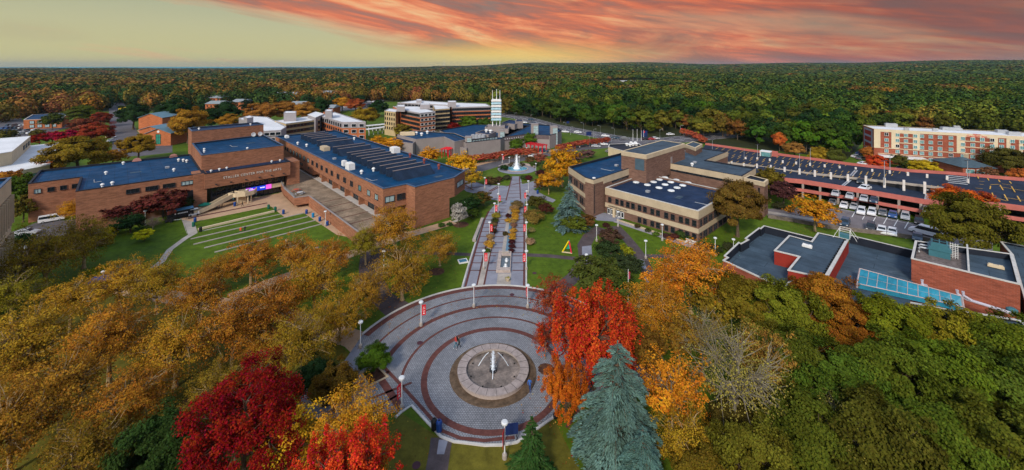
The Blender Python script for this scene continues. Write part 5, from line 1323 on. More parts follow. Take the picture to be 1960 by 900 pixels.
mass(da, px_poly([(622, 213), (635, 213), (637, 209.5), (624, 209.5)], 17.5), 13.5, 17.5, gtop, roof_white, gtop, par=0.05)
de = bld('residence_hall', P2(805, 216, 15), 'orange brick residence hall with glazed corners and white roof in the centre distance', 'building', 'residence halls')
pE1 = px_poly([(804, 216.5), (833, 213.5), (800, 203.5), (752, 203.5), (768, 210)], 15)
block(de, pE1, 15, orange_brick, [(0, 4, 1.9, 'g'), (4, 13, 1.5, 'w')], nfl=6, top=gtop)
pE2 = px_poly([(736, 212), (757, 214.5), (768, 210), (745, 207.5)], 14)
block(de, pE2, 14, crm, [(0, 5, 0.8, 'w')], nfl=5)
mass(de, px_poly([(759, 204), (775, 204.5), (775, 200.5), (760, 200.5)], 17.5), 14.7, 17.5, gtop, roof_white, gtop, par=0.05)
df = bld('residence_hall', P2(900, 204, 15), 'long orange and cream brick residence hall left of the masted tower', 'building', 'residence halls')
pE3 = px_poly([(865, 205.5), (939, 203.5), (930, 198.5), (858, 196)], 15)
block(df, pE3, 15, orange_brick, [(0, 17, 1.6, 'w')], nfl=6, top=gtop)
pE2b = px_poly([(833, 209.5), (861, 207.5), (858, 199), (828, 200)], 15)
block(df, pE2b, 15, crm, [(0, 6, 1.5, 'w')], nfl=6)
pE4 = px_poly([(761, 196.5), (858, 201), (858, 196), (796, 192)], 15.5)
block(df, pE4, 15.5, gtop, [(0, 14, 2.4, 'w')], nfl=6)
for x0, x1, y0, zt in ((857, 873, 195.5, 18), (804, 823, 200.5, 17.5), (797, 807, 192.5, 17)): mass(df, px_poly([(x0, y0), (x1, y0), (x1, y0-2.5), (x0, y0-2.5)], zt), 15, zt, gtop, roof_white, gtop, par=0.05)
# covered walkway left of the dorm
wk = bld('covered_walkway', P2(715, 240, 4), 'long low white flat canopy between the two groups of residence halls')
b = MB()
for pts in ([(702, 241), (745, 237)], [(702, 248), (752, 241)]):
    a, c = lv(wk, P2(*pts[0], 3.6)), lv(wk, P2(*pts[1], 3.6)); d = (c-a).normalized(); b.box((*((a+c)/2), 3.6), ((c-a).length, 3.4, 0.4), math.atan2(d.y, d.x))
    for k in range(6):
        p = a.lerp(c, (k+0.5)/6); b.box((p.x, p.y, 1.7), (0.4, 0.4, 3.4))
b.build('canopy', roof_white, wk)

# ================================================================== cultural centre (taupe) with glass pylons
wc = bld('cultural_center', (-5, 205), 'sprawling taupe building with glass block pylons and curved wall in the centre distance')
mass(wc, [P2(893, 273, 6.5), P2(958, 266, 6.5), (10, 232), (-22, 236), (-38, 215)], 0, 6.5, taupe, roof_blue, dark, par=0.4)
mass(wc, px_poly([(795.6, 267), (850, 262), (870, 271.5), (898, 266), (870, 255), (792, 250), (760, 258)], 7.0), 0, 7.0, taupe, roof_blue, taupe, par=0.5)
mass(wc, px_poly([(868, 279), (893, 284), (905, 276), (880, 268)], 4.2), 0, 4.2, taupe, roof_navy, taupe, par=0.3)
mass(wc, px_poly([(742, 268), (790, 275), (800, 266), (770, 258)], 6.0), 0, 6.0, taupe, roof_navy, taupe, par=0.3)
mass(wc, px_poly([(962, 262.5), (1005, 257), (1052, 259), (1064, 256), (1075, 250), (1060, 240), (1000, 236), (960, 245)], 6.6), 0, 6.6, taupe, roof_blue, dark, par=0.5)
mass(wc, px_poly([(928, 244), (973, 247), (975, 240), (935, 238)], 8.4), 0, 8.4, taupe, roof_navy, taupe, par=0.3)
mass(wc, px_poly([(960, 235), (985, 238), (1000, 233), (975, 229)], 9.0), 0, 9.0, taupe, roof_blue, taupe, par=0.3)
mass(wc, px_poly([(986, 233), (1001, 232), (1001, 228.5), (988, 228.5)], 10.0), 0, 10.0, taupe, roof_navy, taupe, par=0.2)
mass(wc, px_poly([(910, 254), (935, 258), (950, 252), (925, 249)], 8.0), 0, 8.0, taupe, roof_navy, taupe, par=0.2)
b = MB(); 
aA, aB = P2(962, 262.5, 6.6), P2(1005, 257, 6.6); slab(b, wc, aA, aB, 0.04, 1, 4.6, 6.4, 0.1); aC = P2(1052, 259, 6.6); slab(b, wc, aB, aC, 0, 0.98, 4.6, 6.4, 0.1)
b.build('dark_band', material('plum_band', (0.13, 0.10, 0.105)), wc)
for k in range(16):
    A_w, B_w, t = (aA, aB, (k+1)/10) if k < 9 else (aB, aC, (k-8.5)/16)
    b = MB(); slab(b, wc, A_w, B_w, t-0.014 if k < 9 else t-0.01, t+0.014 if k < 9 else t+0.01, 5.3, 5.8, 0.14); b.build('square_light', white, wc)
def pylon(px0, px1, ptop, pbase, w, label):
    x, y = P2((px0+px1)/2, pbase); z = HC-(ptop-YH)*y/F
    t = empty('glass_pylon', (x, y+w/2, 0), label, 'pylon', 'pylons of the taupe building')
    b = MB(); b.box((0, 0.1, z/2), (w, w, z)); b.box((0, 0.1, z+0.1), (w*1.05, w*1.05, 0.2)); b.build('shaft', taupe, t)
    b = MB(); b.box((0.15*w, -w/2+0.02, z*0.52), (w*0.62, 0.18, z*0.84)); b.box((w/2+0.0, -0.1*w, z*0.52), (0.18, w*0.6, z*0.84)); b.build('glazing', glass_pale, t)
    b = MB()
    for k in range(11): b.box((0.15*w, -w/2-0.02, z*(0.13+0.078*k)), (w*0.64, 0.22, 0.09)); b.box((w/2+0.04, -0.1*w, z*(0.13+0.078*k)), (0.22, w*0.62, 0.09))
    b.build('glazing_bar', frame_dark, t)
pylon(891, 901.5, 263, 300, 3.0, 'leftmost pale glass pylon on the taupe building, beside the long glass wall')
pylon(953, 966, 250.5, 288, 3.2, 'second glass pylon, at the right end of the long glass wall')
pylon(1015, 1032, 238.5, 282, 3.6, 'third glass pylon, rising behind the green trees and red pergola')
pylon(1052, 1069, 243, 281, 3.6, 'rightmost glass pylon at the end of the curved taupe wall')
g0_, g1_ = P2(903, 299.5), P2(951, 291.5)
b = MB(); slab(b, wc, g0_, g1_, 0, 1, 0.8, 7.3, 0.4); b.build('glass_wall', glass_pale, wc)
b = MB()
for k in range(10): slab(b, wc, g0_, g1_, k/9-0.006, k/9+0.006, 0.8, 7.35, 0.5)
for k in range(12): slab(b, wc, g0_, g1_, 0, 1, 0.8+0.58*k, 0.9+0.58*k, 0.47)
slab(b, wc, g0_, g1_, -0.01, 1.01, 7.3, 7.6, 0.6); b.build('glazing_bar', frame_dark, wc)
for k in range(4): 
    x, y = P2(906+k*6.3, 260, 7.5); b = MB(); b.tube([(x-wc.location.x, y-wc.location.y, 6.3), (x-wc.location.x, y-wc.location.y, 8.1)], 1.1, seg=10); b.build('roof_drum', grey_metal, wc)
for px, py in ((931, 253), (939, 254)): vent(wc, px, py, 7.8, 0.9, 1.4)
plant(wc, 780, 259, 6.6, (7, 2.2, 1.5), R(10), cream)
for px, py in ((797, 258), (807, 260), (818, 256)): vent(wc, px, py, 6.6, 0.8, 1.5)
# masted tower
tw_x, tw_y = -8.2, 215.0
tt = empty('light_tower', (tw_x, tw_y, 0), 'slender white tower of stacked blue white trays with tall masts in the centre distance', 'tower')
b = MB(); b.box((0, 0, 4.4), (9, 8, 8.8)); b.build('base', taupe, tt)
b = MB()
for x0, y0 in ((-1.9, -1.4), (1.9, -1.4), (0, 1.6), (-1.9, 1.4), (1.9, 1.4)): b.tube([(x0, y0, 8.8), (x0, y0, 23.5 if y0 > 1.5 else 23.0)], 0.2, seg=6)
b.build('column', white, tt)
for x0, y0, zt in ((-2.0, -1.0, 27.6), (0.1, 0, 28), (1.9, -1.0, 27.6)):
    b = MB(); b.tube([(x0, y0, 8.8), (x0, y0, zt)], [0.24, 0.13], seg=6); b.build('mast', white, tt)
for k in range(8):
    b = MB(); b.box((0, 0, 12.2+k*1.4), (5.2, 4.6, 0.75)); b.box((0, 0, 12.7+k*1.4), (4.4, 3.8, 0.25)); b.build('tray', white if k % 2 else material('pale_blue_panel', (0.40, 0.60, 0.68)), tt)
# red pergola and canopies
def pergola(pts, label, h=3.0):
    c = P2(*pts[0]); t = empty('pergola', (c[0], c[1], 0), label, 'pergola')
    A, B = lv(t, P2(*pts[0])), lv(t, P2(*pts[1])); e = (B-A).normalized(); n = Vector((-e.y, e.x)); an_ = math.atan2(e.y, e.x); Ln = (B-A).length
    k_ = int(Ln/3)+1
    for k in range(k_+1):
        for s in (0, 3.2):
            p = A+e*(Ln*k/k_)+n*s; b = MB(); b.box((p.x, p.y, h/2), (0.35, 0.35, h), an_); b.build('post', red_paint, t)
    b = MB()
    for s in (0, 3.2): p = (A+B)/2+n*s; b.box((p.x, p.y, h+0.15), (Ln+1, 0.35, 0.3), an_)
    for k in range(k_*2+1): p = A+e*(Ln*k/(2*k_))+n*1.6; b.box((p.x, p.y, h+0.42), (0.25, 4.6, 0.24), an_)
    b.build('beams', red_paint, t); return t
pergola([(1008, 289), (1038, 294)], 'bright red wooden pergola near the red hedge in the centre distance', 3.2)
pergola([(858, 303), (868, 299)], 'bright red frame behind the orange trees left of the far fountain', 3.4)
rc = bld('red_canopy', P2(880, 250, 0), 'long low dull red trellis canopy behind the taupe building', 'canopy')
b = MB()
for py in (247, 251, 255):
    a, c = lv(rc, P2(845+(py-247)*2, py+4, 3)), lv(rc, P2(915, py-3, 3)); e = (c-a).normalized(); b.box((*((a+c)/2), 3.2), ((c-a).length, 0.4, 0.3), math.atan2(e.y, e.x))
    for k in range(12): p = a.lerp(c, k/11); b.box((p.x, p.y, 1.6), (0.25, 0.25, 3.2)); b.box((p.x, p.y+1.5, 3.4), (0.2, 6, 0.15))
b.build('trellis', material('dull_red', (0.32, 0.05, 0.05)), rc)

# ================================================================== small brick buildings left background
ob_ = bld('classroom_building', P2(47, 230, 6), 'low orange brick building with dark blue roof by the far left car park')
op = px_poly([(45, 229.5), (118, 227), (132.5, 216), (62, 219.5)], 6.0)
mass(ob_, op, 0, 6.0, orange_brick, roof_blue, coping_white, par=0.3)
grid(ob_, op[0], op[1], [0.22, 0.42, 0.62, 0.8], (0.8, 3.3), 2.2, 1.9, glass_pale, frame_dark, c=2)
def gable_house(base_px, w, l, h, rh, rz, label, wallm=orange_brick, nm='brick_house', win=True, grp=None):
    x, y = P2(*base_px); t = empty(nm, (x, y, 0), label, 'house', grp, rz)
    b = MB(); b.prism([(-w/2, 0), (w/2, 0), (w/2, l), (-w/2, l)], 0, h)
    b.face([(-w/2, 0, h), (w/2, 0, h), (0, 0, h+rh)]); b.face([(w/2, l, h), (-w/2, l, h), (0, l, h+rh)]); b.build('wall', wallm, t)
    b = MB(); e = 0.5
    for s in (-1, 1):
        a1, a2, a3, a4 = Vector((s*(w/2+e), -e, h-e*rh/(w/2))), Vector((s*(w/2+e), l+e, h-e*rh/(w/2))), Vector((0, l+e, h+rh)), Vector((0, -e, h+rh))
        up = Vector((0, 0, 0.22)); b.face([a1+up, a2+up, a3+up, a4+up][::1 if s > 0 else -1]); b.face([a1, a2, a3, a4][::-1 if s > 0 else 1]); b.face([a1, a1+up, a4+up, a4]); b.face([a1, a2, a2+up, a1+up])
    b.build('roof', roof_shingle, t)
    if win:
        add_win(t, (0, -0.01, 0.8), 0, 2.4, h-1.2, material('green_window', (0, 0, 0)), frame_dark, 2, 3)
        b = MB(); b.lathe((0, 0, 0), [(0, 0.06), (0.6, 0.06), (0.6, 0)], 12); o = b.build('round_vent', white, t); o.location = (0, -0.02, h+rh*0.35); o.rotation_euler = (R(90), 0, 0)
    return t
gable_house((303, 279), 12, 22, 6.2, 2.4, R(3), 'nearest orange brick building with a pale blue gable roof and a tall green window', grp='gabled brick buildings')
gable_house((288, 262), 12, 12, 4.0, 1.8, R(3), 'low middle section of the row of orange brick buildings with blue roofs', win=False, grp='gabled brick buildings')
gable_house((288, 251), 14, 16, 8.2, 2.6, R(3), 'farthest and tallest of the row of three orange brick gabled buildings', win=False, grp='gabled brick buildings')
mass(ob_, px_poly([(305, 240), (330, 243), (330, 238), (306, 236)], 4), 0, 4, orange_brick, roof_navy, coping_white, par=0.2)
def long_house(x0, x1, ytop, zt, label, dep=14, two=False):
    A, B = Vector(P2(x0, ytop, zt)), Vector(P2(x1, ytop-0.5, zt)); t = empty('brick_hall', ((A.x+B.x)/2, A.y, 0), label, 'building', 'distant brick halls')
    L_2 = (B.x-A.x)/2
    b = MB(); b.prism([(-L_2, 0), (L_2, 0), (L_2, dep), (-L_2, dep)], 0, zt-1.2); b.build('wall', orange_brick, t)
    b = MB()
    for s in (-1, 1): pass
    q = [Vector((-L_2-.6, -.6, zt-1.4)), Vector((L_2+.6, -.6, zt-1.4)), Vector((L_2, dep/2, zt+0.9)), Vector((-L_2, dep/2, zt+0.9)), Vector((L_2+.6, dep+.6, zt-1.4)), Vector((-L_2-.6, dep+.6, zt-1.4))]
    b.face([q[0], q[1], q[2], q[3]]); b.face([q[3], q[2], q[4], q[5]]); b.face([q[1], q[4], q[2]]); b.face([q[5], q[0], q[3]]); b.build('roof', material('grey_shingle', (0.24, 0.27, 0.28), var=0.1), t)
    n = max(3, int(2*L_2/3.4)); 
    b = MB()
    for k in range(n):
        for z in ((1.2, 4.2, 7.2) if zt > 9 else (1.2, 4.0)):
            if z < zt-2: b.box((-L_2+(k+0.5)*2*L_2/n, -0.04, z+0.7), (1.3, 0.1, 1.3))
    b.build('window_row', glass, t)
long_house(391, 426, 185, 11, 'distant orange brick hall with a grey roof left of centre, above the oranges')
long_house(520, 570, 178.5, 12, 'farthest long brick hall among dark trees in the left distance')
long_house(594, 650, 176, 12, 'long brick hall with grey roof to the right of a similar one in the trees', 16)
long_house(393, 427, 196, 8, 'low brick hall with pale blue hipped roof among orange trees')
long_house(442, 471, 192.5, 9, 'low grey roofed hall beside the blue roofed one in the left distance')
long_house(553, 583, 197, 8, 'blue grey roofed hall half hidden behind the russet tree belt')
long_house(478, 494, 206, 7, 'small blue roof poking out of the russet tree belt')
long_house(268, 278, 193, 7, 'tiny pale house roof in the left woods')
long_house(302, 318, 200, 8, 'small grey roofed house right of the far road')
long_house(612, 640, 204, 7, 'low blue grey roof among trees behind the cream hall')
# sports pavilion in the forest
x, y = P2(1203, 160); fp = bld('field_house', (x, y), 'small white field house in a clearing of the distant forest', 'building')
b = MB(); b.box((0, 0, 3), (34, 14, 6)); b.box((24, 0, 2), (16, 12, 4)); b.box((-22, 2, 1.5), (12, 10, 3)); b.build('wall', white, fp)
b = MB(); b.prism([(-18, -8), (18, -8), (18, 8), (-18, 8)], 6.0, 6.6); b.prism([(16, -7), (33, -7), (33, 7), (16, 7)], 4.0, 4.5); b.build('roof', roof_white, fp)
sheet('clearing', px_poly([(1150, 162.5), (1255, 162.5), (1245, 158), (1165, 158)]), grass, 0.05)
x, y = P2(850, 131.5, 25); rt = empty('radio_mast', (x, 5200, 20), 'thin distant radio mast on the horizon left of the yellow glow', 'mast')
x = (850-XC)*5200/F; rt.location = (x, 5200, 20)
b = MB(); b.tube([(0, 0, 0), (0, 0, 110)], [4, 1.5], seg=4); b.build('lattice', white, rt)
# ================================================================== vegetation
def foliage_mat(name, attr=False, transl=0.22):
    m = bpy.data.materials.new(name); m.use_nodes = True; t = m.node_tree; n = t.nodes; l = t.links; n.clear()
    out = n.new('ShaderNodeOutputMaterial')
    if attr:
        c = n.new('ShaderNodeAttribute'); c.attribute_name = 'col'; colr = c.outputs['Color']
    else:
        c = n.new('ShaderNodeObjectInfo'); colr = c.outputs['Color']
    a = n.new('ShaderNodeAttribute'); a.attribute_name = 'v'
    s = n.new('ShaderNodeSeparateXYZ'); l.new(a.outputs['Vector'], s.inputs[0])
    h = n.new('ShaderNodeHueSaturation')
    mh = n.new('ShaderNodeMath'); mh.operation = 'MULTIPLY_ADD'; mh.inputs[1].default_value = 0.045; mh.inputs[2].default_value = 0.5-0.018; l.new(s.outputs[1], mh.inputs[0])
    mv = n.new('ShaderNodeMath'); mv.operation = 'MULTIPLY_ADD'; mv.inputs[1].default_value = 1.15; mv.inputs[2].default_value = 0.45; l.new(s.outputs[0], mv.inputs[0])
    l.new(colr, h.inputs['Color']); l.new(mh.outputs[0], h.inputs['Hue']); l.new(mv.outputs[0], h.inputs['Value'])
    d = n.new('ShaderNodeBsdfDiffuse'); l.new(h.outputs[0], d.inputs[0])
    if transl:
        tr = n.new('ShaderNodeBsdfTranslucent'); l.new(h.outputs[0], tr.inputs[0])
        mx_ = n.new('ShaderNodeMixShader'); mx_.inputs[0].default_value = transl; l.new(d.outputs[0], mx_.inputs[1]); l.new(tr.outputs[0], mx_.inputs[2]); l.new(mx_.outputs[0], out.inputs[0])
    else: l.new(d.outputs[0], out.inputs[0])
    return m
leaf_m = foliage_mat('leaves'); far_leaf = foliage_mat('forest_leaves', True, 0.0)
bark = material('grey_brown_bark', (0.11, 0.08, 0.055), var=0.3, vscale=2)
bark_pale = material('pale_bark', (0.36, 0.26, 0.14), var=0.3, vscale=2)
bark_grey = material('silver_bark', (0.20, 0.175, 0.125), var=0.25, vscale=2)
def quadmesh(name, Vt, var, mat, col=None):
    """Vt (n,4,3), var (n,3) per leaf"""
    n = len(Vt); me = bpy.data.meshes.new(name)
    me.vertices.add(n*4); me.vertices.foreach_set('co', Vt.reshape(-1).astype(np.float32))
    me.loops.add(n*4); me.loops.foreach_set('vertex_index', np.arange(n*4, dtype=np.int32))
    me.polygons.add(n); me.polygons.foreach_set('loop_start', np.arange(0, n*4, 4, dtype=np.int32)); me.polygons.foreach_set('loop_total', np.full(n, 4, dtype=np.int32))
    me.update()
    a = me.attributes.new('v', 'FLOAT_VECTOR', 'POINT'); a.data.foreach_set('vector', np.repeat(var, 4, axis=0).reshape(-1).astype(np.float32))
    if col is not None:
        a = me.attributes.new('col', 'FLOAT_COLOR', 'POINT'); a.data.foreach_set('color', np.repeat(np.c_[col, np.ones(n)], 4, axis=0).reshape(-1).astype(np.float32))
    me.materials.append(mat)
    return me
NB = [0.9]
def rand_frames(rg, n, up=0.5, nrm=None):
    v = rg.normal(size=(n, 3)); v[:, 2] = np.abs(v[:, 2]) + up
    if nrm is not None: v = v*0.8 + nrm*NB[0]
    v /= np.linalg.norm(v, axis=1, keepdims=True)
    r = rg.normal(size=(n, 3)); u = np.cross(v, r); u /= np.linalg.norm(u, axis=1, keepdims=True); w = np.cross(v, u)
    return u, w
def leaf_quads(rg, pos, size, up=0.5, nrm=None, asp=0.75):
    n = len(pos); u, w = rand_frames(rg, n, up, nrm); s = (size*rg.uniform(0.6, 1.35, n))[:, None]
    return np.stack([pos-u*s, pos-w*s*asp, pos+u*s, pos+w*s*asp], axis=1)*1.0
def crown_points(rg, kind, n, H, Rr, zb):
    """clump centres in a crown of height H, radius Rr, base height zb"""
    out = []
    ph = rg.uniform(0, 6.28, 6)
    while len(out) < n:
        th = rg.uniform(0, 6.28); cz = rg.uniform(-0.75 if kind != 'flat' else -0.2, 1)
        lump = 1+0.13*math.sin(3*th+ph[0])+0.10*math.sin(5*th+ph[1]+cz*3)+0.08*math.sin(2*th+ph[2]-cz*5)
        rr = (rg.uniform(0.0, 1)**(0.28 if kind in ('dense', 'oval') else 0.5))*lump
        s = math.sqrt(max(0, 1-cz*cz))
        if kind == 'oval': s = s**0.9
        mid = (H+zb)/2; hh = (H-zb)/2
        x, y, z = Rr*rr*s*math.cos(th)*0.9, Rr*rr*s*math.sin(th)*0.9, mid+hh*0.9*rr*cz
        out.append((x, y, z))
    return np.array(out)
def branches(rg, tips, H, zb, r0, nl=7, twig=True, bend=0.25):
    b = MB(); top = Vector((rg.normal()*0.25, rg.normal()*0.25, zb+(H-zb)*0.45))
    b.tube([(0, 0, 0), (rg.normal()*0.06, rg.normal()*0.06, zb*0.6), tuple(top)], [r0*1.25, r0*0.85, r0*0.45], seg=7, cap=False)
    idx = rg.choice(len(tips), nl, replace=False); cent = tips[idx].copy()
    for _ in range(3):
        d = ((tips[:, None]-cent[None])**2).sum(2).argmin(1)
        for k in range(nl):
            if (d == k).any(): cent[k] = tips[d == k].mean(0)
    for k in range(nl):
        c = Vector(cent[k])*0.82+Vector((0, 0, 0.12*H)); c.z = min(c.z, H*0.85); t0 = rg.uniform(0.35, 0.95); s = Vector((0, 0, zb*0.75)).lerp(top, t0)
        m = s.lerp(c, 0.5)+Vector((rg.normal()*0.3, rg.normal()*0.3, -0.12*(c-s).length*bend*4))
        b.tube([s, m, c], [r0*0.5, r0*0.34, r0*0.2], seg=5, cap=False)
        if twig:
            for tpt in tips[d == k]:
                t_ = Vector(tpt); q = m.lerp(c, rg.uniform(0.1, 1.0)); mm = q.lerp(t_, 0.5)+Vector(rg.normal(size=3)*0.25)
                b.tube([q, mm, t_], [r0*0.17, r0*0.10, r0*0.03], seg=3, cap=False)
    return b
def mk_mesh(b, nm, m):
    o = b.build(nm, m); me = o.data; bpy.data.objects.remove(o); return me
PROTO = {}
def make_proto(key, seed, H, Rr, zb, nc, per, leaf, rc, shape='dense', r0=0.3, bk=None, nl=7, up=0.5, spiky=False, twig=True):
    rg = np.random.default_rng(seed); tips = crown_points(rg, shape, nc, H, Rr, zb)
    rcl = rc*rg.uniform(0.65, 1.35, nc)
    cl = np.repeat(np.arange(nc), per)
    off = rg.normal(size=(nc*per, 3))
    off /= np.maximum(1e-6, np.linalg.norm(off, axis=1, keepdims=True)); off *= (rg.uniform(0, 1, (nc*per, 1))**0.45)
    off[:, 2] *= 0.62
    if spiky: off[:, 2] *= 2.6; off[:, :2] *= 0.72
    pos = tips[cl]+off*rcl[cl][:, None]
    cen = np.array([0, 0, (H+zb)/2]); nrm = (pos-cen); nrm /= np.linalg.norm(nrm, axis=1, keepdims=True)
    Q = leaf_quads(rg, pos, leaf, up, nrm)
    cv = rg.uniform(0, 1, nc)
    hgt = np.clip((pos[:, 2]-zb)/(H-zb), 0, 1)
    var = np.stack([np.clip(0.55*rg.uniform(0, 1, nc*per)+0.45*cv[cl], 0, 1), np.clip(rg.normal(0.5, 0.22, nc*per)+0.25*(cv[cl]-0.5), 0, 1), hgt], axis=1)
    me = quadmesh('crown', Q, var, leaf_m)
    tr = mk_mesh(branches(rg, tips, H, zb, r0, nl, twig), 'trunk', bk or bark)
    PROTO.setdefault(key, []).append((me, tr, H, Rr))
for s in range(4): make_proto('plane', 10+s, 12.5, 6.2, 1.3, 250, 66, 0.118, 1.1, 'open', 0.40, bark_pale, 9, 0.3)
NB[0] = 1.7
for s in range(4): make_proto('oak', 30+s, 12, 6.0, 2.5, 120, 330, 0.165, 1.25, 'dense', 0.4, bark, 8, 0.4)
NB[0] = 0.9
for s in range(3): make_proto('maple', 50+s, 13, 5.8, 1.4, 330, 120, 0.105, 0.66, 'open', 0.32, bark, 9, 0.1, True)
for s in range(2): make_proto('dmaple', 55+s, 13, 5.6, 1.0, 260, 170, 0.10, 0.95, 'oval', 0.32, bark, 9, 0.2)
for s in range(2): make_proto('thin', 60+s, 12, 5.0, 2.0, 150, 45, 0.14, 0.9, 'open', 0.24, bark_grey, 9, 0.3)
for s in range(2): make_proto('bare', 70+s, 13, 5.6, 2.5, 300, 16, 0.075, 1.0, 'open', 0.34, bark_grey, 12, 0.3)
for s in range(5): make_proto('mid', 80+s, 10, 5.0, 2.0, 90, 60, 0.30, 1.1, 'dense', 0.3, bark, 6, 0.4)
for s in range(3): make_proto('midopen', 90+s, 10, 5.0, 2.2, 100, 42, 0.24, 1.0, 'open', 0.25, bark_pale, 7, 0.4)
NB[0] = 2.4
for s in range(6): make_proto('far', 100+s, 12, 6.2, 0.8, 54, 44, 0.46, 1.55, 'dense', 0.3, bark, 5, 0.4, twig=False)
NB[0] = 1.6
for s in range(3): make_proto('shrub', 120+s, 2.2, 1.4, 0.02, 60, 40, 0.085, 0.42, 'dense', 0.05, bark, 5, 0.4)
for s in range(2): make_proto('bush', 130+s, 3.2, 2.2, 0.1, 90, 60, 0.115, 0.6, 'dense', 0.08, bark, 6, 0.4)
def make_conifer(key, seed, H, Rr, nlev, per_lev, nleaf, leaf, droop=0.25, bk=None, power=0.9, zb=0.6, sd=0.20):
    rg = np.random.default_rng(seed); P_, Nn, V_ = [], [], []; b = MB()
    b.tube([(0, 0, 0), (0, 0, H*0.6), (0, 0, H*0.99)], [H*0.028, H*0.016, 0.02], seg=7, cap=False)
    for lv_ in range(nlev):
        t = lv_/(nlev-1); z = zb+(H-zb)*t**1.0; rad = Rr*(1-t)**power*rg.uniform(0.88, 1.12)+0.08*Rr*(1-t)+0.05
        for k in range(max(3, int(per_lev*(1-t*0.55)))):
            th = rg.uniform(0, 6.28); r1 = rad*rg.uniform(0.55, 1.2); e = Vector((math.cos(th), math.sin(th), 0))
            sdir = Vector((-math.sin(th), math.cos(th), 0)); rise = rg.uniform(-0.05, 0.18)
            if r1 > 0.5: b.tube([(0, 0, z), tuple(e*r1*0.5+Vector((0, 0, z+rise*r1))), tuple(e*r1+Vector((0, 0, z-droop*r1)))], [0.02*H*0.2, 0.02, 0.01], seg=3, cap=False)
            m = max(6, int(nleaf*r1/Rr)); q = rg.uniform(0.12, 1, m)**0.75; side = rg.normal(size=m)*sd*r1*(1.15-q)
            cv = rg.uniform()
            for i in range(m):
                zz = z+rise*r1*2*q[i]*(1-q[i])*2-droop*r1*q[i]**2+rg.normal()*0.05-abs(side[i])*0.22
                P_.append(e*r1*q[i]+sdir*side[i]+Vector((0, 0, zz))); d = (e+sdir*(side[i]/(0.2*r1+0.01))*0.6+Vector((0, 0, rg.normal()*0.25-0.15))).normalized(); Nn.append(d); V_.append((0.5*rg.uniform()+0.5*cv, rg.uniform(), t))
    P_ = np.array([tuple(p) for p in P_]); D = np.array([tuple(p) for p in Nn]); n = len(P_)
    W_ = np.cross(D, np.array([0, 0, 1.0])+rg.normal(size=(n, 3))*0.35); W_ /= np.linalg.norm(W_, axis=1, keepdims=True)
    s = (leaf*rg.uniform(0.6, 1.4, n))[:, None]
    Q = np.stack([P_-D*s, P_-W_*s*0.32, P_+D*s*1.2, P_+W_*s*0.32], axis=1)
    me = quadmesh('crown', Q, np.array(V_), leaf_m); tr = mk_mesh(b, 'trunk', bk or bark)
    PROTO.setdefault(key, []).append((me, tr, H, Rr))
make_conifer('cedar', 201, 15, 5.8, 21, 11, 420, 0.18, 0.34, power=0.55, sd=0.19)
make_conifer('cedar', 202, 15, 5.8, 21, 11, 420, 0.18, 0.36, power=0.5, sd=0.19)
make_conifer('spruce', 203, 10, 3.6, 24, 12, 110, 0.24, 0.25, power=0.95, zb=0.3)
make_conifer('spruce', 204, 10, 3.0, 24, 12, 100, 0.22, 0.2, power=0.9, zb=0.3)
make_conifer('pine', 205, 12, 4.4, 12, 8, 60, 0.55, 0.1, power=0.6, zb=3.0)

NT = [0]
def put_tree(kind, x, y, sc, color, label, name='deciduous_tree', cat='tree', group=None, z=0.0, szf=1.0, jitter=0.12, var=None):
    r = random.Random(NT[0]*31+5); NT[0] += 1
    ps = PROTO[kind]; me, tr, H, Rr = ps[NT[0] % len(ps)] if var is None else ps[var % len(ps)]
    t = empty(name, (x, y, z), label, cat, group, r.uniform(0, 6.28)); t.scale = (sc, sc, sc*szf)
    c = bpy.data.objects.new('crown' if cat == 'tree' else 'foliage', me); COL.objects.link(c); c.parent = t
    j = lambda v: max(0.001, v*(1+r.uniform(-jitter, jitter)))
    g = 1+r.uniform(-jitter, jitter); c.color = (color[0]*g, color[1]*g*(1+r.uniform(-jitter, jitter)), color[2]*g, 1)
    k = bpy.data.objects.new('trunk' if cat == 'tree' else 'stem', tr); COL.objects.link(k); k.parent = t
    return t
TREE_XY = []
def crown_at(kind, px, py, rpx, color, label, **kw):
    """place a tree so its crown centre is where the photo shows it; rpx = crown radius in photo pixels"""
    me, tr, H, Rr = PROTO[kind][0]; ratio = H/Rr*kw.get('szf', 1.0); k = 0.58 if kind not in ('cedar', 'spruce', 'pine') else 0.45
    hc = 6.0
    for _ in range(12):
        Y = F*(HC-hc)/(py-YH); r = rpx*Y/F; hc = 0.5*hc+0.5*k*ratio*r
    Y = F*(HC-hc)/(py-YH); X = (px-XC)*Y/F; TREE_XY.append((X, Y, r))
    return put_tree(kind, X, Y, r/Rr, color, label, **kw)
OR = (0.33, 0.145, 0.016); OR2 = (0.29, 0.148, 0.017); OL = (0.20, 0.135, 0.014); GR = (0.060, 0.100, 0.010); DG = (0.022, 0.050, 0.014)
LG = (0.11, 0.17, 0.014); CRI = (0.21, 0.006, 0.009); RO = (0.62, 0.060, 0.014); ORG = (0.60, 0.20, 0.012); YE = (0.52, 0.27, 0.016)
RU = (0.24, 0.055, 0.016); MAR = (0.095, 0.020, 0.018); BS = (0.12, 0.205, 0.17); BRN = (0.16, 0.085, 0.016); YG = (0.26, 0.26, 0.015); PK = (0.34, 0.010, 0.045)
GP = 'plane trees in the lower left grove'
def rows(kind, lst, labf, group=None, **kw):
    for i, e in enumerate(lst):
        crown_at(kind, e[0], e[1], e[2], e[3], labf(i, e) if callable(labf) else labf, group=group, **kw)
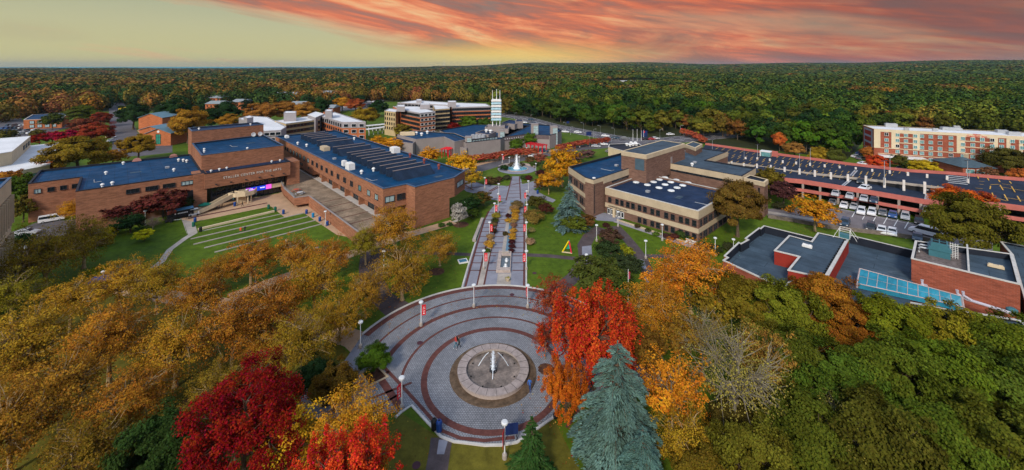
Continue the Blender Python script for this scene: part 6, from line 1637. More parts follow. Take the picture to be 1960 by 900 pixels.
def cname(c):
    return {OR: 'orange brown', OR2: 'golden brown', OL: 'olive gold', GR: 'green', DG: 'dark green', LG: 'light green', CRI: 'crimson', RO: 'scarlet', ORG: 'bright orange', YE: 'golden yellow', RU: 'russet', MAR: 'maroon', BS: 'blue green', BRN: 'brown', YG: 'yellow green', PK: 'magenta'}[c]
planes = [
 (60, 640, 84, OR2, 'at the left picture edge below the concrete block'), (135, 575, 64, OR, 'left of the tan path near the grass bank'), (22, 560, 60, OL, 'hugging the left edge under the concrete block'),
 (210, 640, 82, OR, 'in the middle of the grove below the grass bank'), (115, 740, 92, OR2, 'second row from the bottom left corner'), (245, 765, 86, OR, 'with bare limbs showing above a round mulch bed'),
 (335, 655, 82, OR, 'between the mulch beds and the tan path'), (380, 560, 62, OR, 'overhanging the curved lawn path'), (300, 535, 56, OR2, 'next to the teal handrail'),
 (445, 620, 80, OR, 'above the crimson maple'), (520, 575, 72, OR, 'on the far side of the tan path, left part'), (600, 535, 62, OR, 'over the diagonal tan path'),
 (575, 650, 74, OR2, 'right of the crimson maple top'), (650, 600, 60, OR, 'closest to the plaza edge lamp'), (20, 800, 92, OR2, 'in the bottom left corner'),
 (165, 860, 92, OL, 'at the bottom edge left of the round mulch bed'), (420, 735, 60, OL, 'tucked left of the crimson maple'), (480, 492, 54, OR, 'covering the left ends of the lawn edges'),
 (560, 480, 52, OR, 'covering the middle of the lowest lawn edge'), (632, 486, 48, OR, 'below the blue bins of the lawn'), (420, 515, 46, OR, 'at the lower left of the striped lawn'),
 (755, 430, 56, OR, 'against the brick corner of the arts centre'), (770, 505, 66, OR2, 'over the double mulch beds left of the walkway'), (700, 462, 38, OL, 'thin and pale at the end of the brick terrace'),
 (842, 468, 42, OR2, 'small, beside the glass hatch in the lawn'), (228, 535, 52, OR, 'around the white lamp by the teal rail'), (88, 480, 74, OL, 'broad, over the service yard cars'), (160, 455, 56, OL, 'right of the service yard, below the white van'),
 (40, 700, 60, OR2, 'low at the left edge'), (345, 815, 56, OL, 'small, right of the bottom mulch bed'), (500, 660, 50, OR, 'narrow, just over the crimson maple'), (700, 555, 46, OR2, 'above the curving dark path'),
 (138, 398, 25, YE, 'slender with pale trunk, in front of the white van')]
for e in planes: crown_at('plane', e[0], e[1], e[2]*0.90, e[3], jitter=0.2, szf=(1.0, 1.12, 0.92)[int(e[0]+e[1]) % 3], label= f'{cname(e[3])} plane tree {e[4]}', name='plane_tree', group=GP)
# the named showpieces
crown_at('dmaple', 470, 800, 106, CRI, 'deep crimson maple standing alone in the lower left foreground', name='maple_tree', szf=0.95, jitter=0.02, var=0)
crown_at('maple', 655, 935, 118, (0.55, 0.030, 0.014), 'scarlet maple top rising into the bottom edge left of centre', name='maple_tree', jitter=0.02, szf=0.9, var=1)
crown_at('thin', 560, 830, 66, YE, 'sparse yellow tree between the crimson maple and the scarlet maple top', name='birch_tree')
crown_at('plane', 680, 812, 84, (0.50, 0.22, 0.018), 'golden orange tree directly left of the plaza lamp at the kerb', name='plane_tree', var=2)
crown_at('oak', 717, 684, 31, GR, 'small green tree in the square kerbed planter of the plaza', name='small_tree', szf=0.8)
crown_at('oak', 640, 735, 44, (0.14, 0.07, 0.012), 'rusty green small tree left of the square planter', name='small_tree')
crown_at('oak', 602, 722, 40, DG, 'dark green small tree left of the square planter, behind the rusty one', name='small_tree')
crown_at('oak', 300, 865, 76, (0.035, 0.062, 0.014), 'dark green tree at the bottom edge left of the crimson maple', name='deciduous_tree')
crown_at('maple', 1135, 628, 104, (0.46, 0.042, 0.013), 'tall flame red maple right of the plaza fountain', name='maple_tree', szf=0.85, jitter=0.02, var=2)
crown_at('maple', 1082, 735, 52, (0.50, 0.11, 0.012), 'orange red lower maple between the plaza and the blue cedar', name='maple_tree', jitter=0.03, szf=0.9, var=0)
crown_at('thin', 1058, 568, 42, (0.26, 0.045, 0.018), 'rust brown tree at the upper right rim of the plaza', name='deciduous_tree', var=0)
crown_at('thin', 1044, 640, 26, (0.30, 0.05, 0.02), 'thin rusty young tree in the round mulch bed of the plaza', name='small_tree', szf=1.3)
crown_at('cedar', 1182, 785, 92, BS, 'large blue green cedar in the right foreground', name='cedar_tree', jitter=0.02, szf=1.0, cat='tree')
crown_at('cedar', 1230, 905, 62, (0.10, 0.19, 0.16), 'lower blue green cedar cut by the bottom edge', name='cedar_tree', jitter=0.02)
crown_at('spruce', 1018, 862, 46, (0.040, 0.080, 0.020), 'small dark green conifer at the bottom edge behind the plaza lamp', name='spruce_tree', szf=0.9)
crown_at('plane', 1322, 512, 74, (0.55, 0.20, 0.018), 'bright orange tree in front of the administration building garden', name='plane_tree', var=1)
crown_at('plane', 1255, 585, 66, (0.40, 0.15, 0.016), 'orange brown tree right of the flame red maple', name='plane_tree', var=0)
crown_at('thin', 1290, 745, 74, (0.60, 0.21, 0.018), 'sparse orange tree between the blue cedar and the bare grey tree', name='plane_tree', var=1)
crown_at('midopen', 1300, 640, 52, (0.22, 0.12, 0.016), 'brown olive tree between the orange ones and the bare grey tree')
crown_at('midopen', 1365, 575, 50, (0.20, 0.14, 0.014), 'olive tree left of the green oaks below the blue spruce')
crown_at('mid', 1235, 665, 40, (0.16, 0.08, 0.014), 'brown tree directly behind the blue cedar top')
crown_at('midopen', 1270, 545, 44, (0.50, 0.19, 0.018), 'orange tree over the right garden path')
crown_at('plane', 1318, 835, 66, (0.30, 0.17, 0.015), 'olive orange tree under the bare grey tree', name='plane_tree', var=3)
crown_at('bare', 1405, 715, 108, (0.30, 0.24, 0.05), 'nearly bare grey branched tree in the right foreground', name='bare_tree', szf=1.0)
crown_at('bare', 1345, 640, 60, (0.26, 0.18, 0.04), 'bare twiggy tree behind the big bare grey one', name='bare_tree')
crown_at('midopen', 1530, 605, 40, (0.42, 0.20, 0.02), 'orange tinted crown poking out of the green oaks', jitter=0.03)
crown_at('thin', 1470, 690, 66, (0.30, 0.17, 0.03), 'thin brownish tree right of the bare grey tree')
crown_at('bare', 1645, 850, 84, (0.30, 0.24, 0.05), 'bare twiggy tree among green oaks at the bottom right', name='bare_tree')
oaks = [(1425, 575, 68, (0.155, 0.158, 0.012)), (1500, 598, 74, (0.132, 0.158, 0.012)), (1580, 575, 62, (0.310, 0.158, 0.014)), (1625, 628, 58, (0.264, 0.128, 0.012)), (1715, 628, 72, (0.171, 0.225, 0.012)), (1805, 638, 70, (0.186, 0.210, 0.012)), (1890, 660, 78, (0.155, 0.225, 0.014)), (1972, 690, 78, (0.124, 0.195, 0.012)),
 (1530, 690, 84, (0.085, 0.143, 0.011)), (1455, 660, 60, (0.116, 0.135, 0.012)), (1610, 745, 84, (0.070, 0.128, 0.012)), (1705, 730, 88, (0.093, 0.165, 0.012)), (1805, 720, 88, (0.116, 0.195, 0.013)), (1905, 740, 92, (0.085, 0.165, 0.014)), (1550, 835, 90, (0.093, 0.128, 0.012)), (1690, 860, 100, (0.093, 0.135, 0.012)), (1800, 840, 96, (0.085, 0.158, 0.012)), (1925, 860, 104, (0.101, 0.165, 0.012)), (1470, 790, 64, (0.109, 0.120, 0.012)), (1450, 890, 80, (0.116, 0.128, 0.012)), (1350, 905, 70, (0.155, 0.143, 0.012)), (1400, 800, 50, (0.078, 0.090, 0.012)), (1560, 640, 50, (0.248, 0.135, 0.012)), (1985, 740, 70, (0.078, 0.150, 0.012))]
where = ['just below the blue spruce', 'left in the row under the raised roof', 'turning brown below the glass skylight', 'brown, in front of the low brick wall', 'largest under the left end of the skylight', 'under the right end of the skylight', 'below the silver ducts', 'at the right edge below the ducts', 'behind the bare grey tree', 'left of the brown oaks', 'in the centre of the green canopy', 'right of centre in the canopy', 'bright topped, middle right', 'at middle right edge', 'left in the bottom rows', 'beside the bare twiggy tree at the bottom', 'second from the bottom right corner', 'in the bottom right corner', 'behind the bare branches', 'at the bottom edge under the bare tree', 'at the bottom edge right of the cedar', 'low and dark under the bare tree', 'between two brown oaks', 'at the far right edge, middle height']
for e, w in zip(oaks, where): crown_at('oak', e[0], e[1], e[2]*0.95, (e[3][0]*1.0, e[3][1]*0.76, e[3][2]), 'dense green oak ' + w, name='oak_tree', group='oaks of the lower right canopy', jitter=0.16, szf=(0.92, 1.12, 1.0)[int(e[0]) % 3])
# ---- middle distance trees
mid = [
 ('oak', 1412, 388, 47, (0.15, 0.085, 0.018), 'tall olive brown tree against the corner of the administration building', 1.2),
 ('midopen', 1560, 403, 43, (0.48, 0.20, 0.014), 'golden orange tree beside the garage road', 0.8),
 ('mid', 1500, 366, 24, (0.085, 0.030, 0.030), 'dark plum tree in front of the parking garage', 1.0),
 ('mid', 1474, 345, 26, (0.14, 0.10, 0.014), 'green and orange tree behind the administration stair tower', 1.1),
 ('oak', 1855, 425, 66, (0.11, 0.10, 0.012), 'huge olive green oak in front of the garage on the right', 1.0),
 ('oak', 1842, 386, 46, (0.56, 0.10, 0.016), 'orange red tree crown above the huge olive oak', 0.7),
 ('mid', 1945, 395+40, 14, DG, 'small dark conifer at the right picture edge by the garage', 1.0),
 ('midopen', 1076, 312, 38, (0.48, 0.21, 0.012), 'large golden orange tree right of the far fountain', 1.05),
 ('midopen', 1050, 345, 26, (0.46, 0.20, 0.014), 'smaller golden tree below the large one by the far fountain', 0.9),
 ('mid', 1035, 350, 14, (0.16, 0.07, 0.02), 'brown round shrubby tree left of the golden tree', 0.9),
 ('midopen', 885, 312, 32, (0.55, 0.26, 0.014), 'golden tree just behind the right end of the arts centre', 0.8),
 ('midopen', 903, 340, 22, (0.40, 0.24, 0.016), 'thin golden tree at the left of the far plaza', 0.9),
 ('midopen', 822, 297, 26, (0.55, 0.23, 0.014), 'orange tree behind the arts centre roof, left of the golden ones', 0.7),
 ('midopen', 745, 278, 30, (0.58, 0.24, 0.014), 'orange tree over the arts centre roof edge', 0.6),
 ('midopen', 722, 270, 20, (0.55, 0.24, 0.014), 'small orange tree left of the slim green one', 0.7),
 ('spruce', 770, 282, 9, LG, 'slim light green tree standing over the arts centre roof edge', 1.0),
 ('mid', 915, 380, 18, (0.05, 0.07, 0.014), 'large round dark green bush tree at the start of the walkway', 0.75),
 ('mid', 925, 378, 18, (0.12, 0.075, 0.016), 'brownish round bush tree left of the walkway top', 0.75),
 ('mid', 900, 392, 20, DG, 'dark green tree beside the white lamp by the arts centre', 0.8),
 ('mid', 905, 408, 14, (0.05, 0.075, 0.012), 'low rounded green bush by the walkway wall', 0.6),
 ('mid', 1026, 386, 19, (0.08, 0.075, 0.014), 'rounded green bush tree right of the walkway top', 0.75),
 ('mid', 1045, 398, 14, (0.09, 0.03, 0.02), 'dark reddish bush tree beside the blue spruce', 0.8),
 ('mid', 1100, 425, 26, (0.10, 0.12, 0.014), 'yellow green broad bush below the blue spruce', 0.55),
 ('mid', 1122, 422, 18, (0.14, 0.065, 0.02), 'brownish bush at the entrance corner of the administration building', 0.7),
 ('mid', 1168, 452, 24, (0.085, 0.045, 0.03), 'dark bronze shrub tree in the planting island', 0.7),
 ('mid', 1162, 478, 26, (0.035, 0.055, 0.018), 'dark green shrub tree below the bronze one', 0.7),
 ('mid', 1195, 480, 18, YG, 'yellow green shrub in the planting island', 0.6),
 ('mid', 1200, 505, 30, (0.04, 0.055, 0.022), 'grey green mounded shrub at the lower planting island', 0.6),
 ('mid', 1145, 525, 50, (0.07, 0.085, 0.016), 'broad mid green tree behind the flame red maple', 0.75),
 ('mid', 1185, 545, 34, (0.06, 0.09, 0.016), 'green tree right of the broad one behind the red maple', 0.8),
 ('midopen', 1492, 525, 28, (0.55, 0.07, 0.02), 'scarlet tree in front of the rust red wall', 0.8),
 ('mid', 1385, 545, 26, (0.45, 0.16, 0.016), 'orange tree left of the small blue spruce', 0.9),
 ('mid', 236, 398, 36, MAR, 'dark maroon tree in front of the brick wing, left one', 0.6),
 ('mid', 312, 388, 44, (0.115, 0.026, 0.020), 'dark maroon tree in front of the brick wing, right one', 0.65),
 ('mid', 205, 410, 22, MAR, 'small maroon tree by the brick notch', 0.8),
 ('mid', 250, 425, 26, DG, 'dark green shrub under the maroon trees', 0.7),
 ('mid', 355, 388, 16, (0.045, 0.06, 0.014), 'dark green shrub by the brick doorway', 1.0),
 ('bare', 292, 425, 16, (0.2, 0.12, 0.1), 'grey leafless ornamental tree in front of the maroon trees', 1.0),
 ('mid', 276, 449, 16, (0.52, 0.46, 0.015), 'bright yellow rounded shrub on the grass bank', 0.7),
 ('mid', 195, 455, 18, (0.46, 0.38, 0.015), 'yellow shrub beside the grey wing wall', 0.8),
 ('mid', 212, 440, 12, (0.46, 0.38, 0.015), 'small yellow shrub above the grey wing wall', 0.8),
 ('mid', 188, 520, 16, (0.30, 0.30, 0.015), 'yellow green shrub left of the white lamp', 0.8),
 ('mid', 40, 360, 30, GR, 'green tree between the concrete block and the brick wing', 1.1),
 ('mid', 45, 395, 26, (0.12, 0.09, 0.014), 'olive tree in the gap beside the brick wing', 1.0),
 ('mid', 45, 465, 22, DG, 'dark green tree by the service yard', 1.0),
 ('mid', 12, 345, 24, (0.4, 0.15, 0.02), 'orange tree behind the concrete block', 1.0),
 ('oak', 150, 292, 48, (0.20, 0.125, 0.014), 'broad olive gold tree left of the arts centre roof', 0.8),
 ('oak', 265, 279, 28, (0.26, 0.145, 0.014), 'olive gold tree beside the far street', 0.9),
 ('mid', 215, 300, 22, (0.42, 0.19, 0.02), 'orange tree below the far street end', 0.7),
 ('mid', 92, 322, 26, (0.50, 0.12, 0.02), 'orange red low tree against the arts centre roof edge', 0.6),
 ('oak', 186, 252, 27, (0.26, 0.035, 0.018), 'russet red tree left of the far street', 0.85),
 ('oak', 193, 227, 16, (0.26, 0.035, 0.022), 'dark red tree further up the far street', 0.9),
 ('mid', 100, 262, 20, PK, 'magenta red tree behind the white hall', 0.6),
 ('mid', 130, 260, 22, PK, 'brightest magenta tree right of the white hall', 0.6),
 ('mid', 75, 266, 16, CRI, 'small crimson tree at the corner of the white hall', 0.7),
 ('mid', 160, 240, 24, (0.20, 0.05, 0.03), 'plum brown tree between the magenta and russet ones', 0.8),
 ('oak', 158, 216, 24, (0.10, 0.12, 0.016), 'olive green round tree behind the far brick block', 0.8),
 ('mid', 100, 230, 18, (0.07, 0.09, 0.014), 'green tree in front of the far brick block', 0.9),
 ('mid', 72, 256, 12, (0.12, 0.10, 0.02), 'small olive tree in the far car park', 0.9),
 ('mid', 14, 258, 14, (0.11, 0.10, 0.02), 'small olive tree at the left edge of the car park', 0.9),
 ('oak', 255, 218, 26, (0.03, 0.06, 0.018), 'dark green pine shaped tree right of the far street', 1.0),
 ('oak', 360, 235, 34, (0.34, 0.17, 0.02), 'broad golden brown tree behind the left of the arts centre', 1.0),
 ('oak', 338, 212, 26, DG, 'dark evergreen behind the broad golden brown tree', 1.0),
 ('oak', 318, 215, 20, DG, 'dark evergreen by the gabled brick buildings', 1.1),
 ('oak', 405, 225, 24, DG, 'dark evergreen directly above the arts centre tower, left', 1.0),
 ('oak', 435, 215, 24, DG, 'dark evergreen right of a similar one above the arts centre tower', 1.0),
 ('oak', 440, 232, 22, (0.36, 0.17, 0.02), 'golden tree between dark evergreens above the arts centre', 0.8),
 ('oak', 500, 215, 30, (0.36, 0.15, 0.03), 'russet gold tree in the belt behind the residence halls, left', 0.7),
 ('oak', 545, 210, 30, (0.36, 0.16, 0.03), 'russet gold tree in the belt, second from left', 0.7),
 ('oak', 580, 212, 28, (0.34, 0.15, 0.028), 'russet gold tree in the belt, third from left', 0.7),
 ('oak', 612, 205, 20, DG, 'dark evergreen at the right end of the russet tree belt', 0.9),
 ('oak', 655, 198, 17, (0.50, 0.22, 0.02), 'golden orange tree behind the orange residence hall', 0.8),
 ('oak', 680, 200, 18, (0.40, 0.09, 0.03), 'salmon red tree beside the golden one behind the halls', 0.8),
 ('oak', 700, 222, 26, (0.26, 0.17, 0.016), 'olive gold tree right of the orange residence hall', 0.8),
 ('oak', 725, 205, 18, DG, 'dark green tree between the two groups of halls', 0.9),
 ('mid', 770, 248, 18, (0.20, 0.15, 0.02), 'olive tree in front of the cream block of the halls', 0.8),
 ('oak', 898, 235, 19, (0.10, 0.16, 0.016), 'bright green tree in front of the right residence hall, left of two', 0.9),
 ('oak', 928, 238, 17, (0.06, 0.11, 0.016), 'green tree beside the masted tower', 0.9),
 ('oak', 866, 243, 15, CRI, 'crimson tree in front of the residence halls', 0.7),
 ('oak', 880, 240, 13, CRI, 'second crimson tree, nearer the green trees', 0.7),
 ('oak', 988, 276, 15, (0.09, 0.15, 0.014), 'green tree against the curved taupe wall, left one', 0.9),
 ('oak', 1016, 266, 16, (0.09, 0.15, 0.014), 'green tree against the curved taupe wall, right one', 0.9),
 ('mid', 1035, 303, 14, (0.28, 0.08, 0.05), 'pinkish tree by the parked cars near the red pergola', 0.7),
 ('mid', 1015, 306, 10, (0.14, 0.08, 0.03), 'small brown tree by the bus road', 0.8),
 ('mid', 1100, 300, 18, (0.14, 0.07, 0.06), 'purplish low tree behind the golden tree', 0.5),
 ('mid', 1125, 293, 15, (0.16, 0.08, 0.07), 'purplish low tree on the traffic island', 0.5),
 ('oak', 1680, 312, 20, (0.58, 0.06, 0.02), 'bright red tree in front of the hotel', 0.9),
 ('oak', 1665, 292, 16, (0.40, 0.14, 0.03), 'orange tree at the hotel corner', 0.9),
 ('oak', 1768, 322, 24, (0.50, 0.35, 0.018), 'yellow tree between hotel and garage', 0.9),
 ('oak', 1722, 308, 16, (0.10, 0.09, 0.02), 'olive tree beside the hotel entrance', 0.9),
 ('oak', 1742, 318, 13, (0.09, 0.11, 0.02), 'green tree left of the yellow one by the hotel', 0.9),
 ('oak', 1925, 306, 34, (0.09, 0.08, 0.016), 'broad dark olive oak right of the hotel pavilion', 0.8),
 ('oak', 1955, 335, 18, (0.50, 0.14, 0.03), 'orange tree at the right edge behind the garage', 0.9),
 ('mid', 1892, 330, 14, (0.22, 0.10, 0.05), 'brownish tree in front of the hotel pavilion', 0.9),
 ('mid', 1460, 296, 10, (0.2, 0.12, 0.1), 'greyish tree behind the garage kiosk', 0.9),
 ('oak', 1520, 285, 18, (0.35, 0.16, 0.04), 'salmon tree behind the far garage parapet', 0.8),
 ('oak', 1566, 296, 18, (0.34, 0.22, 0.02), 'yellow tree behind the far garage parapet', 1.1),
 ('oak', 1600, 300, 18, (0.10, 0.11, 0.02), 'green tree at the end of the far garage parapet', 1.1),
 ('oak', 1492, 268, 14, (0.55, 0.12, 0.03), 'orange tree standing out of the woods above the kiosk', 1.3),
 ('oak', 1610, 262, 16, (0.60, 0.30, 0.03), 'golden tree at the woods edge left of the hotel', 1.0),
]
for e in mid: crown_at(e[0], e[1], e[2], e[3], e[4], e[5], szf=e[6], jitter=0.04, name='rounded_tree' if e[6] < 0.8 else 'deciduous_tree')
crown_at('spruce', 1090, 395, 34, (0.13, 0.22, 0.20), 'silvery blue spruce left of the administration building', name='spruce_tree', szf=0.95, jitter=0.02)
crown_at('spruce', 1415, 515, 17, (0.11, 0.24, 0.26), 'small blue spruce in front of the stepped roofs', name='spruce_tree', jitter=0.02)
crown_at('mid', 877, 408, 16, (0.34, 0.32, 0.28), 'conical silvery flowering tree at the corner of the arts centre', name='flowering_tree', szf=1.5, jitter=0.02)
crown_at('spruce', 30, 325, 8, DG, 'little dark conifer in front of the white hall', name='spruce_tree')
for i, (x, y, r_) in enumerate(((330, 199, 12), (352, 190, 11), (388, 192, 12), (300, 203, 11), (430, 203, 12), (470, 198, 11), (505, 194, 13), (590, 193, 12), (652, 188, 11), (366, 206, 14), (478, 215, 10), (386, 222, 12), (690, 190, 11), (635, 203, 11))):
    crown_at('pine' if i % 2 else 'oak', x, y, r_, (0.022, 0.048, 0.018), 'dark evergreen standing between the distant brick halls', name='pine_tree', group='dark evergreens among the distant halls', jitter=0.2)
# red hedge rows
def hedge(pts, n, rpx, cols, labels, grp):
    for i in range(n):
        t = i/(n-1)*(len(pts)-1); k = min(int(t), len(pts)-2); u = t-k
        x = pts[k][0]+(pts[k+1][0]-pts[k][0])*u; y = pts[k][1]+(pts[k+1][1]-pts[k][1])*u
        crown_at('mid', x, y, rpx, cols[i % len(cols)], labels, szf=0.75, name='hedge_tree', group=grp, jitter=0.15)
hedge([(898, 304), (940, 300), (980, 292), (1020, 290)], 14, 11, [(0.36, 0.06, 0.04), (0.42, 0.09, 0.05)], 'salmon red crabapple in the dense row in front of the glass wall', 'salmon red row in front of the glass wall')
hedge([(1070, 282), (1110, 274), (1160, 268)], 11, 9, [(0.42, 0.08, 0.045), (0.36, 0.07, 0.05)], 'salmon red crabapple in the row beside the bus road', 'salmon red row by the bus road')
hedge([(1310, 252), (1330, 258), (1345, 268)], 5, 9, [(0.45, 0.10, 0.05)], 'salmon tree in the far car park edge right of the road', 'salmon trees at the far car park')
# planting along the walkway
def shrubs(lst, grp, kind='shrub'):
    for (x, y, r, c, lab) in lst:
        t = crown_at(kind, x, y, r*(1.25 if 925 < x < 992 and y > 390 else 1), c, lab, name='shrub', cat='shrub', group=grp, jitter=0.05, szf=0.8)
GO = (0.50, 0.26, 0.03); TA = (0.34, 0.20, 0.08); PU = (0.065, 0.018, 0.02)
shrubs([(985, 397, 8, TA, 'tan grass clump at the head of the water channel'), (986, 404, 7, (0.44, 0.22, 0.03), 'orange tan grass clump just below the channel head'), (986, 411, 6, GO, 'golden clump beside the second right banner'), (985, 418, 6, GO, 'golden clump below the second right banner'),
 (983, 423, 5, TA, 'tan clump right of the channel crossing'), (983, 430, 5.5, (0.25, 0.12, 0.07), 'pinkish brown clump beside the channel'), (982, 440, 6, (0.46, 0.24, 0.04), 'orange tan clump level with the third banner pair'), (981, 449, 6, GO, 'golden clump in the lower channel planting'), (981, 455, 5.5, GO, 'lowest golden clump above the purple ones'),
 (980, 462, 5.5, PU, 'dark purple clump directly below the golden ones'), (979.5, 470, 5.5, PU, 'dark purple clump, middle of the lower three'), (978.5, 479, 5, PU, 'dark purple clump just above the stone pool'),
 (973, 412, 5, PU, 'dark purple ball left of the channel near the top'), (973, 421, 5.5, GO, 'golden ball left of the channel'), (968, 446, 5, (0.07, 0.05, 0.02), 'dark olive ball on the channel edge'),
 (950, 411, 7, (0.28, 0.22, 0.03), 'olive gold clump under the second left banner'), (947, 421, 6, (0.06, 0.07, 0.015), 'green clump in the left planting strip'), (944, 429, 6, (0.18, 0.12, 0.05), 'brownish clump in the left planting strip'), (944, 440, 6, (0.09, 0.045, 0.02), 'dark clump beside the third left banner'),
 (938, 452, 6.5, TA, 'tan clump at the foot of the third left lamp'), (937, 465, 8.5, (0.50, 0.26, 0.035), 'large golden tan clump in the left planting strip'), (933, 479, 5, (0.06, 0.10, 0.014), 'low green clump above the lowest left banner'), (972, 532, 4, (0.30, 0.26, 0.02), 'small yellow green plant in a round pot below the pool'),
 (990, 390, 12, (0.16, 0.11, 0.04), 'broad olive shrub below the far plaza'), (1022, 411, 20, (0.20, 0.13, 0.03), 'wide olive orange shrub right of the walkway'), (1018, 423, 8, (0.22, 0.22, 0.06), 'pale green shrub on the lawn, upper of three'), (1016, 439, 8, (0.26, 0.22, 0.08), 'straw coloured shrub on the lawn, middle of three'), (1015, 461, 10, (0.34, 0.22, 0.12), 'pinkish straw shrub on the lawn, lowest of three'),
 (940, 344, 12, (0.12, 0.075, 0.03), 'brown shrub left of the far fountain'), (955, 342, 8, (0.09, 0.04, 0.03), 'dark plum shrub left of the far fountain'), (970, 339, 8, (0.06, 0.06, 0.03), 'dark green shrub at the left of the walkway end'), (1002, 339, 7, (0.05, 0.08, 0.02), 'green shrub right of the far fountain steps'), (1012, 339, 8, (0.09, 0.02, 0.025), 'dark red shrub right of the far fountain steps'),
 (1035, 330, 10, (0.06, 0.02, 0.02), 'dark shrub right of the far fountain wall'), (1040, 319, 10, (0.10, 0.13, 0.03), 'mixed green shrub behind the far fountain'), (1022, 313, 9, (0.06, 0.09, 0.02), 'green shrub behind the far fountain on the right'), (980, 314, 8, (0.10, 0.07, 0.04), 'olive shrub behind the plume'), (965, 320, 9, DG, 'dark green hedge piece behind the far fountain'), (998, 314, 7, (0.09, 0.07, 0.04), 'brownish shrub just right of the plume'),
 (1160, 430, 7, (0.06, 0.02, 0.02), 'dark plum shrub under the administration entrance'), (1255, 447, 7, (0.10, 0.16, 0.02), 'bright green shrub in the garden strip'), (1290, 452, 9, (0.10, 0.03, 0.025), 'dark red shrub in the garden strip'), (1275, 450, 8, (0.07, 0.03, 0.03), 'purple shrub in the garden strip'), (1302, 446, 10, (0.05, 0.08, 0.02), 'tall green climber shrub by the windows'), (1318, 455, 8, (0.04, 0.07, 0.02), 'green shrub near the white bench'),
 (1345, 470, 13, (0.035, 0.05, 0.02), 'dark shrub at the building corner'), (1370, 475, 14, (0.04, 0.05, 0.02), 'dark olive shrub in the corner bed'), (1395, 470, 12, (0.05, 0.055, 0.02), 'olive shrub under the tall brown tree'), (1240, 440, 6, (0.06, 0.07, 0.02), 'small green shrub by the garden wall'), (1220, 432, 6, (0.07, 0.05, 0.02), 'brown green shrub by the garden wall'),
 (860, 428, 6, (0.05, 0.09, 0.02), 'green shrub by the tan corner wall'), (845, 430, 7, (0.06, 0.11, 0.02), 'light green shrub at the foot of the brick corner'), (1490, 392, 12, (0.05, 0.05, 0.02), 'dark hedge clump by the garage road'), (1512, 398, 10, (0.07, 0.06, 0.03), 'brown hedge clump beside the golden orange tree')], 'shrubs of the campus beds', 'bush')
def hedge_box(pts, w, h, c, lab):
    m = MB()
fp_, fv_, fc_ = [], [], []; fr2 = np.random.default_rng(8)
for (x, y, r) in TREE_XY:
    if y < 115 and r > 2.5:
        n = int(26*r); a = fr2.uniform(0, 6.28, n); d = r*fr2.uniform(0, 1.7, n); fp_.append(np.stack([x+d*np.cos(a), y+d*np.sin(a), np.full(n, 0.06)], 1))
a = fr2.uniform(0, 6.28, 700); d = 21*fr2.uniform(0.5, 1, 700)**0.6; q_ = np.stack([PC[0]+d*np.cos(a), PC[1]+d*np.sin(a)*0.95, np.full(700, 0.06)], 1); fp_.append(q_[(q_[:, 0] > 0) | (q_[:, 1] > 60)])
fp_ = np.concatenate(fp_); NB[0] = 5.0; n = len(fp_); pc = np.array([(0.30, 0.13, 0.02), (0.22, 0.09, 0.02), (0.34, 0.06, 0.02), (0.38, 0.24, 0.04), (0.12, 0.06, 0.03)])
fl = bpy.data.objects.new('fallen_leaves', quadmesh('fallen_leaves', leaf_quads(fr2, fp_, 0.085, 0.5, np.tile([0, 0, 1.0], (n, 1))), fr2.uniform(0, 1, (n, 3)), far_leaf, pc[fr2.integers(0, 5, n)])); COL.objects.link(fl)
tag(fl, 'fallen autumn leaves scattered on the lawns and the plaza', 'fallen leaves', kind='stuff')
# ---- woodland behind: individuals near, one stuff mass beyond
bx = [(-2500, 238), (0, 238), (45, 229), (130, 222), (198, 213), (215, 199), (240, 199), (262, 210), (330, 222), (460, 218), (560, 212), (640, 208), (700, 196), (742, 195), (940, 199), (965, 221), (1000, 224), (1070, 236), (1174, 254), (1207, 260), (1302, 250), (1350, 272), (1364, 272), (1622, 308), (1635, 290), (1655, 258), (1960, 258), (4500, 258)]
def bound(px):
    for (x0, y0), (x1, y1) in zip(bx, bx[1:]):
        if x0 <= px <= x1: return y0+(y1-y0)*(px-x0)/(x1-x0)
    return 200
pal_r = [(GR, 6), ((0.045, 0.080, 0.012), 7), (DG, 4), ((0.10, 0.115, 0.014), 6), ((0.16, 0.12, 0.018), 3), ((0.20, 0.085, 0.02), 2.6), ((0.38, 0.16, 0.02), 1.3), ((0.15, 0.07, 0.035), 1.4), ((0.34, 0.05, 0.03), 0.7)]
pal_l = [(GR, 2.5), ((0.035, 0.06, 0.014), 5), (DG, 4), ((0.14, 0.10, 0.018), 4), ((0.24, 0.11, 0.025), 4), ((0.22, 0.065, 0.03), 3), ((0.38, 0.15, 0.02), 2), ((0.18, 0.06, 0.05), 2), ((0.30, 0.03, 0.03), 0.8)]
# far damping keeps distant woods calm
def pick(r, px, x=0, y=0):
    p = pal_l if (px+r.uniform(-150, 150)) < 1000 else pal_r
    q = min(1, max(0, 0.5+0.85*mnoise.noise((x/85, y/85, 3.3))))*0.5+r.random()*0.5
    s = q*sum(w for _, w in p)*(0.86 if p is pal_l else 1)
    for c, w in p:
        s -= w
        if s <= 0: return c
    return p[0][0]
def wname(c):
    r_, g_, b_ = c
    if r_ < 0.03: return 'very dark green'
    if g_ > r_: return 'green'
    if r_ > 0.33 and g_ < 0.07: return 'red'
    if r_ > 0.36: return 'orange'
    if g_ < 0.075 and b_ > 0.04: return 'plum brown'
    if g_ < 0.09: return 'russet'
    if r_ > 0.2: return 'golden brown'
    return 'olive'
houses = [(P2(x, y)) for x, y in ((408, 200), (545, 195), (620, 190), (410, 212), (456, 208), (568, 212), (486, 216), (1203, 160), (273, 203), (310, 212))]
fr_ = random.Random(99); cand = []
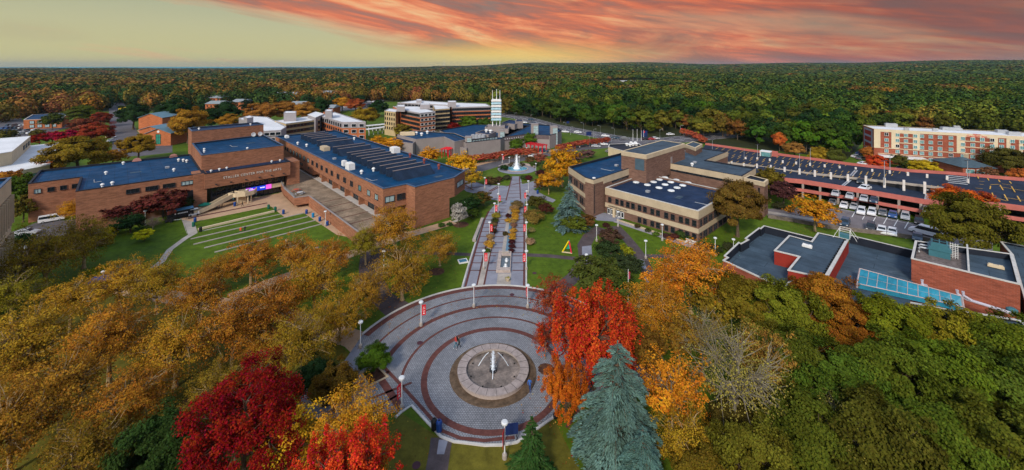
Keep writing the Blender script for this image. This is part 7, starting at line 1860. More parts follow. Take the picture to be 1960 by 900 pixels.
def add_cand(Y0, Y1, sp):
    Y = Y0
    while Y < Y1:
        xw = Y*1.45; X = -xw
        while X < xw:
            x = X+fr_.uniform(-0.42, 0.42)*sp; y = Y+fr_.uniform(-0.42, 0.42)*sp; px = XC+F*x/y; py = YH+F*HC/y
            if py < bound(px)-1.0+fr_.uniform(-3, 0) and not any((x-h[0])**2+(y-h[1])**2 < (17+0.018*h[1])**2 for h in houses) and not (1145 < px < 1262 and 157 < py < 172.5): cand.append((y, x, sp))
            X += sp
        Y += sp
add_cand(135, 520, 10.4)
near_f = sorted(cand, key=lambda c: (c[0]**2+c[1]**2) if abs(c[1]) < c[0]*1.27 else 1e9)
ind, rest = near_f[:230], near_f[230:]
def band_name(px, py):
    if px < 250: return 'in the woods at the far left'
    if px < 470: return 'in the woods behind the gabled brick buildings'
    if px < 740: return 'in the woods behind the left residence halls'
    if px < 960: return 'in the woods behind the central residence halls'
    if px < 1200: return 'at the woods edge along the curving road'
    if px < 1370: return 'at the woods edge beyond the flagpoles'
    if px < 1640: return 'at the woods edge behind the parking garage'
    return 'in the woods behind the hotel'
for (y, x, sp) in ind:
    px, py = XC+F*x/y, YH+F*HC/y; c = pick(fr_, px, x, y)
    put_tree('far', x, y, fr_.uniform(0.85, 1.25)*(0.85 if px < 1000 else 1.0), c, f'{wname(c)} tree {band_name(px, py)}', name='woodland_tree', group='individual trees of the woods', jitter=0.2, szf=fr_.uniform(0.9, 1.15))
# stuff: the same crowns further back, joined into one mass
def hill(x, y):
    d = math.hypot(x, y); a = math.atan2(x, y)
    if d < 900: return 0.0
    t = min(1, (d-900)/4300); t = t*t*(3-2*t)
    side = 1/(1+math.exp(-(a+0.16)*14))
    return t*(side*(62+10*math.sin(a*9)+5*math.sin(a*23+1))+(1-side)*8)+ (3.5*math.sin(x/210)+3.0*math.sin(y/160+x/400))*min(1, (d-900)/500)
pos_l, col_l, sc_l, lod = [], [], [], []
for (y, x, sp) in rest: lod.append(0); pos_l.append((x, y, 0)); sc_l.append(fr_.uniform(0.75, 1.4)); col_l.append(pick(fr_, XC+F*x/y, x, y))
cand = []; add_cand(520, 1150, 14.0)
for (y, x, sp) in cand: lod.append(1); pos_l.append((x, y, hill(x, y))); sc_l.append(fr_.uniform(1.1, 2.0)); col_l.append(pick(fr_, XC+F*x/y, x, y))
cand = []; add_cand(1150, 2300, 27)
for (y, x, sp) in cand: lod.append(2); pos_l.append((x, y, hill(x, y)-2)); sc_l.append(fr_.uniform(2.2, 3.2)); col_l.append(pick(fr_, XC+F*x/y, x, y))
cand = []; add_cand(2300, 5200, 62)
for (y, x, sp) in cand:
    if x < -0.19*y and y > 4300: continue
    lod.append(2); pos_l.append((x, y, hill(x, y)-8)); sc_l.append(fr_.uniform(4.6, 6.8)); col_l.append(pick(fr_, XC+F*x/y, x, y))
lod = np.array(lod); pos_l = np.array(pos_l); col_l = np.array(col_l); sc_l = np.array(sc_l)
rgf = np.random.default_rng(5)
def dome(rg, n, leaf, rad=5.4, H=12.0, lo=-0.35, hz_=4.4):
    th = rg.uniform(0, 6.28, n); cz = rg.uniform(lo, 1, n); s = np.sqrt(np.maximum(0, 1-cz*cz)); k = 1+0.16*np.sin(3*th+rg.uniform(0, 6))+0.12*np.sin(5*th+cz*4)
    k = k*(1+0.10*np.sin(9*th+7*cz+rg.uniform(0, 6)))*rg.uniform(0.9, 1.0, n)
    nr = np.stack([np.cos(th)*s, np.sin(th)*s, cz], 1); p = nr*np.array([rad, rad, hz_])*k[:, None]+np.array([0, 0, H-hz_*1.05])
    return leaf_quads(rg, p, leaf, 0.2, nr), rg.uniform(0, 1, (n, 3))
Qs, Vs, Cs = [], [], []
NB[0] = 3.2
for L_i, (nq, lf, nvar) in enumerate(((620, 0.72, 6), (150, 1.1, 6), (60, 1.7, 6))):
    tm = [dome(rgf, nq, lf, *((6.2, 12.5, -0.95, 6.1) if L_i == 0 else ())) for _ in range(nvar)]; idx = np.where(lod == L_i)[0]; w = rgf.integers(0, nvar, len(idx))
    for k in range(nvar):
        ii = idx[w == k]
        if not len(ii): continue
        a = rgf.uniform(0, 6.28, len(ii)); ca, sa = np.cos(a), np.sin(a); T_ = tm[k][0].reshape(-1, 3)
        X_ = (T_[None, :, 0]*ca[:, None]-T_[None, :, 1]*sa[:, None])*sc_l[ii][:, None]+pos_l[ii, 0][:, None]
        Y_ = (T_[None, :, 0]*sa[:, None]+T_[None, :, 1]*ca[:, None])*sc_l[ii][:, None]+pos_l[ii, 1][:, None]
        zs_ = np.where(lod[ii] == 0, sc_l[ii], np.minimum(sc_l[ii]**0.55, 1.75))
        Z_ = T_[None, :, 2]*zs_[:, None]+pos_l[ii, 2][:, None]
        Qs.append(np.stack([X_, Y_, Z_], -1).reshape(-1, 4, 3)); v = np.tile(tm[k][1], (len(ii), 1)); Vs.append(v)
        g_ = np.array([0.055, 0.07, 0.018]); kf = (0.1, 0.28, 0.4)[L_i]; cj = (col_l[ii]*(1-kf)+g_*kf)*rgf.uniform(0.7, 1.25, (len(ii), 1)); Cs.append(np.repeat(cj, nq, axis=0))
me = quadmesh('forest', np.concatenate(Qs), np.concatenate(Vs), far_leaf, np.concatenate(Cs))
fo = bpy.data.objects.new('forest', me); COL.objects.link(fo)
tag(fo, 'continuous autumn forest canopy stretching back to the horizon', 'forest', kind='stuff')
# rolling ground beneath the far forest
hb = MB(); na, nr_ = 150, 46
gridp = []
for j in range(nr_):
    d = 900*(14000/900)**(j/(nr_-1)); row = []
    for i in range(na):
        a = R(-66+132*i/(na-1)); x, y = d*math.sin(a), d*math.cos(a)
        z = hill(x, y) if d < 5300 else hill(x*5300/d, y*5300/d)*max(0.0, 1-(d-5300)/9000)
        if j == 0: z = -1
        row.append((x, y, max(z, -1) + (7.5*(min(1, (d-900)/600)) if j else 0)*(1 if d < 5300 else max(0, 1-(d-5300)/1500))))
    gridp.append(row)
for j in range(nr_-1):
    for i in range(na-1):
        a, b2, c, d2 = gridp[j][i], gridp[j][i+1], gridp[j+1][i+1], gridp[j+1][i]
        if math.atan2(a[0], a[1]) < -0.19 and a[1] > 4300: continue
        hb.face([a, b2, c, d2])
#
fcm = bpy.data.materials.new('far_canopy'); fcm.use_nodes = True; n = fcm.node_tree.nodes; l = fcm.node_tree.links; bs = n['Principled BSDF']; bs.inputs['Roughness'].default_value = 1; bs.inputs['Specular IOR Level'].default_value = 0
tcx = n.new('ShaderNodeTexCoord'); vo = n.new('ShaderNodeTexVoronoi'); vo.inputs['Scale'].default_value = 0.035; l.new(tcx.outputs['Object'], vo.inputs['Vector'])
rp_ = n.new('ShaderNodeValToRGB'); cr_ = rp_.color_ramp; cr_.elements[0].color = (0.015, 0.03, 0.012, 1); cr_.elements[1].color = (0.16, 0.06, 0.02, 1)
for p_, c_ in ((0.35, (0.03, 0.055, 0.014, 1)), (0.6, (0.07, 0.07, 0.014, 1)), (0.8, (0.10, 0.05, 0.018, 1))): e_ = cr_.elements.new(p_); e_.color = c_
sp_ = n.new('ShaderNodeSeparateColor'); l.new(vo.outputs['Color'], sp_.inputs[0]); l.new(sp_.outputs[0], rp_.inputs[0]); l.new(rp_.outputs[0], bs.inputs['Base Color'])
ho_ = hb.build('hills', fcm); ho_['kind'] = 'structure'
# ================================================================== lamps and banners
lamp_white = material('lamp_enamel', (0.62, 0.64, 0.64), rough=0.4, var=0.04)
def mk(b, nm, m): return mk_mesh(b, nm, m)
b = MB(); b.tube([(0, 0, 0.5), (0, 0, 3.5)], [0.075, 0.055], seg=8); ME_pole = mk(b, 'pole', lamp_white)
b = MB(); b.lathe((0, 0, 0), [(0.26, 0.0), (0.26, 0.42), (0.16, 0.55), (0, 0.56)], 10); ME_base = mk(b, 'base', concrete)
b = MB(); b.lathe((0, 0, 3.45), [(0.10, 0), (0.34, 0.10), (0.36, 0.26), (0.26, 0.34), (0, 0.36)], 14); ME_head = mk(b, 'lamp_head', lamp_white)
b = MB(); b.box((0.42, 0, 2.35), (0.60, 0.03, 1.55)); b.tube([(0, 0, 3.14), (0.74, 0, 3.14)], 0.02, seg=4); b.tube([(0, 0, 1.56), (0.74, 0, 1.56)], 0.02, seg=4); ME_ban = mk(b, 'banner', red_paint)
b = MB()
for s in (-1, 1):
    y = 0.02*s
    for k in range(-2, 3):
        a = k*0.42; b.face([(0.42+0.03*math.sin(a), y, 2.60), (0.42+0.20*math.sin(a-0.12), y, 2.60+0.26*math.cos(a)), (0.42+0.20*math.sin(a+0.12), y, 2.60+0.26*math.cos(a))])
    b.face([(0.22, y, 2.50), (0.62, y, 2.50), (0.62, y, 2.56), (0.22, y, 2.56)])
    b.face([(0.26, y, 1.76), (0.58, y, 1.76), (0.42, y, 2.04)])
    b.face([(0.24, y, 2.20), (0.60, y, 2.20), (0.60, y, 2.25), (0.24, y, 2.25)]); b.face([(0.28, y, 2.12), (0.56, y, 2.12), (0.56, y, 2.16), (0.28, y, 2.16)])
ME_emb = mk(b, 'emblem', white)
def link(me, parent): o = bpy.data.objects.new(me.name.split('.')[0], me); COL.objects.link(o); o.parent = parent; return o
def lamp(px, py, label, ban=0, head=None, rz=0.0, scale=1.0):
    x, y = P2(px, py); t = empty('street_lamp', (x, y, 0.03), label, 'street lamp', 'white pedestrian lamps', rz); t.scale = (scale,)*3
    link(ME_pole, t); link(ME_base, t); link(ME_head, t)
    if ban: link(ME_emb, link(ME_ban, t)); t.rotation_euler = (0, 0, rz if ban > 0 else R(180)+rz)
    return t
for e in [(806, 624, 'white lamp with a red banner on the left arc of the plaza', 1, R(20)), (907, 588, 'white lamp with a thin red banner at the top of the plaza', 1, R(85)), (1010, 589, 'white lamp with a red banner at the top right of the plaza', -1, R(-70)), (690, 666, 'white lamp without banner at the left rim of the plaza', 0, 0),
 (769, 784, 'white lamp with a red banner beside the kerb notch of the plaza', -1, R(60)), (966, 878, 'white lamp with a red banner at the bottom edge beside the navy board', -1, R(75)),
 (926, 515.6, 'white lamp with red banner, nearest on the left of the walkway', 1, 0), (937, 456, 'white lamp with red banner, second on the left of the walkway', 1, 0), (946.7, 416, 'white lamp with red banner, third on the left of the walkway', 1, 0), (953.6, 396, 'white lamp with red banner, farthest on the left of the walkway', 1, 0),
 (1007.6, 516.5, 'white lamp with red banner, nearest on the right of the walkway', -1, 0), (1007.6, 456, 'white lamp with red banner, second on the right of the walkway', -1, 0), (1008.5, 418.6, 'white lamp with red banner, third on the right of the walkway', -1, 0), (1008, 390, 'white lamp with red banner, farthest on the right of the walkway', -1, 0),
 (954.6, 375, 'white lamp at the crossing left of the walkway', 0, 0), (1011.4, 369, 'white lamp at the crossing right of the walkway', 0, 0), (1025.7, 332, 'white lamp right of the far fountain', 0, 0), (974.8, 319, 'white lamp behind the far fountain', 0, 0), (891, 413, 'white lamp beside the silvery conical tree', 0, 0),
 (1142, 462, 'white lamp at the bend of the curved path', 0, 0), (1267.6, 461, 'white lamp by the garden wall of the administration building', 0, 0), (1236, 495, 'white lamp at the path junction on the right lawn', 0, 0), (1369, 489, 'white lamp by the corner shrubs of the administration building', 0, 0), (1183, 434, 'white lamp at the administration entrance', 0, 0), (1122.6, 524, 'white lamp among the green trees right of the walkway', 0, 0),
 (622.8, 433, 'white lamp beside the blue bins of the stepped lawn', 0, 0), (607, 509, 'white lamp among the orange trees below the stepped lawn', 0, 0), (489, 544, 'white lamp sunk among orange crowns of the grove', 0, 0), (734.7, 517, 'white lamp beside the dark path junction', 0, 0), (198, 560, 'white lamp by the blue canopy left of the teal handrail', 0, 0), (278, 432, 'white lamp in front of the maroon trees', 0, 0),
 (1404, 492, 'white lamp beside the stepped roof corner', 0, 0), (994, 318, 'white lamp just right of the far fountain plume', 0, 0)]: lamp(e[0], e[1], e[2], e[3], rz=e[4])
for px, py, lb in ((470/6.923+860, 362, 'lone red banner pole on the far left lawn circle'), (703/6.923+860, 313, 'red banner pole in front of the salmon hedge'), (1008, 299, 'red banner pole by the bus road'), (639, 0, '')):
    if py: lamp(px, py, lb, 1, rz=0.1)
x, y = P2(1063, 800); bl = empty('street_lamp', (x, y, 0.03), 'black lamp post at the lower right rim of the plaza', 'street lamp')
for me in (ME_pole, ME_base, ME_head):
    m2 = me.copy(); m2.materials.clear(); m2.materials.append(black_plastic); link(m2, bl)
# tall road lights
b = MB(); b.tube([(0, 0, 0), (0, 0, 8.2), (0.4, 0, 8.8), (2.2, 0, 9.1)], [0.14, 0.09, 0.07, 0.06], seg=6); ME_rp = mk(b, 'pole', grey_metal)
b = MB(); b.box((2.5, 0, 9.08), (0.9, 0.35, 0.16)); ME_rh = mk(b, 'lamp_head', lamp_white)
b = MB(); b.lathe((0, 0, 0), [(0.3, 0), (0.3, 0.35), (0, 0.35)], 8); ME_rb = mk(b, 'base', concrete)
cob = ['beside the taupe pylon', 'left on the curving road verge', 'second on the curving road verge', 'third on the curving road verge', 'by the road just before the junction', 'at the road junction', 'beyond the flagpoles', 'in front of the service building', 'by the bus road with blue sign', 'left of the far woods edge', 'over the parked cars far right of the junction', 'at the start of the curving road']
for (px, py, hpx, rz), w in zip(((1083, 249, 15, 180), (1117, 252, 17, 180), (1149, 257, 17, 180), (1092, 258, 15, 0), (1136, 264, 17, 0), (1176, 262, 17, 180), (1263, 265, 18, 0), (1170, 286, 22, 0), (1128, 281, 20, 90), (1015, 232, 12, 0), (1302, 258, 18, 0), (985, 228, 12, 0)), cob):
    x, y = P2(px, py); t = empty('road_light', (x, y, 0), 'tall curved road light ' + w, 'street light', 'tall road lights', R(rz)); link(ME_rp, t); link(ME_rh, t); link(ME_rb, t); s = hpx*y/F/9.1; t.scale = (s, s, s)
b = MB(); b.tube([(0, 0, 0), (0, 0, 7.5)], [0.11, 0.08], seg=6); ME_dp = mk(b, 'pole', grey_metal)
b = MB(); b.box((-0.9, 0, 7.5), (1.0, 0.4, 0.14)); b.box((0.9, 0, 7.5), (1.0, 0.4, 0.14)); b.box((0, 0, 7.5), (1.0, 0.1, 0.08)); ME_dh = mk(b, 'lamp_heads', frame_dark)
for px, py, top, w in ((1363.5, 288, 268, 'at the far left end of the garage deck'), (1424.3, 304, 285, 'left on the garage deck'), (1449.8, 303, 277, 'just left of the glass kiosk'), (1530.3, 328, 294, 'central, on the split of the garage decks'), (1551, 312, 284, 'at the far parapet of the garage deck'), (1692.8, 354, 308, 'rising from a pillar before the red tree'), (1703.5, 329, 296, 'at the far parapet below the hotel'), (1852, 350, 307, 'left of the hotel pavilion, by the ramp'), (1855.5, 352, 326, 'short, by the ramp opening of the deck')):
    z = zin(px, py); x, y = P2(px, py, z); t = empty('deck_light', (x, y, z), 'double headed light pole ' + w, 'light pole', 'double headed deck lights', R(20)); link(ME_dp, t); link(ME_dh, t); s = (py-top)*y/F/7.5; t.scale = (s, s, s)
# flagpoles
for i, (px, top, base, fc) in enumerate(((1211.5, 248.5, 270, None), (1219.5, 248.5, 271, None), (1227.5, 251, 270, None), (1232, 249.5, 264, red_paint), (1303, 245, 255, red_paint))):
    x, y = P2(px, base); h = (base-top)*y/F; t = empty('flagpole', (x, y, 0), ['leftmost bare flagpole at the road junction', 'second bare flagpole at the road junction', 'third bare flagpole at the road junction', 'flagpole flying a small red flag at the junction', 'red flag on a pole at the far car park'][i], 'flagpole', 'flagpoles at the junction')
    b = MB(); b.tube([(0, 0, 0), (0, 0, h)], [0.13, 0.06], seg=6); b.build('pole', white, t)
    b = MB(); b.lathe((0, 0, h), [(0.12, 0), (0.12, 0.15), (0, 0.2)], 6); b.build('finial', white, t)
    if fc: 
        b = MB(); b.box((0.7, 0, h*0.80), (1.3, 0.05, h*0.26), 0.2); b.build('flag', fc, t)
x, y = P2(1202.5, 584); t = empty('flagpole', (x, y, 0), 'white pole with a small striped flag behind the flame red maple', 'flagpole')
b = MB(); b.tube([(0, 0, 0), (0, 0, 6.0)], [0.07, 0.04], seg=6); b.build('pole', white, t)
b = MB()
for k in range(6): b.box((0.16, 0, 5.5-k*0.2), (0.3, 0.05, 0.1)); 
b.build('flag', red_paint, t)
b = MB()
for k in range(6): b.box((0.16, 0, 5.4-k*0.2), (0.3, 0.04, 0.1), m=0)
b.build('flag_stripe', coping_blue, t)
def board(px, py, w, h, z, m, label, rz=0.0, legs=True):
    x, y = P2(px, py); t = empty('sign_board', (x, y, 0), label, 'sign', None, rz)
    b = MB(); b.box((0, 0, z+h/2), (w, 0.08, h)); b.build('panel', m, t)
    if legs:
        for s in (-1, 1):
            b = MB(); b.box((s*w*0.42, 0.08, (z+h)/2), (0.09, 0.08, z+h)); b.build('leg', frame_dark, t)
board(978, 845, 1.55, 1.15, 0.75, material('navy_panel', (0.012, 0.025, 0.10)), 'navy blue notice board beside the bottom plaza lamp', R(8))
board(1127, 281, 2.6, 1.9, 5.6, material('navy_panel', (0, 0, 0)), 'blue sign board high beside the bus road')
board(1234, 264, 3.0, 3.4, 0.6, material('navy_panel', (0, 0, 0)), 'blue banner board by the flagpoles')
board(1149, 273, 1.2, 1.4, 0.8, material('navy_panel', (0, 0, 0)), 'small blue sign near the red hedge')
board(1087, 242, 1.8, 1.4, 2.0, material('navy_panel', (0, 0, 0)), 'small blue road sign on the far verge')
# ================================================================== cars
def car_proto(kind='saloon'):
    b = MB(); L0, Wd = (4.5, 1.8) if kind != 'van' else (5.8, 2.0)
    if kind == 'saloon': prof = [(-2.25, .35), (-2.25, .80), (-2.1, .92), (-1.2, 1.0), (1.0, .98), (2.05, .80), (2.25, .62), (2.25, .35)]; cab = [(-1.75, .96), (-1.15, 1.42), (0.35, 1.44), (1.10, .96)]
    elif kind == 'suv': prof = [(-2.25, .4), (-2.25, 1.0), (-2.15, 1.08), (1.1, 1.08), (2.1, .98), (2.25, .75), (2.25, .4)]; cab = [(-2.05, 1.06), (-1.8, 1.66), (0.4, 1.68), (1.15, 1.06)]
    else: prof = [(-2.9, .4), (-2.9, 1.25), (2.0, 1.2), (2.75, 1.0), (2.9, .7), (2.9, .4)]; cab = [(-2.88, 1.2), (-2.8, 2.2), (1.1, 2.2), (2.0, 1.15)]
    def ext(pr, w0, w1, mb, m=0):
        zs = [z for _, z in pr]; z0, z1 = min(zs), max(zs)
        f = lambda z: w0+(w1-w0)*((z-z0)/(z1-z0))
        lft = [Vector((x, f(z)/2, z)) for x, z in pr]; rgt = [Vector((x, -f(z)/2, z)) for x, z in pr]
        mb.face(rgt[::-1], m); mb.face(lft, m); n = len(pr)
        for i in range(n): mb.face([lft[i], rgt[i], rgt[(i+1) % n], lft[(i+1) % n]][::-1], m)
    ext(prof, Wd, Wd*0.94, b); ext([cab[0], cab[1], cab[2], cab[3]], Wd*0.93, Wd*0.76, b)
    body = mk_mesh(b, 'body', car_paint)
    g = MB(); c0, c1, c2, c3 = cab
    def shr(p, q, t): return (p[0]+(q[0]-p[0])*t, p[1]+(q[1]-p[1])*t)
    zz = lambda p, o=0.0: p
    w_at = lambda z: (Wd*0.93+(Wd*0.76-Wd*0.93)*((z-c0[1])/(c1[1]-c0[1])))/2
    for s in (-1, 1):
        a, b_, c, d = shr(c0, c1, .12), shr(c0, c1, .86), shr(c3, c2, .86), shr(c3, c2, .12)
        xs = (a, b_, c, d); g.face([(p[0]+(0.12 if i < 2 else -0.12), s*(w_at(p[1])+0.012), p[1]) for i, p in enumerate(xs)][::s])
    for p, q, off in ((c3, c2, 0.015), (c0, c1, -0.015)):
        if kind == 'van' and off < 0: continue
        a, b_ = shr(p, q, .1), shr(p, q, .9); g.face([(a[0]+off, -w_at(a[1])+.1, a[1]+.012), (a[0]+off, w_at(a[1])-.1, a[1]+.012), (b_[0]+off, w_at(b_[1])-.08, b_[1]+.012), (b_[0]+off, -w_at(b_[1])+.08, b_[1]+.012)])
    gl = mk_mesh(g, 'windows', glass)
    w = MB(); w.tube([(0, -0.11, 0), (0, 0.11, 0)], 0.34, seg=12); wm = mk_mesh(w, 'wheel', rubber)
    h = MB(); h.tube([(0, -0.12, 0), (0, 0.12, 0)], 0.19, seg=10); hm = mk_mesh(h, 'rim', grey_metal)
    l1 = MB(); l1.box((0, 0, 0), (0.06, 0.36, 0.16)); lm = mk_mesh(l1, 'headlight', white)
    l2 = MB(); l2.box((0, 0, 0), (0.06, 0.34, 0.16)); tm = mk_mesh(l2, 'tail_light', red_paint)
    return dict(body=body, gl=gl, wm=wm, hm=hm, lm=lm, tm=tm, L=L0, W=Wd, kind=kind)
CARS = {k: car_proto(k) for k in ('saloon', 'suv', 'van')}
def car(px, py, rz, col, label, kind='saloon', z=0.0, detail=True, grp='parked and passing cars', s=1.0, name='parked_car'):
    c = CARS[kind]; x, y = P2(px, py, z); t = empty(name, (x, y, z+0.03), label, 'van' if kind == 'van' else 'car', grp, rz); t.scale = (s,)*3
    o = link(c['body'], t); o.color = (*col, 1); link(c['gl'], t)
    if detail:
        for sx in (-0.31, 0.31):
            for sy in (-1, 1):
                w = link(c['wm'], t); w.location = (c['L']*sx, sy*(c['W']/2-0.10), 0.34); link(c['hm'], w)
        for sy in (-1, 1):
            h = link(c['lm'], t); h.location = (c['L']/2-0.01, sy*c['W']*0.34, 0.66); h = link(c['tm'], t); h.location = (-c['L']/2+0.01, sy*c['W']*0.34, 0.72)
    return t
Wh, Si, Bk, Gy, Bl, Rd, Nv = (0.70, 0.71, 0.72), (0.40, 0.42, 0.44), (0.015, 0.016, 0.02), (0.14, 0.15, 0.16), (0.03, 0.09, 0.25), (0.35, 0.03, 0.03), (0.02, 0.05, 0.09)
A45 = R(-45)
car(99, 424, R(44), Wh, 'white work van covered in leaf shadows beside the brick wing', 'van', s=0.8, name='work_van')
car(50, 450, R(20), Si, 'silver and blue patrol car in the service yard', 'saloon'); car(34, 480, R(15), Si, 'silver car half under olive trees at the left edge', 'saloon'); car(44, 497, R(15), Wh, 'white car behind the silver one under olive trees', 'saloon')
for px, py, rz, c, k, lb in ((1617.5, 431, 130, Nv, 'suv', 'dark blue car farthest left along the retaining wall of the garage road'), (1667, 439.5, 130, Bk, 'suv', 'black car second along the retaining wall'), (1688, 445, 130, Wh, 'saloon', 'pale car third along the retaining wall'), (1708, 448.5, 130, Wh, 'saloon', 'white car fourth along the retaining wall'), (1756, 459, 130, Nv, 'saloon', 'dark blue car almost hidden by the retaining wall'),
 (1649, 409, -50, Wh, 'suv', 'white car pulled out of the garage bays, left of two'), (1669, 411, -50, Wh, 'suv', 'white car pulled out of the garage bays, right of two'), (1759, 428, -50, Bk, 'suv', 'black car at the garage beside the oak'),
 (1616, 397, -50, Wh, 'saloon', 'white car inside the lower garage level, first bay'), (1635, 399.5, -50, Si, 'saloon', 'silver car inside the lower garage level, first bay right'), (1594, 391, -50, Gy, 'saloon', 'grey car in the lower garage level next to the golden tree'), (1690, 411, -50, Gy, 'saloon', 'grey car in the lower garage level, third bay'), (1709, 415, -50, Bl, 'saloon', 'blue grey car in the lower garage level, third bay right'), (1733, 419, -50, Si, 'suv', 'silver car in the lower garage level, fourth bay')):
    car(px, py, R(-135), c, lb, k, grp='cars by the parking garage')
for px, py, c, lb in ((1600, 374, Si, 'silver car in the middle garage level, left'), (1627, 379, Si, 'pale car in the middle garage level, second bay'), (1654, 384, Si, 'silver car in the middle garage level, third bay left'), (1673, 387, Nv, 'teal car in the middle garage level, third bay right'), (1775, 406, Gy, 'grey car in the middle garage level beside the oak')): car(px, py, R(-135), c, lb, 'saloon', z=2.6, grp='cars by the parking garage')
car(1655, 364, R(-150), Wh, 'white car parked alone on the lower top deck of the garage', z=4.72, grp='cars by the parking garage'); car(1648, 351, R(-135), Bk, 'black car tucked under the deck split of the garage', z=4.6, grp='cars by the parking garage'); car(1781, 366, R(-135), Bk, 'black car under the deck split near the red oak', 'suv', z=4.5, grp='cars by the parking garage')
car(1772, 450, R(120), Wh, 'white delivery van beside the big oak', 'van', name='delivery_van', grp='cars by the parking garage')
road = [(1082, 254, Wh), (1106, 255, Wh), (1159, 262, Wh), (1178, 266, Nv), (1197, 266.5, Gy), (1237, 268, Bk), (1247, 268, Rd), (1254, 267, Wh), (1283, 259, Wh), (1316, 259, Si), (1141, 282, Si), (1155, 278, Wh), (1168, 292, Gy), (1041, 291, Nv), (1021, 301, Wh), (1027, 303, Si), (962+55, 231, Nv), (1003, 236, Wh), (1023, 238, Nv), (1000, 243, Wh)]
rl = ['white car first on the curving road', 'white car second on the curving road', 'white car reaching the junction', 'dark blue pickup at the junction', 'grey car beyond the dark pickup', 'black car among the cluster beyond the junction', 'dark red car in the cluster beyond the junction', 'white car in the cluster beyond the junction', 'white car on the far branch of the road', 'silver car in the far car park', 'silver car in the bus loop', 'white car in the bus loop', 'grey car behind the purplish trees', 'dark teal car beside the red pergola', 'white car by the pinkish tree', 'silver car by the pinkish tree', 'dark car at the start of the curving road', 'white car near the start of the curving road', 'dark car near the taupe roof', 'white car just above the taupe roof']
for (px, py, c), lb in zip(road, rl): car(px, py, R(-22 if px < 1200 else 15), c, lb, 'suv' if c == Nv else 'saloon', grp='cars on the curving road')
car(215, 271, R(86), Wh, 'white car driving on the far street at left', grp='cars at the far left'); car(212, 268-4, R(0), Wh, 'white car crossing at the far street end', grp='cars at the far left')
k_ = 0
for row in range(4):
    for i in range(9):
        px = 12+i*8.2-row*4+(row % 2)*3; py = 242+row*5.4+0.3*i*(-1)
        if rnd.random() < 0.2: continue
        k_ += 1; c = rnd.choice([Wh, Si, Bk, Gy, Bl, Nv, Bl]); car(px, py, R(80), c, f'{ {Wh: "white", Si: "silver", Bk: "black", Gy: "grey", Bl: "blue", Nv: "navy"}[c] } car in the far left car park beside the orange brick block', rnd.choice(['saloon', 'suv']), detail=False, grp='cars in the far left car park')
for row in range(3):
    for i in range(8):
        if rnd.random() < 0.25: continue
        px = 662+i*9; py = 196+row*5.0; c = rnd.choice([Wh, Bl, Bk, Nv, Si]); car(px, py, R(20), c, f'{ {Wh: "white", Si: "silver", Bk: "black", Gy: "grey", Bl: "blue", Nv: "navy"}[c] } car in the car park behind the residence halls', 'suv', detail=False, grp='cars behind the residence halls')
for px, py, c, lb in ((1653, 316, Wh, 'white car at the hotel car park entrance'), (1650, 306, Gy, 'grey car in the hotel car park'), (1640, 302, Wh, 'white car further back in the hotel car park'), (1727, 325, Nv, 'dark blue car in front of the hotel trees'), (1756, 327, Si, 'silver car beside the yellow tree'), (1648, 296, Bl, 'blue car at the back of the hotel car park')): car(px, py, R(10), c, lb, grp='cars at the hotel')
x, y = P2(236, 212); t = empty('yellow_truck', (x, y, 0), 'small yellow truck on the far street beside the dark evergreen', 'truck', rz=R(10))
b = MB(); b.box((0, 0, 1.9), (6, 2.4, 2.4)); b.build('cargo_box', material('truck_yellow', (0.65, 0.45, 0.02)), t)
b = MB(); b.box((4.0, 0, 1.3), (1.8, 2.2, 1.6)); b.build('cab', white, t)
for sx in (-2, 3.8):
    for sy in (-1, 1): w = link(CARS['saloon']['wm'], t); w.location = (sx, sy, 0.4)
# ---- stage truck, golf cart, scooter by the ramp
x, y = P2(345, 417); tr = empty('stage_trailer', (x, y, 0), 'black show trailer with a blue roof parked beside the tan path left of the ramp', 'trailer', rz=angL+0.02)
b = MB(); b.box((0, 0, 1.35), (5.4, 2.1, 1.7)); b.build('body', material('trailer_black', (0.012, 0.012, 0.015), rough=0.4), tr)
b = MB(); b.box((0, 0, 2.26), (5.5, 2.3, 0.12)); [b.box((k, 0, 2.34), (0.08, 2.2, 0.05)) for k in (-2, -1, 0, 1, 2)]; b.build('roof', material('blue_tarp', (0.10, 0.25, 0.40), var=0.2), tr)
b = MB()
for k, w in enumerate((0.3, 0, 0.22, 0.25, 0.2, 0.26, 0.24, 0.2, 0.22)):
    if w: b.box((-1.1+k*0.3, -1.07, 1.5), (w, 0.02, 0.3))
b.build('lettering', white, tr)
for sx in (-1.2, 1.2):
    for sy in (-1, 1): w = link(CARS['saloon']['wm'], tr); w.location = (sx, sy*0.95, 0.34)
b = MB(); b.tube([(2.7, 0, 0.6), (3.7, 0, 0.5)], 0.06, seg=4); b.tube([(3.6, 0, 0.5), (3.6, 0, 0)], 0.05, seg=4); b.build('tow_bar', frame_dark, tr)
x, y = P2(371, 413); gc = empty('golf_cart', (x, y, 0), 'white golf cart with a dark seat behind the black trailer', 'golf cart', rz=angL)
b = MB(); b.box((0, 0, 0.5), (2.3, 1.1, 0.4)); b.box((0.95, 0, 0.85), (0.35, 1.05, 0.4)); b.build('body', white, gc)
b = MB(); b.box((0, 0, 1.85), (1.7, 1.15, 0.07)); b.build('canopy', white, gc)
b = MB(); b.box((-0.25, 0, 0.8), (0.55, 1.0, 0.18)); b.box((-0.55, 0, 1.1), (0.1, 1.0, 0.5)); b.build('seat', black_plastic, gc)
b = MB(); [b.tube([(sx, sy, 0.7), (sx*0.8, sy, 1.85)], 0.03, seg=4) for sx in (-0.8, 0.8) for sy in (-0.5, 0.5)]; b.build('posts', frame_dark, gc)
for sx in (-0.75, 0.75):
    for sy in (-1, 1): w = link(CARS['saloon']['wm'], gc); w.location = (sx, sy*0.5, 0.26); w.scale = (.75, .75, .75)
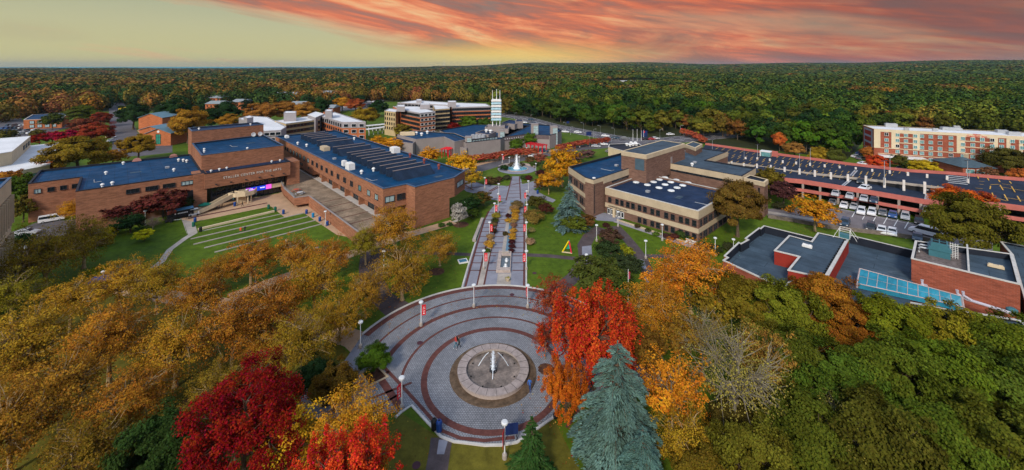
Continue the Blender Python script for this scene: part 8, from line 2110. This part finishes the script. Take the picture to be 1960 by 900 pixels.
x, y = P2(324, 426); gn_ = empty('utility_cart', (x, y, 0), 'dark small utility cart on the grass edge below the trailer', 'cart', rz=0.3)
b = MB(); b.box((0, 0, 0.55), (1.6, 0.8, 0.5)); b.box((0.5, 0, 0.95), (0.5, 0.7, 0.3)); b.build('body', black_plastic, gn_)
b = MB(); b.box((1.6, 0.1, 0.5), (1.6, 0.15, 0.12)); b.build('tow_bar', grey_metal, gn_)
for sx in (-0.5, 0.5):
    for sy in (-1, 1): w = link(CARS['saloon']['wm'], gn_); w.location = (sx, sy*0.4, 0.26); w.scale = (.7, .7, .7)
# ================================================================== bins
def bin_(px, py, m, label, h=1.15, r=0.33, name='litter_bin'):
    x, y = P2(px, py); t = empty(name, (x, y, 0.03), label, 'litter bin', 'litter bins')
    b = MB(); b.lathe((0, 0, 0), [(r*0.82, 0), (r, 0.1), (r, h*0.8), (r*0.9, h*0.82)], 14); b.build('body', m, t)
    b = MB(); b.lathe((0, 0, h*0.8), [(r*1.06, 0), (r*1.06, 0.06), (r*0.75, 0.24), (0.12, 0.26)], 14); b.build('lid', m, t)
    b = MB(); b.lathe((0, 0, h*0.8), [(0.14, 0.255), (0.14, 0.2), (0, 0.2)], 10); b.build('opening', black_plastic, t)
bin_(831, 823, black_plastic, 'black litter bin at the lower left rim of the plaza'); bin_(840.5, 826, blue_plastic, 'blue recycling bin beside the black one at the plaza rim'); bin_(1029, 371, blue_plastic, 'blue bin at the far plaza right of the walkway')
for (x, y), m, lb in (((1155, 240), blue_plastic, 'blue bin on the tan paving nearest the terrace stairs'), ((1420, 238), blue_plastic, 'upper blue bin beside the lawn corner'), ((1495, 278), material('bright_blue', (0.02, 0.20, 0.42)), 'light blue bin, second down beside the lawn'), ((1573, 322), blue_plastic, 'blue bin, third down beside the lawn'), ((1660, 372), blue_plastic, 'blue bin beside the white lamp at the lawn'), ((140, 334), blue_plastic, 'blue bin at the upper left corner of the lawn'), ((203, 443), black_plastic, 'dark bin at the left end of the cream bench'), ((190, 234), blue_plastic, 'blue bin by the foot of the cream ramp'), ((596, 150), blue_plastic, 'blue bin under the cream balcony'), ((122, 384), material('green_bin', (0.02, 0.12, 0.08)), 'green bin on the left edge of the lawn'), ((985, 180), material('green_bin', (0, 0, 0)), 'green bin at the top of the lawn'), ((1062, 205), material('green_bin', (0, 0, 0)), 'green bin at the upper right lawn corner')):
    bin_(*F6(x, y), m, lb)
# ================================================================== people
def person(px, py, rz, shirt, trousers, label, stride=0.28, sit=False, hairc=None, bag=False, z=0.0):
    h = 1.74; v = []; e = []; r = []
    def a(p, rad, par=None):
        v.append(p); r.append(rad)
        if par is not None: e.append((par, len(v)-1))
        return len(v)-1
    hip = 0.92 if not sit else 0.50
    p0 = a((0, 0, hip), 0.125); p1 = a((0.0, 0, hip+0.25), 0.115, p0); p2 = a((0, 0, hip+0.46), 0.13, p1); nk = a((0, 0, hip+0.58), 0.05, p2)
    hd = a((0.02, 0, hip+0.68), 0.085, nk); a((0.01, 0, hip+0.79), 0.075, hd)
    for s, st in ((1, stride), (-1, -stride)):
        hp = a((0, 0.09*s, hip-0.04), 0.085, p0)
        if sit: kn = a((0.42, 0.12*s, 0.5), 0.06, hp); an_ = a((0.46, 0.12*s, 0.10), 0.042, kn); a((0.62, 0.13*s, 0.05), 0.035, an_)
        else: kn = a((st*0.45+0.03, 0.10*s, 0.50), 0.062, hp); an_ = a((st, 0.10*s, 0.09+max(0, -st)*0.25), 0.042, kn); a((st+0.14, 0.11*s, 0.04+max(0, -st)*0.2), 0.036, an_)
        sh = a((0, 0.18*s, hip+0.48), 0.055, p2); el_ = a((-st*0.35, 0.23*s, hip+0.22), 0.042, sh); a((-st*0.6+0.06, 0.22*s, hip-0.02), 0.033, el_)
    me = bpy.data.meshes.new('person'); me.from_pydata(v, e, []); o = bpy.data.objects.new('tmp', me); COL.objects.link(o)
    m1 = o.modifiers.new('s', 'SKIN'); o.modifiers.new('d', 'SUBSURF').levels = 1
    for i, rr in enumerate(r): me.skin_vertices[0].data[i].radius = (rr, rr)
    me.skin_vertices[0].data[0].use_root = True
    dg = bpy.context.evaluated_depsgraph_get(); m2 = bpy.data.meshes.new_from_object(o.evaluated_get(dg)); bpy.data.objects.remove(o)
    cm = lambda nm, c: material('cloth_'+nm, c, rough=0.9, var=0.15, vscale=3)
    m2.materials.clear()
    for m in (skin_m, cm('%02x%02x%02x' % tuple(int(q*255) for q in shirt), shirt), cm('%02x%02x%02x' % tuple(int(q*255) for q in trousers), trousers), hairc or hair_m, white): m2.materials.append(m)
    for p in m2.polygons:
        c = p.center; k = 1
        if c.z > hip+0.60: k = 3 if (c.z > hip+0.76 or c.x < -0.01) else 0
        elif c.z < 0.09 and not sit: k = 4
        elif c.z < hip-0.02 and (abs(c.y) < 0.19 or sit): k = 2
        elif c.z < hip+0.04 and abs(c.y) > 0.17: k = 0
        p.material_index = k; p.use_smooth = True
    x, y = P2(px, py, z); q = bpy.data.objects.new('person', m2); COL.objects.link(q); q.location = (x, y, z+0.035); q.rotation_euler = (0, 0, rz)
    tag(q, label, 'person')
    if bag:
        b = MB(); b.box((-0.2, 0, hip+0.3), (0.18, 0.3, 0.42)); b.box((-0.31, 0, hip+0.22), (0.06, 0.22, 0.24)); bo = b.build('backpack', black_plastic); bo.location = q.location; bo.rotation_euler = q.rotation_euler; tag(bo, 'black backpack on the back of ' + ('the left walker' if px < 900 else 'the walker') + ' in the plaza', 'backpack')
    return q
person(872.5, 666, R(200), (0.45, 0.06, 0.05), (0.05, 0.17, 0.22), 'person in a red top and teal trousers walking left of the fountain', bag=True)
person(878.5, 668.5, R(190), (0.03, 0.04, 0.03), (0.02, 0.02, 0.025), 'person in dark clothes and white shoes walking beside the red top')
person(1014, 751, R(75), (0.04, 0.12, 0.38), (0.03, 0.06, 0.18), 'person in blue walking at the right of the fountain')
person(*F6(665, 448), R(-60), (0.75, 0.12, 0.04), (0.05, 0.05, 0.08), 'person in an orange top sitting on a stone lawn edge', sit=True)
person(*F6(713, 437), R(-60), (0.02, 0.02, 0.03), (0.02, 0.02, 0.03), 'person in black sitting beside the orange top on the lawn edge', sit=True)
person(*F6(1186, 606), R(80), (0.62, 0.60, 0.52), (0.55, 0.45, 0.35), 'person in pale clothes walking on the lawn under orange trees')
person(464, 396, R(30), (0.02, 0.02, 0.02), (0.02, 0.02, 0.02), 'person in black near the doors under the balcony')
person(711, 493, R(80), (0.45, 0.45, 0.47), (0.03, 0.03, 0.05), 'person in a grey top on the dark path between orange trees')
person(714, 496, R(80), (0.05, 0.05, 0.05), (0.05, 0.05, 0.08), 'person in dark clothes on the dark path between orange trees')
person(1109.5, 286, R(10), (0.5, 0.5, 0.5), (0.03, 0.03, 0.05), 'person in a white top on the pavement of the bus road')
# ================================================================== sculpture, hatch, plaza bits
x, y = P2(1088, 484); sc = empty('sculpture', (x, y, 0), 'triangular yellow, red and green painted sculpture on the right lawn', 'sculpture', rz=R(-12))
b = MB(); b.tube([(-1.25, 0, 0.1), (0.1, 0, 2.55)], 0.15, seg=4); b.build('yellow_leg', material('sculpture_yellow', (0.78, 0.58, 0.01)), sc)
b = MB(); b.tube([(0.1, 0, 2.6), (0.62, -0.2, 0.1)], 0.17, seg=4); b.build('red_leg', material('sculpture_red', (0.60, 0.02, 0.06)), sc)
b = MB(); b.face([(-0.5, 0.05, 0.75), (0.35, 0.0, 0.85), (0.12, 0.02, 1.9)]); b.face([(-0.5, 0.13, 0.75), (0.12, 0.1, 1.9), (0.35, 0.08, 0.85)]); b.tube([(0.1, 0, 2.5), (0.2, 0, 2.72)], 0.14, seg=4); b.build('green_infill', material('sculpture_green', (0.01, 0.30, 0.20)), sc)
b = MB(); b.box((-0.3, -0.1, 0.08), (2.2, 0.3, 0.14), -0.08); b.build('base', cream, sc)
x, y = P2(886, 501); ht = empty('roof_hatch', (x, y, 0), 'flat glass hatch with a white rim set in the lawn left of the walkway', 'hatch', rz=R(20))
b = MB(); [b.box(c, s) for c, s in (((0, -0.75, 0.12), (1.9, 0.16, 0.24)), ((0, 0.75, 0.12), (1.9, 0.16, 0.24)), ((-0.87, 0, 0.12), (0.16, 1.34, 0.24)), ((0.87, 0, 0.12), (0.16, 1.34, 0.24)))]; b.build('rim', white, ht)
b = MB(); b.face([(-0.8, -0.68, 0.2), (0.8, -0.68, 0.2), (0.8, 0.68, 0.2), (-0.8, 0.68, 0.2)]); b.build('pane', material('hatch_glass', (0.02, 0.13, 0.20), rough=0.15), ht)
x, y = P2(972, 538); pt = empty('plant_pot', (x, y, 0.03), 'round clay pot below the stone pool', 'pot'); b = MB(); b.lathe((0, 0, 0), [(0.3, 0), (0.42, 0.5), (0.34, 0.5), (0.32, 0.4), (0, 0.4)], 14); b.build('pot', beige, pt)
x, y = P2(197, 560); cp = empty('blue_canopy', (x, y, 0), 'small blue canopy beside the teal handrail at the grass bank', 'canopy', rz=0.5)
b = MB(); b.prism([(-1.6, -1.2), (1.6, -1.2), (1.6, 1.2), (-1.6, 1.2)], 2.4, 2.6); b.build('cloth', blue_plastic, cp)
b = MB(); [b.tube([(sx, sy, 0), (sx, sy, 2.4)], 0.05, seg=4) for sx in (-1.5, 1.5) for sy in (-1.1, 1.1)]; b.build('posts', frame_dark, cp)
# ================================================================== haze: one box of thin air round everything
hz_b = MB(); hz_b.prism([(-17000, -400), (17000, -400), (17000, 13500), (-17000, 13500)], -1.0, 150)
hzo = hz_b.build('haze', []); hzo['kind'] = 'stuff'; tag(hzo, 'thin blue air fading the far woods', 'haze')
hm_ = bpy.data.materials.new('haze_air'); hm_.use_nodes = True; n = hm_.node_tree.nodes; n.clear()
pvn = n.new('ShaderNodeVolumePrincipled'); pvn.inputs['Color'].default_value = (0.42, 0.62, 0.74, 1); pvn.inputs['Density'].default_value = 0.00005; pvn.inputs['Anisotropy'].default_value = 0.2
mo = n.new('ShaderNodeOutputMaterial'); hm_.node_tree.links.new(pvn.outputs[0], mo.inputs['Volume']); hzo.data.materials.clear(); hzo.data.materials.append(hm_)
